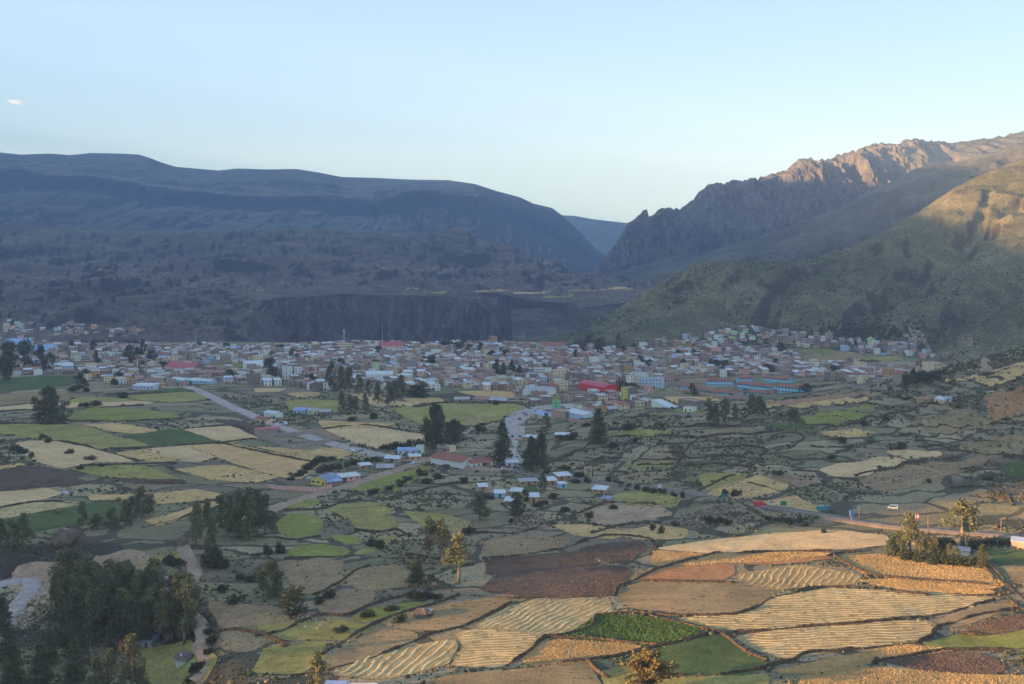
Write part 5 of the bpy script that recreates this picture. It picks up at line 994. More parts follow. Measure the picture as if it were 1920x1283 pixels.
def house(name, loc, rz, w, d, h, paint, side, roof, rtype, storeys=1, windows=True, door=True, tank=False, rods=False, par=None, rise=None, big=False, detail=1, over=0.35, panes=False):
    """walls, roof and openings; the front faces local -y"""
    e = empty(name, loc, rz); hw, hd = w/2, d/2
    par = par if par is not None else (0.5 if rtype == 'flat' else 0.0)
    if rtype == 'flat':
        mb = MB(); t = 0.18; H = h+par
        o_ = [(-hw, -hd), (hw, -hd), (hw, hd), (-hw, hd)]; i_ = [(-hw+t, -hd+t), (hw-t, -hd+t), (hw-t, hd-t), (-hw+t, hd-t)]
        V = [(x, y, -1.5) for x, y in o_]+[(x, y, H) for x, y in o_]+[(x, y, H) for x, y in i_]+[(x, y, h-0.1) for x, y in i_]
        F = []; M = []
        for k in range(4):
            k2 = (k+1) % 4; F += [(k, k2, k2+4, k+4), (k+4, k2+4, k2+8, k+8), (k+8, k2+8, k2+12, k+12)]; M += [0 if k == 0 else 1, 1, 1]
        mb.v, mb.f, mb.m = V, F, M; mb.build('wall', [paint, side], e)
        MB().box(-hw+t*0.5, hw-t*0.5, -hd+t*0.5, hd-t*0.5, h-0.25, h).build('roof', roof, e)
    else:
        rise = rise if rise is not None else (0.16*d if rtype == 'gable' else 0.10*d if rtype == 'shed' else 0.22*w); o2 = over
        if rtype == 'gable':      # ridge along x
            V = [(-hw,-hd,-1.5),(hw,-hd,-1.5),(hw,hd,-1.5),(-hw,hd,-1.5),(-hw,-hd,h),(hw,-hd,h),(hw,hd,h),(-hw,hd,h),(-hw,0,h+rise),(hw,0,h+rise)]
            F = [(0,1,5,4),(1,2,6,9,5),(2,3,7,6),(3,0,4,8,7)]; M = [0,1,0,1]
            k = rise/hd; R = [(-hw-o2,-hd-o2,h-k*o2),(hw+o2,-hd-o2,h-k*o2),(hw+o2,0,h+rise+.02),(-hw-o2,0,h+rise+.02),(hw+o2,hd+o2,h-k*o2),(-hw-o2,hd+o2,h-k*o2)]
            RF = [(0,1,2,3),(3,2,4,5)]
        elif rtype == 'front':    # ridge along y, gable to the front
            V = [(-hw,-hd,-1.5),(hw,-hd,-1.5),(hw,hd,-1.5),(-hw,hd,-1.5),(-hw,-hd,h),(hw,-hd,h),(hw,hd,h),(-hw,hd,h),(0,-hd,h+rise),(0,hd,h+rise)]
            F = [(0,1,5,8,4),(1,2,6,5),(2,3,7,9,6),(3,0,4,7)]; M = [0,1,0,1]
            k = rise/hw; R = [(-hw-o2,-hd-o2,h-k*o2),(0,-hd-o2,h+rise+.02),(0,hd+o2,h+rise+.02),(-hw-o2,hd+o2,h-k*o2),(hw+o2,-hd-o2,h-k*o2),(hw+o2,hd+o2,h-k*o2)]
            RF = [(0,1,2,3),(1,4,5,2)]
        elif rtype == 'arch':     # low vault, ridge along x
            n = 9; V = [(-hw,-hd,-1.5),(hw,-hd,-1.5),(hw,hd,-1.5),(-hw,hd,-1.5)]; A = [(-hd+2*hd*t/(n-1), h+rise*math.sin(math.pi*t/(n-1))) for t in range(n)]
            V += [(-hw, y, z) for y, z in A]+[(hw, y, z) for y, z in A]
            F = [(0, 1, 4+n, 4), (2, 3, 4+n-1, 4+2*n-1), tuple([1, 2]+[4+n+k for k in range(n-1, -1, -1)]), tuple([3, 0]+[4+k for k in range(n)])]; M = [0, 0, 1, 1]
            R = [(-hw-o2, y*1.04, z+.05) for y, z in A]+[(hw+o2, y*1.04, z+.05) for y, z in A]; RF = [(k, k+n, k+n+1, k+1) for k in range(n-1)]
        else:                     # single slope rising to the back
            V = [(-hw,-hd,-1.5),(hw,-hd,-1.5),(hw,hd,-1.5),(-hw,hd,-1.5),(-hw,-hd,h),(hw,-hd,h),(hw,hd,h+rise),(-hw,hd,h+rise)]
            F = [(0,1,5,4),(1,2,6,5),(2,3,7,6),(3,0,4,7)]; M = [0,1,0,1]; k = rise/d
            R = [(-hw-o2,-hd-o2,h-k*o2+.03),(hw+o2,-hd-o2,h-k*o2+.03),(hw+o2,hd+o2,h+rise+k*o2+.03),(-hw-o2,hd+o2,h+rise+k*o2+.03)]; RF = [(0,1,2,3)]
        mb = MB(); mb.v, mb.f, mb.m = V, F, M; mb.build('wall', [paint, side], e)
        nR = len(R); R2 = R+[(x, y, z-0.14) for x, y, z in R]; rf = list(RF)+[tuple(i+nR for i in f[::-1]) for f in RF]
        ed = {}
        for f in RF:
            for a, b in zip(f, f[1:]+f[:1]): ed[(a, b)] = 1
        for (a, b) in ed:
            if (b, a) not in ed: rf.append((b, a, a+nR, b+nR))
        mb = MB(); mb.v, mb.f, mb.m = R2, rf, [0]*len(rf); mb.build('roof', roof, e)
    if windows:
        nw = max(1, int(w/(3.2 if not big else 2.9))); sh = h/storeys; di = random.randrange(nw) if door else -1
        for s in range(storeys):
            for k in range(nw):
                x = -hw+w*(k+0.5)/nw
                if s == 0 and k == di:
                    link('door', DOOR if w < 9 or random.random() < .5 else GATE, e, (x, -hd, 0.0)); continue
                wo_ = link('window', (WINB_F if big else WIN_F) if panes else (WINB if big else WIN), e, (x, -hd, s*sh+0.35*sh))
                if panes: link('pane', PANEB if big else PANE, wo_)
        if detail > 1 and d > 5:
            for s in range(storeys):
                for sx in (-1, 1):
                    for k in range(max(1, int(d/4.5))):
                        o = link('window', WIN, e, (sx*hw, -hd+d*(k+0.5)/max(1, int(d/4.5)), s*sh+0.35*sh), math.radians(90*sx))
    if tank: link('water_tank', TANK, e, (hw*0.4, hd*0.3, h))
    if rods:
        for sx in (-1, 1):
            for sy in (-1, 1): MB().box(sx*hw-sx*0.32-0.12, sx*hw-sx*0.32+0.12, sy*hd-sy*0.32-0.12, sy*hd-sy*0.32+0.12, h-0.1, h+1.5).build('column_stub', PAINT['grey cement'], e)
    return e
def hpx(name, A, B, depth, h, paint, side, roof, rtype, label, cat='house', **kw):
    """a building whose front base runs from picture point A to B"""
    a, b = pp(*A), pp(*B); u = Vector((b.x-a.x, b.y-a.y)); w = u.length; u.normalize(); nb = Vector((-u.y, u.x))
    c = Vector((a.x+b.x, a.y+b.y))/2+nb*(depth/2); z = min(a.z, b.z, float(hgt(c.x, c.y)))
    FOOT.append((c.x, c.y, max(w, depth)*0.5+3)); LAND_PX.append(((A[0]+B[0])/2, (A[1]+B[1])/2, label))
    e = house(name, (c.x, c.y, z), math.atan2(u.y, u.x), w, depth, h, PAINT[paint], PAINT[side], ROOF[roof], rtype, panes=True, **kw)
    tag(e, label, cat); return e
FOOT = []; LAND_PX = []
# landmarks
rh = hpx('sports_hall', (1084,730), (1132,737), 17, 6.2, 'red', 'red', 'red tin roof', 'arch', 'big red hall with low curved magenta roof', 'hall', windows=False, rise=2.4)
for x in (-8, -1.5, 4.5): link('door', GATE, rh, (x, -8.5, 0))
L_ = [((1271,727),(1345,738),8,3.6,'gable',1,'long single storey blue school wing behind the pink wall'), ((1326,725),(1374,724),9,6.4,'gable',2,'blue two storey school block left of centre'), ((1384,731),(1448,732),9,6.6,'gable',2,'blue two storey school block in the middle'), ((1402,740),(1450,739),7,3.2,'gable',1,'low blue school block at the front'), ((1458,737),(1508,735),9,6.6,'gable',2,'blue two storey school block with balconies on the right'), ((1348,741),(1384,742),9,3.6,'gable',1,'blue school block joined to the long wing'), ((1384,719),(1412,717),9,6.0,'gable',2,'blue school block at the back left'), ((1432,718),(1478,719),9,6.0,'gable',2,'blue school block at the back right')]
for A, B, dp, h, rt, st, lab in L_: hpx('school_building', A, B, dp, h, 'bright blue', 'bright blue', 'tiled roof', rt, lab, 'school', storeys=st, big=True, detail=2, over=0.8)
wh = hpx('white_hall', (808,870), (867,880), 13, 4.6, 'white', 'white', 'tiled roof', 'gable', 'long white hall with red tiled roof beside the pine', 'hall', windows=False, rise=2.2, over=0.7)
hpx('white_annex', (884,879), (931,871), 9, 3.2, 'white', 'white', 'tiled roof', 'gable', 'lower white annex with tiled roof under the pine', 'hall', detail=1)
yh = hpx('yellow_house', (583,909), (610,912), 13, 3.4, 'yellow', 'yellow', 'slate blue roof', 'front', 'bright yellow house with grey blue gable roof', storeys=1, rise=2.0, big=True)
hpx('porch_building', (612,913), (642,910), 7, 2.8, 'brown brick', 'brown brick', 'blue tin roof', 'shed', 'dark lean-to beside the yellow house')
hpx('porch_building', (640,905), (676,900), 7, 3.0, 'pink', 'pinkish brick', 'pale tin roof', 'shed', 'pink building with pale blue roof right of the yellow house')
hpx('brick_house', (819,846), (843,848), 6, 3.6, 'pinkish brick', 'cream', 'flat cement roof', 'flat', 'pinkish brick house with two dark windows behind the white hall', storeys=1, big=True)
hpx('cement_house', (858,826), (888,824), 8, 3.0, 'grey cement', 'grey cement', 'flat cement roof', 'flat', 'low grey house under the big dark trees', big=True)
hpx('tin_shed', (745,853), (781,852), 7, 3.0, 'pale blue', 'pale blue', 'blue tin roof', 'shed', 'long violet blue shed beside the lane', 'shed'); hpx('tin_shed', (780,850), (793,850), 5, 4.4, 'white', 'white', 'flat cement roof', 'flat', 'white cube shaped house at the end of the blue shed')
hpx('tin_shed', (720,867), (748,868), 8, 2.8, 'grey cement', 'grey cement', 'pale tin roof', 'gable', 'white walled shed with pale roof by the lane', 'shed'); hpx('tin_shed', (706,884), (738,884), 9, 2.4, 'brown brick', 'brown brick', 'grey tin roof', 'gable', 'grey tin roofed shed below the lane sheds', 'shed'); hpx('tin_shed', (768,864), (790,863), 6, 2.6, 'orange', 'orange', 'pale tin roof', 'shed', 'shed with orange walls by the white car', 'shed'); hpx('tin_shed', (676,880), (698,878), 6, 2.2, 'adobe', 'adobe', 'pale tin roof', 'shed', 'low adobe shed behind the hedge', 'shed')
hpx('warehouse', (980,742), (1029,743), 24, 4.2, 'white', 'white', 'grey tin roof', 'gable', 'wide white warehouse with pale grey roof left of the red hall', 'warehouse', windows=False); hpx('warehouse', (1000,697+8), (1022,706), 14, 8, 'white', 'white', 'flat cement roof', 'flat', 'white block with window bands behind the town pines', storeys=3, big=True)
hpx('shop_front', (1221,762), (1258,766), 9, 5.2, 'white', 'white', 'pale tin roof', 'flat', 'white shop front with three tall dark doors', 'shop', windows=False)
hpx('tall_house', (1164,750), (1177,751), 14, 11, 'yellow', 'brown brick', 'flat cement roof', 'flat', 'narrow four storey yellow house with a brown side', storeys=4); hpx('apartment_house', (1197,728), (1241,729), 12, 9.5, 'pale blue', 'pale blue', 'flat cement roof', 'flat', 'wide pale blue three storey building behind the yellow house', storeys=3)
hpx('green_house', (1036,766), (1050,766), 8, 5.6, 'green', 'green', 'flat cement roof', 'flat', 'vivid green house at the end of the boulevard', storeys=2); hpx('brick_house', (1033,786), (1060,785), 12, 7.2, 'pinkish brick', 'brown brick', 'flat cement roof', 'flat', 'tall blank brick house right of the boulevard', windows=False); hpx('tin_shed', (1061,783), (1096,784), 12, 4.6, 'pale blue', 'white', 'pale tin roof', 'gable', 'pale blue shed with white roof beside the tall brick house', 'shed', windows=False); hpx('tin_shed', (996,781), (1030,784), 9, 3.4, 'cream', 'cream', 'blue tin roof', 'shed', 'low cream house with blue roof on the inside of the boulevard bend')
hpx('white_house', (1181,756), (1192,757), 22, 6.8, 'white', 'grey cement', 'flat cement roof', 'flat', 'white two storey house with long grey side', storeys=2); hpx('grey_house', (1272,762), (1306,763), 10, 5.4, 'brown brick', 'brown brick', 'flat cement roof', 'flat', 'brown brick house above the green sports pitch', storeys=2); hpx('white_house', (1281,772), (1299,773), 6, 3, 'white', 'white', 'flat cement roof', 'flat', 'small white hut at the green sports pitch')
st_ = hpx('grandstand', (470,693), (507,690), 20, 3, 'pale blue', 'white', 'pale tin roof', 'shed', 'pale striped grandstand roof beside the football pitch', 'grandstand', windows=False, rise=5)
for A, B, dp, hh, ro, lab in (((20,655),(62,652),40,7,'blue tin roof','long vaulted blue roof at the far left'), ((62,664),(96,664),36,6,'blue tin roof','round vaulted bright blue roof behind the left trees'), ((104,695),(138,694),20,5,'pale tin roof','vaulted pale blue warehouse at the left town edge')): hpx('vaulted_hall', A, B, dp, hh, 'pale blue', 'pale blue', ro, 'arch', lab, 'hall', windows=False, rise=dp*0.16)
hpx('market_hall', (714,656), (757,655), 22, 6, 'pink', 'pink', 'red tin roof', 'gable', 'market hall with wide magenta roof in the middle of town', 'market', windows=False); hpx('market_hall', (308,695), (362,697), 26, 4.5, 'pink', 'brown brick', 'red tin roof', 'gable', 'long magenta roofed hall at the left of the pitch', 'market', windows=False); hpx('market_hall', (365,706), (420,705), 14, 4, 'brown brick', 'brown brick', 'rusty tin roof', 'gable', 'rusty roofed hall below the football pitch', 'market')
hpx('long_shed', (686,711), (736,711), 18, 5, 'white', 'white', 'pale tin roof', 'gable', 'long pale tin roof above the eucalyptus grove', 'shed', windows=False); hpx('long_shed', (744,713), (764,714), 10, 5.5, 'white', 'white', 'pale tin roof', 'shed', 'white shed right of the long pale roof', 'shed'); hpx('long_shed', (1015,657), (1062,657), 30, 6, 'bright blue', 'bright blue', 'tiled roof', 'gable', 'far school with tiled roof below the gorge', 'school', windows=False)
hpx('long_shed', (318,717), (345,719), 12, 3.5, 'bright blue', 'pale blue', 'pale tin roof', 'gable', 'light blue shed at the town end of the straight road', 'shed'); hpx('long_shed', (350,719), (395,720), 10, 3.5, 'bright blue', 'pale blue', 'pale tin roof', 'gable', 'row of light blue shops at the start of the straight road', 'shed'); hpx('long_shed', (248,730), (288,731), 12, 4, 'pale blue', 'pale blue', 'pale tin roof', 'shed', 'pale blue open shed in the left fields', 'shed'); hpx('brick_house', (276,719), (306,720), 12, 6, 'pinkish brick', 'brown brick', 'pale tin roof', 'flat', 'square pink brick building with white parapet at the left town edge', windows=False)
hpx('red_school', (1364,642), (1398,642), 14, 5, 'red', 'orange', 'tiled roof', 'gable', 'low red arcade building below the hillside houses', 'school', storeys=1, big=True)
for A, B, dp, hh, pa, ro, lab in (((478,790),(500,796),8,3.2,'cream','tiled roof','orange roofed roadside house beside the straight road'), ((495,781),(516,785),8,4,'white','pale tin roof','white roadside building near the top of the straight road'), ((550,775),(572,776),10,3,'pale blue','blue tin roof','blue roofed yard building right of the straight road'), ((576,777),(596,777),9,3,'cream','grey tin roof','yellowish yard building beside the blue roofed one'), ((598,778),(620,778),9,2.6,'brown brick','grey tin roof','low shed at the right end of the roadside yard'), ((852,754),(880,754),10,2.6,'grey cement','grey tin roof','low tin roof in the field left of the boulevard'), ((888,753),(912,754),12,2.6,'grey cement','rusty tin roof','second low tin roof in the field'), ((915,755),(948,756),12,2.6,'grey cement','grey tin roof','third low tin roof in the field beside the boulevard')): hpx('roadside_building', A, B, dp, hh, pa, pa, ro, 'gable', lab)
for A, B, dp, hh, pa, ro, lab in (((905,882-8),(920,873),5,2.6,'adobe','grey tin roof','small hut at the plaza beside the white annex'), ((950,876),(972,875),6,2.8,'pale blue','pale tin roof','pale booth at the foot of the boulevard'), ((976,911),(1008,909),6,2.4,'adobe','grey tin roof','long open shed above the green plot'), ((1028,910),(1044,909),7,2.6,'adobe','pale tin roof','blue white tin roof hut right of the slender tree'), ((1047,902),(1072,900),7,2.8,'adobe','pale tin roof','larger tin roofed hut left of the stone arch'), ((1050,915),(1063,914),4,2.2,'bright blue','pale tin roof','tiny blue hut below the larger hut'), ((928,934),(947,933),6,2.6,'bright blue','pale tin roof','blue roofed hut left of the green plot'), ((946,949),(968,950),7,2.8,'brown brick','pale tin roof','pale roofed hut on the stony bank'), ((956,929),(976,930),6,2.4,'adobe','pale tin roof','hut at the lower edge of the green plot'), ((992,941),(1010,941),7,2.6,'pinkish brick','pale tin roof','pinkish hut with dome like pale roof'), ((1110,925),(1134,927),7,2.4,'adobe','pale tin roof','hut with patched pale roof on the slope'), ((1127,942),(1142,943),5,2.0,'adobe','slate blue roof','small dark roofed hut below the patched one'), ((898,921),(914,920),6,2.4,'adobe','pale tin roof','pale roofed hut standing alone among walls'), ((955,958),(968,962),5,2.2,'yellow','pale tin roof','hut with lime yellow sheet on the bank'), ((980,827-2),(1002,826),6,2.4,'adobe','pale tin roof','tin roofed hut beside the boulevard tree'), ((1040,822),(1065,822),6,2.6,'brown brick','pale tin roof','brick hut below the brick house')): hpx('tin_roofed_hut', A, B, dp, hh, pa, pa, ro, 'shed', lab, 'hut', over=0.5)
hpx('farm_shed', (1780,1040), (1818,1042), 5, 2.2, 'white', 'cream', 'grey tin roof', 'shed', 'white farm shed under the tall golden tree', 'shed', windows=False); hpx('brick_shed', (1896,1027), (1925,1030), 6, 3.0, 'pinkish brick', 'pinkish brick', 'pale tin roof', 'shed', 'pinkish brick shed at the right edge', 'shed', windows=False)
hpx('slope_house', (1752,756), (1769,757), 8, 3.4, 'cream', 'cream', 'pale tin roof', 'gable', 'pale gabled farmhouse on the right slope'); hpx('slope_house', (1770,754), (1784,754), 6, 2.6, 'pale blue', 'pale blue', 'slate blue roof', 'shed', 'blue roofed shed right of the slope farmhouse', 'shed'); hpx('slope_house', (1734,753), (1750,753), 6, 2.4, 'adobe', 'adobe', 'flat cement roof', 'flat', 'flat roofed adobe shed left of the slope farmhouse', 'shed')
hpx('roof_house', (602,1318), (640,1319), 8, 2.6, 'white', 'white', 'blue tin roof', 'shed', 'pale blue roof at the bottom edge'); hpx('roof_house', (648,1322), (700,1322), 8, 2.4, 'brown brick', 'brown brick', 'pale tin roof', 'shed', 'long white roof at the bottom edge', windows=False)
hpx('stone_hut', (792,1157), (804,1158), 3, 1.8, 'white', 'white', 'grey tin roof', 'shed', 'tiny white hut beside the mossy rock', 'hut', door=True); hpx('brick_hut', (308,1098), (326,1097), 5, 3, 'pinkish brick', 'pinkish brick', 'pale tin roof', 'shed', 'brick hut with pale blue roof by the track', 'hut'); hpx('brick_hut', (308,1112), (322,1112), 4, 2, 'white', 'white', 'grey tin roof', 'shed', 'low white lean-to below the brick hut', 'hut')
hpx('lodge', (196,1214), (226,1216), 8, 3.2, 'brown brick', 'brown brick', 'thatched roof', 'gable', 'dark roofed lodge under the wood', 'lodge'); hpx('lodge', (222,1222), (240,1222), 6, 3.0, 'orange', 'orange', 'tiled roof', 'gable', 'red walled lodge under the wood', 'lodge'); hpx('lodge', (264,1215), (284,1216), 7, 2.2, 'grey cement', 'grey cement', 'slate blue roof', 'shed', 'grey roofed shelter left of the round house', 'lodge')
# round white cabin with a pointed roof
p = pp(344, 1243); e = empty('round_cabin', (p.x, p.y, p.z)); tag(e, 'white hexagonal cabin with dark pointed roof beside the track', 'cabin'); LAND_PX.append((344, 1236, e['label']))
MB().tube([(0, 0, -1), (0, 0, 2.3)], 2.6, 6).build('wall', PAINT['white'], e); MB().tube([(0, 0, 2.1), (0, 0, 2.25), (0, 0, 4.6)], [3.4, 3.4, 0.1], 12).build('roof', ROOF['thatched roof'], e)
for an in (-60, -120, 0, 180):
    a_ = math.radians(an); link('window', WIN, e, (2.27*math.cos(a_), 2.27*math.sin(a_), 0.8), a_+math.pi/2)
MB().box(-0.3, 0.3, -2.75, -2.3, 3.3, 3.9).build('skylight', PAINT['white'], e)
# perimeter walls
def perimeter(name, pts, h, mat, label, t=0.25, posts=0, close=False):
    a = np.array(pts, float); w = pix(a[:, 0], a[:, 1]); e = empty(name, (w[0][0], w[0][1], w[0][2])); tag(e, label, 'wall')
    seq = list(range(len(w)))+([0] if close else [])
    for i, j in zip(seq[:-1], seq[1:]):
        A, B = Vector(w[i]), Vector(w[j]); L = (B-A).length; n = max(1, int(L/12)); u = (B-A)/L; nn = Vector((-u.y, u.x, 0)).normalized()*t/2; V = []; F = []
        for k in range(n+1):
            q = A+(B-A)*k/n; z = float(hgt(q.x, q.y))-0.5; q = q-w_(e)
            V += [(q.x-nn.x, q.y-nn.y, z-e.location.z), (q.x+nn.x, q.y+nn.y, z-e.location.z), (q.x+nn.x, q.y+nn.y, z-e.location.z+h+0.5), (q.x-nn.x, q.y-nn.y, z-e.location.z+h+0.5)]
        for k in range(n):
            b = 4*k; F += [(b, b+4, b+7, b+3), (b+1, b+2, b+6, b+5), (b+3, b+7, b+6, b+2)]
        F += [(0, 3, 2, 1), (4*n, 4*n+1, 4*n+2, 4*n+3)]
        link('wall_run', mesh_from(V, F, [mat]), e)
        if posts:
            for k in range(int(L/posts)+1):
                q = A+u*min(L, k*posts)-w_(e); MB().box(q.x-0.17, q.x+0.17, q.y-0.17, q.y+0.17, -0.5, h+0.9).build('post', PAINT['grey cement'], e)
    return e
def w_(e): return Vector((e.location.x, e.location.y, 0))
perimeter('school_wall', [(1262,731),(1300,738),(1345,746),(1400,751),(1436,760),(1500,756),(1560,749),(1632,741)], 3.2, PAINT['pinkish brick'], 'long pink brick wall along the front of the blue school')
perimeter('yard_wall', [(477,815),(498,826),(547,843),(624,830),(596,818)], 3.2, PAINT['grey cement'], 'pale concrete block wall round the empty yard by the road', posts=7)
perimeter('yard_wall', [(498,820),(560,818),(600,812)], 3.0, PAINT['grey cement'], 'inner concrete wall dividing the empty yard', posts=7); hpx('yard_shed', (479,812), (526,811), 7, 2.6, 'grey cement', 'grey cement', 'red tin roof', 'shed', 'long rusty pink roofed shed inside the empty yard', 'shed', windows=False)
perimeter('house_wall', [(503,915),(520,918),(597,923),(622,915)], 2.2, PAINT['pink'], 'low pinkish wall with posts in front of the yellow house', posts=6)
perimeter('street_wall', [(1066,790),(1100,797),(1112,800)], 2.4, PAINT['pinkish brick'], 'pinkish garden wall below the pale blue shed'); perimeter('street_wall', [(1580,722),(1640,730),(1690,733)], 2.2, PAINT['grey cement'], 'long grey wall at the right end of town'); perimeter('pitch_wall', [(1240,779),(1300,783),(1322,781)], 2.2, PAINT['grey cement'], 'grey wall below the green sports pitch'); perimeter('street_wall', [(1215,771),(1256,775),(1288,781)], 2.2, PAINT['brown brick'], 'brown wall beside the empty lot'); perimeter('street_wall', [(890,726),(930,727),(980,731)], 2.4, PAINT['pinkish brick'], 'long brick wall along the field below the town')
# football pitch
v, f = drape(pix(np.array([372, 450, 468, 400, 372.]), np.array([686, 684, 689, 693, 690.]))[:, :2], 8, 0.5); tag(link('football_pitch', mesh_from(v, f, [FT['G'][1]])), 'bright green football pitch beside the grandstand', 'pitch', kind='structure')

# ------------------------------------------------------------------ the town: lots along rotated streets
YAW = math.radians(24); cu, su = math.cos(YAW), math.sin(YAW)
M1 = np.array([(90,649),(300,649),(480,653),(640,646),(950,646),(1080,655),(1200,657),(1330,657),(1460,657),(1500,672),(1600,687),(1680,692),(1765,692),(1745,708),(1640,720),(1540,714),(1500,704),(1280,710),(1225,722),(1205,745),(1220,772),(1228,792),(1130,802),(1064,800),(1050,775),(1065,758),(1000,757),(985,744),(900,732),(780,734),(690,728),(600,731),(480,722),(350,724),(240,724),(160,712),(110,704),(30,704),(20,682)], float)
lots = []
for bu in range(-40, 41):
    for bv in range(0, 80):
        for i in range(6):
            for j in range(2): lots.append((bu*66+i*10+5, bv*33+j*13+6.5, j))
lots = np.array(lots); LX = lots[:, 0]*cu-lots[:, 1]*su; LY = lots[:, 0]*su+lots[:, 1]*cu+300
k = (LY > 850) & (LY < 1800) & (np.abs(LX) < 0.55*LY); lots, LX, LY = lots[k], LX[k], LY[k]
Lp = np.stack([PXC+FPX*LX/LY, PYH-FPX*(hgt(LX, LY)-CAMZ)/LY], 1); k = inside(Lp, M1); lots, LX, LY, Lp = lots[k], LX[k], LY[k], Lp[k]
ok = RNG.random(len(LX)) < np.where(Lp[:, 1] > 722, 0.62, 0.84)
ok &= free_of_fields(np.stack([LX, LY], 1))
for fx, fy, fr_ in FOOT: ok &= np.hypot(LX-fx, LY-fy) > fr_+5
rd = np.concatenate([d for d in [ROAD2[0]]]); ok &= np.array([np.hypot(rd[:, 0]-x, rd[:, 1]-y).min() > 13 for x, y in zip(LX, LY)])
ok &= ~((np.abs(Lp[:, 0]-420) < 56) & (np.abs(Lp[:, 1]-688) < 6))
lots, LX, LY, Lp = lots[ok], LX[ok], LY[ok], Lp[ok]; n = len(LX); print('lots', n)
rT = np.random.default_rng(77)
PN = list(PAINT); PW = {'brick': .15, 'brown brick': .10, 'pinkish brick': .17, 'grey cement': .15, 'white': .17, 'cream': .15, 'pale blue': .04, 'pale green': .02, 'yellow': .006, 'orange': .008, 'pink': .03, 'adobe': .05}
pk, pw = list(PW), np.array(list(PW.values())); pw /= pw.sum()
RK = ['flat cement roof', 'grey tin roof', 'pale tin roof', 'rusty tin roof', 'blue tin roof', 'tiled roof']; RW = [.49, .23, .11, .12, .015, .035]
HS = []; TREE_LOTS = set(np.where(rT.random(n) < 0.03)[0].tolist())
for i in range(n):
    if i in TREE_LOTS: continue
    stn = int(rT.choice([1, 2, 3, 4], p=[.42, .40, .15, .03])) if Lp[i, 1] < 735 else int(rT.choice([1, 2, 3], p=[.6, .33, .07]))
    ro = str(rT.choice(RK, p=RW)); pa = str(rT.choice(pk, p=pw)); sd_ = str(rT.choice(['brick', 'brown brick', 'pinkish brick', 'grey cement'], p=[.3, .3, .22, .18])) if rT.random() < .72 else pa
    rt = 'flat' if ro.startswith('flat') else str(rT.choice(['gable', 'shed', 'front'], p=[.4, .4, .2]))
    if rt != 'flat': stn = min(stn, 2)
    HS.append(dict(x=LX[i]+rT.uniform(-.8, .8), y=LY[i]+rT.uniform(-.8, .8), px=Lp[i, 0], py=Lp[i, 1], w=rT.uniform(7.2, 9.9), d=rT.uniform(8, 12.8), st=stn, h=stn*rT.uniform(2.6, 2.95)+0.2, paint=pa, side=sd_, roof=ro, rt=rt, rz=YAW+(math.pi/2 if rT.random() < .22 else 0)+rT.normal(0, .03), z=None))
# houses on the foot of the green hill and on the far left slope
def cluster(G, poly, sx, sy, prob, rmin):
    P2 = np.array(poly, float); out = []
    for y in np.arange(P2[:, 1].min(), P2[:, 1].max(), sy):
        for x in np.arange(P2[:, 0].min(), P2[:, 0].max(), sx):
            q = np.array([[x+rT.uniform(-.4, .4)*sx, y+rT.uniform(-.4, .4)*sy]])
            if inside(q, P2)[0] and rT.random() < prob:
                _, p = on_grid(G, q[0, 0], q[0, 1], rmin); out.append((q[0], p))
    for q, p in out:
        stn = int(rT.choice([1, 2, 3], p=[.6, .33, .07])); ro = str(rT.choice(RK, p=RW)); pa = str(rT.choice(pk, p=pw))
        HS.append(dict(x=p[0], y=p[1]-1, px=q[0], py=q[1], w=rT.uniform(7, 10), d=rT.uniform(7, 10), st=stn, h=stn*2.7, paint=pa, side=pa if rT.random() < .5 else 'brown brick', roof=ro, rt='flat' if ro.startswith('flat') else 'shed', rz=rT.uniform(-.5, .6), z=p[2]))
cluster(GF, [(1185,650),(1280,634),(1370,618),(1435,612),(1480,626),(1560,632),(1640,641),(1745,660),(1785,672),(1700,674),(1600,657),(1480,650),(1350,650)], 12, 4.4, .66, 20)
cluster(GB, [(0,592),(40,604),(90,604),(210,612),(280,618),(270,633),(160,632),(40,628),(0,625)], 11, 5, .62, 60)
cluster(GB, [(0,640),(110,645),(60,690),(0,700)], 14, 8, .4, 60)
order = sorted(range(len(HS)), key=lambda i: -(HS[i]['w']*HS[i]['h']/HS[i]['y']**2)*(1.6 if HS[i]['st'] > 1 else 1.0))
near = set(order[:300]); LM = [(px, py, lb) for px, py, lb in [(1112, 733, 'red hall'), (1400, 728, 'blue school'), (1060, 747, 'green plot'), (1005, 740, 'white warehouse'), (690, 745, 'eucalyptus grove'), (1218, 722, 'blue apartments'), (1240, 764, 'white shop'), (1170, 745, 'yellow tower house'), (950, 700, 'town pines'), (710, 706, 'long pale roof'), (490, 685, 'striped grandstand'), (335, 690, 'magenta hall'), (120, 690, 'vaulted warehouse'), (1045, 780, 'tall brick house'), (1640, 700, 'right end wall'), (740, 650, 'market hall'), (1560, 700, 'right pastures'), (1122, 800, 'lower pine'), (640, 655, 'antenna house'), (860, 725, 'brick field wall'), (260, 715, 'pink square block'), (1380, 640, 'red arcade')]]
HSTEP = {1: 'single storey', 2: 'two storey', 3: 'three storey', 4: 'four storey'}
seen_l = {}
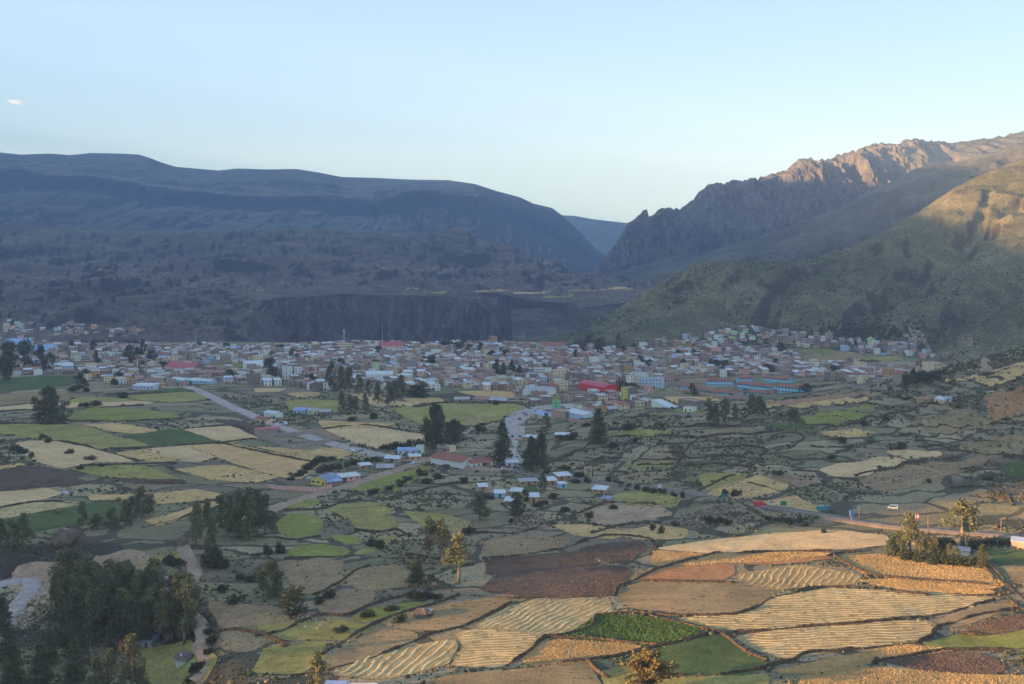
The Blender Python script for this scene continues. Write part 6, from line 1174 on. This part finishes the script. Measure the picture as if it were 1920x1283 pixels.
for i in near:
    c = HS[i]; z = c['z'] if c['z'] is not None else float(hgt(c['x'], c['y']))
    e = house('house', (c['x'], c['y'], z), c['rz'], c['w'], c['d'], c['h'], PAINT[c['paint']], PAINT[c['side']], ROOF[c['roof']], c['rt'], storeys=c['st'], tank=rT.random() < .3 and c['rt'] == 'flat', rods=rT.random() < .35 and c['rt'] == 'flat')
    lx, ly, ln = min(LM, key=lambda q: (q[0]-c['px'])**2+((q[1]-c['py'])*3)**2); dx, dy = c['px']-lx, (c['py']-ly)*3
    rel = ('left of' if dx < 0 else 'right of') if abs(dx) > abs(dy) else ('behind' if dy < 0 else 'below')
    rw = c['roof'].replace(' roof', '').replace('flat cement', 'flat'); lab = f"{HSTEP[c['st']]} {c['paint']} house, {rw} roof, {rel} {ln}"
    e['category'] = 'house'; e['group'] = 'houses of the town'; seen_l.setdefault(lab, []).append((c['px'], e))
for lab, es in seen_l.items():
    es.sort(key=lambda q: q[0])
    for k, (px, e) in enumerate(es): e['label'] = lab if len(es) == 1 else f'{lab}, {order_words(k)} from left'
# the rest of the town in one mass
PALL = list(PAINT.values()); RALL = list(ROOF.values()); pid = {k: i for i, k in enumerate(PAINT)}; rid = {k: i+len(PALL) for i, k in enumerate(ROOF)}; ipane = len(PALL)+len(RALL)
V = []; F = []; Mx = []
for i in range(len(HS)):
    if i in near: continue
    c = HS[i]; z = c['z'] if c['z'] is not None else float(hgt(c['x'], c['y'])); hw, hd, h = c['w']/2, c['d']/2, c['h']; ca, sa = math.cos(c['rz']), math.sin(c['rz']); b = len(V)
    rb = 0.0 if c['rt'] == 'flat' else (0.14*c['d'] if c['rt'] != 'shed' else 0.1*c['d']); L = []
    if c['rt'] == 'flat': L = [(-hw,-hd,-1.5),(hw,-hd,-1.5),(hw,hd,-1.5),(-hw,hd,-1.5),(-hw,-hd,h),(hw,-hd,h),(hw,hd,h),(-hw,hd,h)]; fs = [((0,1,5,4),0),((1,2,6,5),1),((2,3,7,6),1),((3,0,4,7),1),((4,5,6,7),2)]
    elif c['rt'] == 'shed': L = [(-hw,-hd,-1.5),(hw,-hd,-1.5),(hw,hd,-1.5),(-hw,hd,-1.5),(-hw,-hd,h),(hw,-hd,h),(hw,hd,h+rb),(-hw,hd,h+rb)]; fs = [((0,1,5,4),0),((1,2,6,5),1),((2,3,7,6),1),((3,0,4,7),1),((4,5,6,7),2)]
    else: L = [(-hw,-hd,-1.5),(hw,-hd,-1.5),(hw,hd,-1.5),(-hw,hd,-1.5),(-hw,-hd,h),(hw,-hd,h),(hw,hd,h),(-hw,hd,h),(-hw,0,h+rb),(hw,0,h+rb)]; fs = [((0,1,5,4),0),((1,2,6,9,5),1),((2,3,7,6),1),((3,0,4,8,7),1),((4,5,9,8),2),((8,9,6,7),2)]
    nb_ = len(L)
    if c['rt'] == 'flat' and rT.random() < .5:
        x0, y0 = rT.uniform(-hw, hw-3), rT.uniform(-hd, hd-3); q = len(L); L += [(x0,y0,h),(x0+3,y0,h),(x0+3,y0+3,h),(x0,y0+3,h),(x0,y0,h+2),(x0+3,y0,h+2),(x0+3,y0+3,h+2),(x0,y0+3,h+2)]; fs += [(tuple(q+t for t in f_), 1) for f_ in ((0,1,5,4),(1,2,6,5),(2,3,7,6),(3,0,4,7))]+[(tuple(q+t for t in (4,5,6,7)), 2)]
    sh = h/c['st']; nw = 2 if c['w'] < 8.5 else 3
    for s in range(c['st']):
        for k in range(nw):
            x = -hw+c['w']*(k+.5)/nw; z0 = s*sh+.35*sh; q = len(L); L += [(x-.6,-hd-.06,z0),(x+.6,-hd-.06,z0),(x+.6,-hd-.06,z0+1.2),(x-.6,-hd-.06,z0+1.2)]; fs.append(((q,q+1,q+2,q+3), 3))
    V += [(c['x']+x*ca-y*sa, c['y']+x*sa+y*ca, z+zz) for x, y, zz in L]
    for f_, m_ in fs: F.append(tuple(b+t for t in f_)); Mx.append((pid[c['paint']], pid[c['side']], rid[c['roof']], ipane)[m_])
print('mass houses', len(HS)-len(near))
tag(link('town_houses', mesh_from(V, F, PALL+RALL+[MATS['pane']], Mx)), 'dense mass of brick and tin roofed houses filling the town', 'houses', kind='stuff')
# trees inside the town
TT = [(175,668,30,16),(20,700,60,40),(48,692,56,40),(75,696,50,30),(8,715,50,26),(95,690,30,18),(268,672,36,18),(258,676,26,14),(285,682,28,16),(180,690,34,14),(245,680,34,20),(505,700,30,18),(150,725,26,26),(512,712,24,18),(525,663,18,20),(548,672,20,14),(810,690,26,14),(640,690,20,14),(868,655,18,26),(860,664,24,24),(835,655,18,20),(880,660,16,18),(1105,655,30,18),(1125,658,26,20),(1160,660,36,12),(1170,665,18,14),(1120,668,24,16),(1345,690,16,22),(1360,694,20,16),(1280,690,18,12),(1510,735,16,22),(1440,700,18,18),(1560,700,16,14),(1620,690,16,30),(1640,692,18,26),(1700,730,30,16),(1712,724,34,14),(1730,718,22,30),(1760,712,20,30),(1455,642,22,14),(1380,632,20,14),(1545,650,14,12),(1300,670,16,14),(1185,735,18,22),(1165,733,20,20),(1298,740,22,16),(930,760,10,14),(1580,652,18,14),(1215,690,12,16)]
for k, (px, py, h, w) in enumerate(TT): plant('round' if k % 3 else 'euc_wide', px, py, h, w, 'trees in the town', '', label=None if True else '')
for i in sorted(TREE_LOTS): plant('round' if i % 2 else 'euc_wide', Lp[i, 0], Lp[i, 1], random.uniform(11, 19), random.uniform(11, 17), 'trees in the town', '', pos=(LX[i], LY[i], float(hgt(LX[i], LY[i]))))
es = sorted(_tg[('trees in the town', '')], key=lambda q: q[0])
for k, (px, e) in enumerate(es): e['label'] = f'dark tree among the town houses, {order_words(k)} from the left'
# ------------------------------------------------------------------ vehicles
MATS['car_white'] = plain_mat('car_white', (0.72, 0.73, 0.75), 0.35, 0.05, 0.5, 0, 0.5); MATS['car_teal'] = plain_mat('car_teal', (0.05, 0.30, 0.34), 0.4, 0.1, 0.5, 0, 0.5); MATS['tyre'] = plain_mat('tyre', (0.012, 0.012, 0.013), 0.9); MATS['car_dark'] = plain_mat('car_dark', (0.03, 0.035, 0.05), 0.35, 0.1, 0.5, 0, 0.5); MATS['car_red'] = plain_mat('car_red', (0.30, 0.06, 0.04), 0.5)
WHEEL = MB().tube([(0, -0.11, 0), (0, 0.11, 0)], 0.34, 12).mesh([MATS['tyre']])
RIM = MB().tube([(0, -0.125, 0), (0, 0.125, 0)], 0.19, 10).mesh([MATS['steel']])
def vehicle(kind, px, py, ang, mat, label):
    p = pp(px, py); e = empty({'van': 'van', 'car': 'parked_car', 'truck': 'truck', 'bus': 'bus'}[kind], (p.x, p.y, p.z+0.9), math.radians(ang)); tag(e, label, kind)
    prof = {'van': [(-2.4,.3),(2.4,.3),(2.4,1.0),(1.7,1.2),(1.2,2.05),(-2.3,2.1),(-2.4,1.2)], 'car': [(-2.1,.3),(2.1,.3),(2.1,.8),(1.2,.95),(.6,1.45),(-1.2,1.48),(-1.9,.95),(-2.1,.85)], 'truck': [(1.2,.5),(3.2,.5),(3.2,1.5),(2.9,2.4),(1.2,2.4)], 'bus': [(-5,.35),(5,.35),(5,1.4),(4.8,2.9),(-5,2.9)]}[kind]
    hw = 1.0 if kind in ('truck', 'bus') else 0.85; n = len(prof); mb = MB(); mb.v = [(x, -hw, z) for x, z in prof]+[(x, hw, z) for x, z in prof]; mb.f = [tuple(range(n)), tuple(range(2*n-1, n-1, -1))]+[(k, k+n, (k+1) % n+n, (k+1) % n) for k in range(n)]; mb.m = [0]*len(mb.f)
    mb.build('cab' if kind == 'truck' else 'body', mat, e)
    if kind == 'truck': MB().box(-3.2, 1.1, -1.05, 1.05, 0.7, 2.7).build('cargo_box', mat, e)
    wz = {'van': (1.25, 1.9, -2.0, 1.35), 'car': (0.98, 1.38, -1.2, 0.65), 'truck': (1.5, 2.2, 1.5, 2.7), 'bus': (1.5, 2.5, -4.6, 4.6)}[kind]
    for s in (-1, 1): MB().box(wz[2], wz[3], s*hw-0.02, s*hw+0.02, wz[0], wz[1]).build('side_window', MATS['pane'], e)
    ax = {'van': 1.5, 'car': 1.3, 'truck': 2.2, 'bus': 3.2}[kind]
    for sx in (-1, 1):
        for s in (-1, 1): wl2 = link('wheel', WHEEL, e, (sx*ax, s*(hw-0.08), 0.34)); link('rim', RIM, wl2)
    return e
vehicle('van', 535, 798, -52, MATS['car_white'], 'white minivan driving down the straight road'); vehicle('car', 120, 930, 10, MATS['car_white'], 'white off road car parked between the left fields'); vehicle('car', 779, 872, 35, MATS['car_white'], 'white car on the lane in front of the orange shed'); vehicle('truck', 1543, 962, 20, MATS['car_teal'], 'teal box truck parked above the highway'); vehicle('van', 1674, 958, 160, MATS['car_white'], 'white camper van parked below the quarry bank'); vehicle('car', 945, 884, 20, MATS['car_white'], 'white car parked at the plaza by the annex'); vehicle('car', 938, 880, 80, MATS['car_dark'], 'dark car parked at the plaza behind the white one'); vehicle('car', 961, 822, 88, MATS['car_dark'], 'dark car driving up the boulevard'); vehicle('bus', 408, 680, 5, MATS['car_white'], 'white bus parked behind the football pitch'); vehicle('car', 660, 849, -40, MATS['car_white'], 'small white car near the lower end of the straight road'); vehicle('car', 582, 902, 20, MATS['car_white'], 'white car behind the wall left of the yellow house'); hpx('red_hut', (1419,951), (1432,952), 3, 2.4, 'red', 'red', 'flat cement roof', 'flat', 'small red box shaped hut beside the highway hedge', 'hut', windows=False)
# ------------------------------------------------------------------ poles, signs, mast, arch
def pole(px, py, hpx_, label, arm=True):
    p = pp(px, py); h = max(6.5, hpx_*p.y/FPX); e = empty('utility_pole', (p.x, p.y, p.z)); tag(e, label, 'pole', 'utility poles along the roads')
    MB().tube([(0, 0, -0.5), (0, 0, h)], [0.17, 0.11], 6).build('shaft', MATS['wood_pole'], e)
    if arm: MB().box(-0.9, 0.9, -0.06, 0.06, h-0.7, h-0.58).build('crossarm', MATS['wood_pole'], e)
PO = [(402,924,28,'lone pole in the left fields beside the copse'),(580,878,20,'pole in the ochre field above the yellow house'),(692,846,22,'pole at the lower end of the straight road'),(664,838,22,'second pole from the end of the straight road'),(710,845,26,'pole at the edge of the wheat field'),(712,884,18,'pole among the lane sheds'),(806,848,20,'pole left of the white hall'),(763,872,16,'pole by the white car'),(875,846,20,'pole behind the white hall'),(888,834,22,'pole beside the pine'),(1183,906,22,'pole on the slope right of the arch'),(1317,926,22,'pole above the rocky mound'),(1391,938,22,'pole with crossarm by the green sign'),(1611,975,26,'pole beside the white billboard'),(1740,992,18,'pole behind the farm trees'),(1877,998,24,'pole right of the tall golden tree'),(1059,745,26,'pole at the green plot'),(1018,768,20,'pole at the boulevard bend'),(1170,735,22,'left pole behind the narrow yellow house'),(1195,733,22,'right pole behind the narrow yellow house'),(952,785,30,'street pole at the top of the boulevard'),(28,982,24,'pole left of the green strip'),(250,942,22,'pole between the bank copse and the fields'),(365,707,18,'pole at the town start of the straight road'),(1560,742,30,'pole behind the school wall'),(1110,870,12,'short pole by the terraces')]
for px, py, h, lb in PO: pole(px, py, h, lb, h > 19)
MATS['sign_green'] = plain_mat('sign_green', (0.02, 0.22, 0.15), 0.5, 0.08); MATS['sign_blue'] = plain_mat('sign_blue', (0.12, 0.32, 0.62), 0.5, 0.1); MATS['sign_white'] = plain_mat('sign_white', (0.7, 0.72, 0.72), 0.5, 0.08)
def sign(px, py, w, h, up, mat, label, yaw=0, legs=2):
    p = pp(px, py); e = empty('road_sign', (p.x, p.y, p.z), math.radians(yaw)); tag(e, label, 'sign')
    MB().box(-w/2, w/2, -0.08, 0.08, up, up+h).build('panel', MATS[mat], e)
    for k in range(legs):
        x = 0 if legs == 1 else (-w/2+0.3 if k == 0 else w/2-0.3); MB().box(x-0.09, x+0.09, 0.09, 0.25, -0.5, up+h*0.8).build('post', MATS['steel'], e)
    return e
sign(1358, 941, 3.4, 1.4, 2.4, 'sign_green', 'green road sign above two round bushes on the highway'); sign(1469, 955, 3.0, 2.2, 1.8, 'sign_green', 'green and white road sign right of the container'); sign(1447, 950, 1.8, 0.9, 1.8, 'sign_blue', 'small blue road sign beside the hedge'); s_ = sign(1597, 979, 2.8, 3.0, 2.6, 'sign_blue', 'blue and white billboard facing the highway', 25, 1); MB().box(-1.4, -0.7, -0.10, -0.085, 2.65, 5.55).build('white_strip', MATS['sign_white'], s_); sign(1237, 919, 2.0, 1.8, 1.2, 'sign_white', 'white notice board beside the highway hedge')
# telecom mast
p = pp(645, 652); e = empty('telecom_mast', (p.x, p.y, p.z+8)); tag(e, 'lattice telecom mast rising above the town centre', 'mast')
for sx in (-1, 1):
    for sy in (-1, 1): MB().tube([(sx*1.1, sy*1.1, -9), (sx*0.6, sy*0.6, 18)], 0.12, 4).build('leg', MATS['steel'], e)
mb = MB()
for k in range(9):
    z = -8+k*3; r_ = 1.1-0.5*(z+9)/27
    for a, b in (((-r_, -r_), (r_, -r_)), ((r_, -r_), (r_, r_)), ((r_, r_), (-r_, r_)), ((-r_, r_), (-r_, -r_))): mb.tube([(a[0], a[1], z), (b[0], b[1], z+2.6)], 0.06, 3, cap=False)
mb.build('bracing', MATS['steel'], e)
for k in range(6): a_ = k*math.pi/3; MB().box(1.1*math.cos(a_)-0.2, 1.1*math.cos(a_)+0.2, 1.1*math.sin(a_)-0.15, 1.1*math.sin(a_)+0.15, 14.5 if k % 2 else 12, 17 if k % 2 else 14.3).build('antenna', PAINT['white'], e)
hpx('antenna_house', (632,657), (660,656), 14, 9, 'cream', 'brown brick', 'flat cement roof', 'flat', 'cream three storey building under the telecom mast', storeys=3, big=True)
for px, py, h in ((367, 655, 38), (717, 655, 48)):
    p = pp(px, py); hh = h*p.y/FPX; e = empty('radio_mast', (p.x, p.y, p.z)); tag(e, f'thin radio mast {"left" if px < 500 else "right"} of the telecom mast', 'mast'); MB().tube([(0, 0, 0), (0, 0, hh)], [0.35, 0.12], 5).build('shaft', MATS['steel'], e); MB().box(-0.5, 0.5, -0.1, 0.1, hh*0.7, hh*0.72).build('crossbar', MATS['steel'], e)
# stone arch gateway
p = pp(1102, 893); s = p.y/FPX; e = empty('stone_arch', (p.x, p.y, p.z)); tag(e, 'grey stone arch gateway with four finials on the terrace lane', 'arch')
W_, Hh = 20*s, 20*s; ri = 5.2*s
mb = MB(); n = 14; D = 1.1
A = [(ri*math.cos(math.pi*k/n), 8.5*s+ri*math.sin(math.pi*k/n)) for k in range(n+1)]; out = []
for x, z in A:
    k_ = max(abs(x)/(7.4*s), abs(z-8.5*s)/(7.0*s), 1e-6); out.append((x/k_ if abs(x) > 0.1 else x, min(8.5*s+(z-8.5*s)/k_, 16*s)))
V = []
for (x, z), (X_, Z_) in zip(A, out): V += [(x, -D, z), (X_, -D, Z_), (X_, D, Z_), (x, D, z)]
F = []
for k in range(n): b = 4*k; F += [(b, b+1, b+5, b+4), (b+1, b+2, b+6, b+5), (b+2, b+3, b+7, b+6), (b+3, b, b+4, b+7)]
mb.add(V, F); mb.build('arch_ring', MATS['pale_stone'], e)
for sx in (-1, 1):
    MB().box(min(sx*ri, sx*7.4*s), max(sx*ri, sx*7.4*s), -D, D, -0.5, 8.5*s).build('pier', MATS['pale_stone'], e); MB().box(min(sx*7.4*s, sx*10*s), max(sx*7.4*s, sx*10*s), -D*.8, D*.8, -0.5, 9*s).build('buttress', MATS['wall_stone'], e)
for x in (-6, -2, 2, 6): MB().tube([(x*s, 0, 15.5*s), (x*s, 0, 17.5*s), (x*s, 0, 20*s)], [0.9*s, 1.0*s, 0.2*s], 6).build('finial', MATS['pale_stone'], e)
# flag on a pole beside the pale lit tree
p = pp(1717, 1003); e = empty('flag_pole', (p.x, p.y, p.z)); tag(e, 'white pole with a pink banner by the pale lit tree', 'flag'); MATS['flag_pink'] = plain_mat('flag_pink', (0.62, 0.12, 0.30), 0.8, 0.1)
MB().tube([(0, 0, 0), (0, 0, 9.6)], [0.14, 0.08], 6).build('pole', PAINT['white'], e)
for z, m_ in ((9.0, 'flag_pink'), (8.2, 'sign_white'), (7.5, 'flag_pink')):
    V = []; F = []
    for k in range(5): V += [(0.1+k*0.35, 0.15*math.sin(k*1.4), z-0.05*k), (0.1+k*0.35, 0.15*math.sin(k*1.4), z+0.7-0.05*k)]
    for k in range(4): F.append((2*k, 2*k+2, 2*k+3, 2*k+1))
    link('flag_stripe', mesh_from(V, F, [MATS[m_]]), e)
# ------------------------------------------------------------------ two dark animals grazing on the left plain
MATS['horse_coat'] = plain_mat('horse_coat', (0.028, 0.022, 0.020), 0.7, 0.2, 2.0)
def horse(px, py, rz, label):
    p = pp(px, py)
    J = [((-.75,0,1.2),.30), ((-.2,0,1.15),.34), ((.4,0,1.2),.30), ((.75,0,1.35),.20), ((1.1,0,1.05),.15), ((1.35,0,.65),.13), ((1.5,0,.35),.08),
         ((-.8,.18,.75),.13), ((-.95,.18,.42),.07), ((-.85,.18,0),.06), ((-.8,-.18,.75),.13), ((-.95,-.18,.42),.07), ((-.85,-.18,0),.06),
         ((.5,.17,.7),.11), ((.52,.17,.38),.07), ((.5,.17,0),.06), ((.5,-.17,.7),.11), ((.62,-.17,.38),.07), ((.6,-.17,0),.06), ((-1.05,0,1.1),.06), ((-1.15,0,.6),.05)]
    E = [(0,1),(1,2),(2,3),(3,4),(4,5),(5,6),(0,7),(7,8),(8,9),(0,10),(10,11),(11,12),(2,13),(13,14),(14,15),(2,16),(16,17),(17,18),(0,19),(19,20)]
    me = bpy.data.meshes.new('horse'); me.from_pydata([j[0] for j in J], E, []); me.materials.append(MATS['horse_coat'])
    o = link('grazing_animal', me, None, (p.x, p.y, p.z+0.15), rz); o.modifiers.new('skin', 'SKIN'); o.modifiers.new('sub', 'SUBSURF').levels = 1
    for v, j in zip(me.skin_vertices[0].data, J): v.radius = (j[1], j[1])
    me.skin_vertices[0].data[1].use_root = True
    tag(o, label, 'livestock')
horse(327, 873, 0.3, 'dark grazing animal, the upper of the pair on the left plain'); horse(321, 881, 2.8, 'dark grazing animal, the lower of the pair on the left plain')
# sports pitch fence
a = pix(np.array([1228., 1300, 1322]), np.array([775., 768, 775])); e = empty('pitch_fence', tuple(a[0])); tag(e, 'tall mesh fence posts round the green sports pitch', 'fence')
for i in range(2):
    A_, B_ = Vector(a[i]), Vector(a[i+1]); k_ = int((B_-A_).length/5)
    for q in range(k_+1): t = A_+(B_-A_)*q/k_-Vector(a[0]); MB().tube([(t.x, t.y, t.z), (t.x, t.y, t.z+4)], 0.08, 4).build('post', MATS['steel'], e)
    t0, t1 = A_-Vector(a[0]), B_-Vector(a[0]); MB().tube([(t0.x, t0.y, t0.z+4), (t1.x, t1.y, t1.z+4)], 0.06, 4).build('rail', MATS['steel'], e)
# ------------------------------------------------------------------ air
m = bpy.data.materials.new('air'); m.use_nodes = True; m.node_tree.nodes.clear()
pv_ = m.node_tree.nodes.new('ShaderNodeVolumePrincipled'); om = m.node_tree.nodes.new('ShaderNodeOutputMaterial')
pv_.inputs['Color'].default_value = (0.38, 0.59, 1.0, 1); pv_.inputs['Density'].default_value = 9e-5; pv_.inputs['Anisotropy'].default_value = 0.0
pv_.inputs['Absorption Color'].default_value = (1, 1, 1, 1)
m.node_tree.links.new(pv_.outputs[0], om.inputs['Volume'])
hz = MB().box(-9400, 8900, -4500, 13300, -160, 1345).build('haze', m); tag(hz, 'thin blue evening air filling the valley', 'haze', kind='stuff')

# one small evening cloud, far beyond the haze
m = bpy.data.materials.new('cloud'); m.use_nodes = True; m.node_tree.nodes.clear()
cv = m.node_tree.nodes.new('ShaderNodeVolumePrincipled'); om = m.node_tree.nodes.new('ShaderNodeOutputMaterial'); cv.inputs['Color'].default_value = (1, 1, 1, 1); cv.inputs['Density'].default_value = 0.006; cv.inputs['Anisotropy'].default_value = 0.2
m.node_tree.links.new(cv.outputs[0], om.inputs['Volume'])
bm = bmesh.new(); bmesh.ops.create_icosphere(bm, subdivisions=4, radius=1.0)
for v in bm.verts: v.co *= 1+0.5*float(fbm(v.co.x*2+5, v.co.y*2+v.co.z*2, 4, 77))
me = bpy.data.meshes.new('cloud'); bm.to_mesh(me); bm.free(); me.materials.append(m)
x_, y_, z_ = P(31, 192, 16000); o = link('cloud', me, None, (x_, y_, z_)); o.scale = (120, 90, 34); o.rotation_euler = (0, 0.12, 0); tag(o, 'tiny pink evening cloud at the upper left of the sky', 'cloud', kind='stuff')
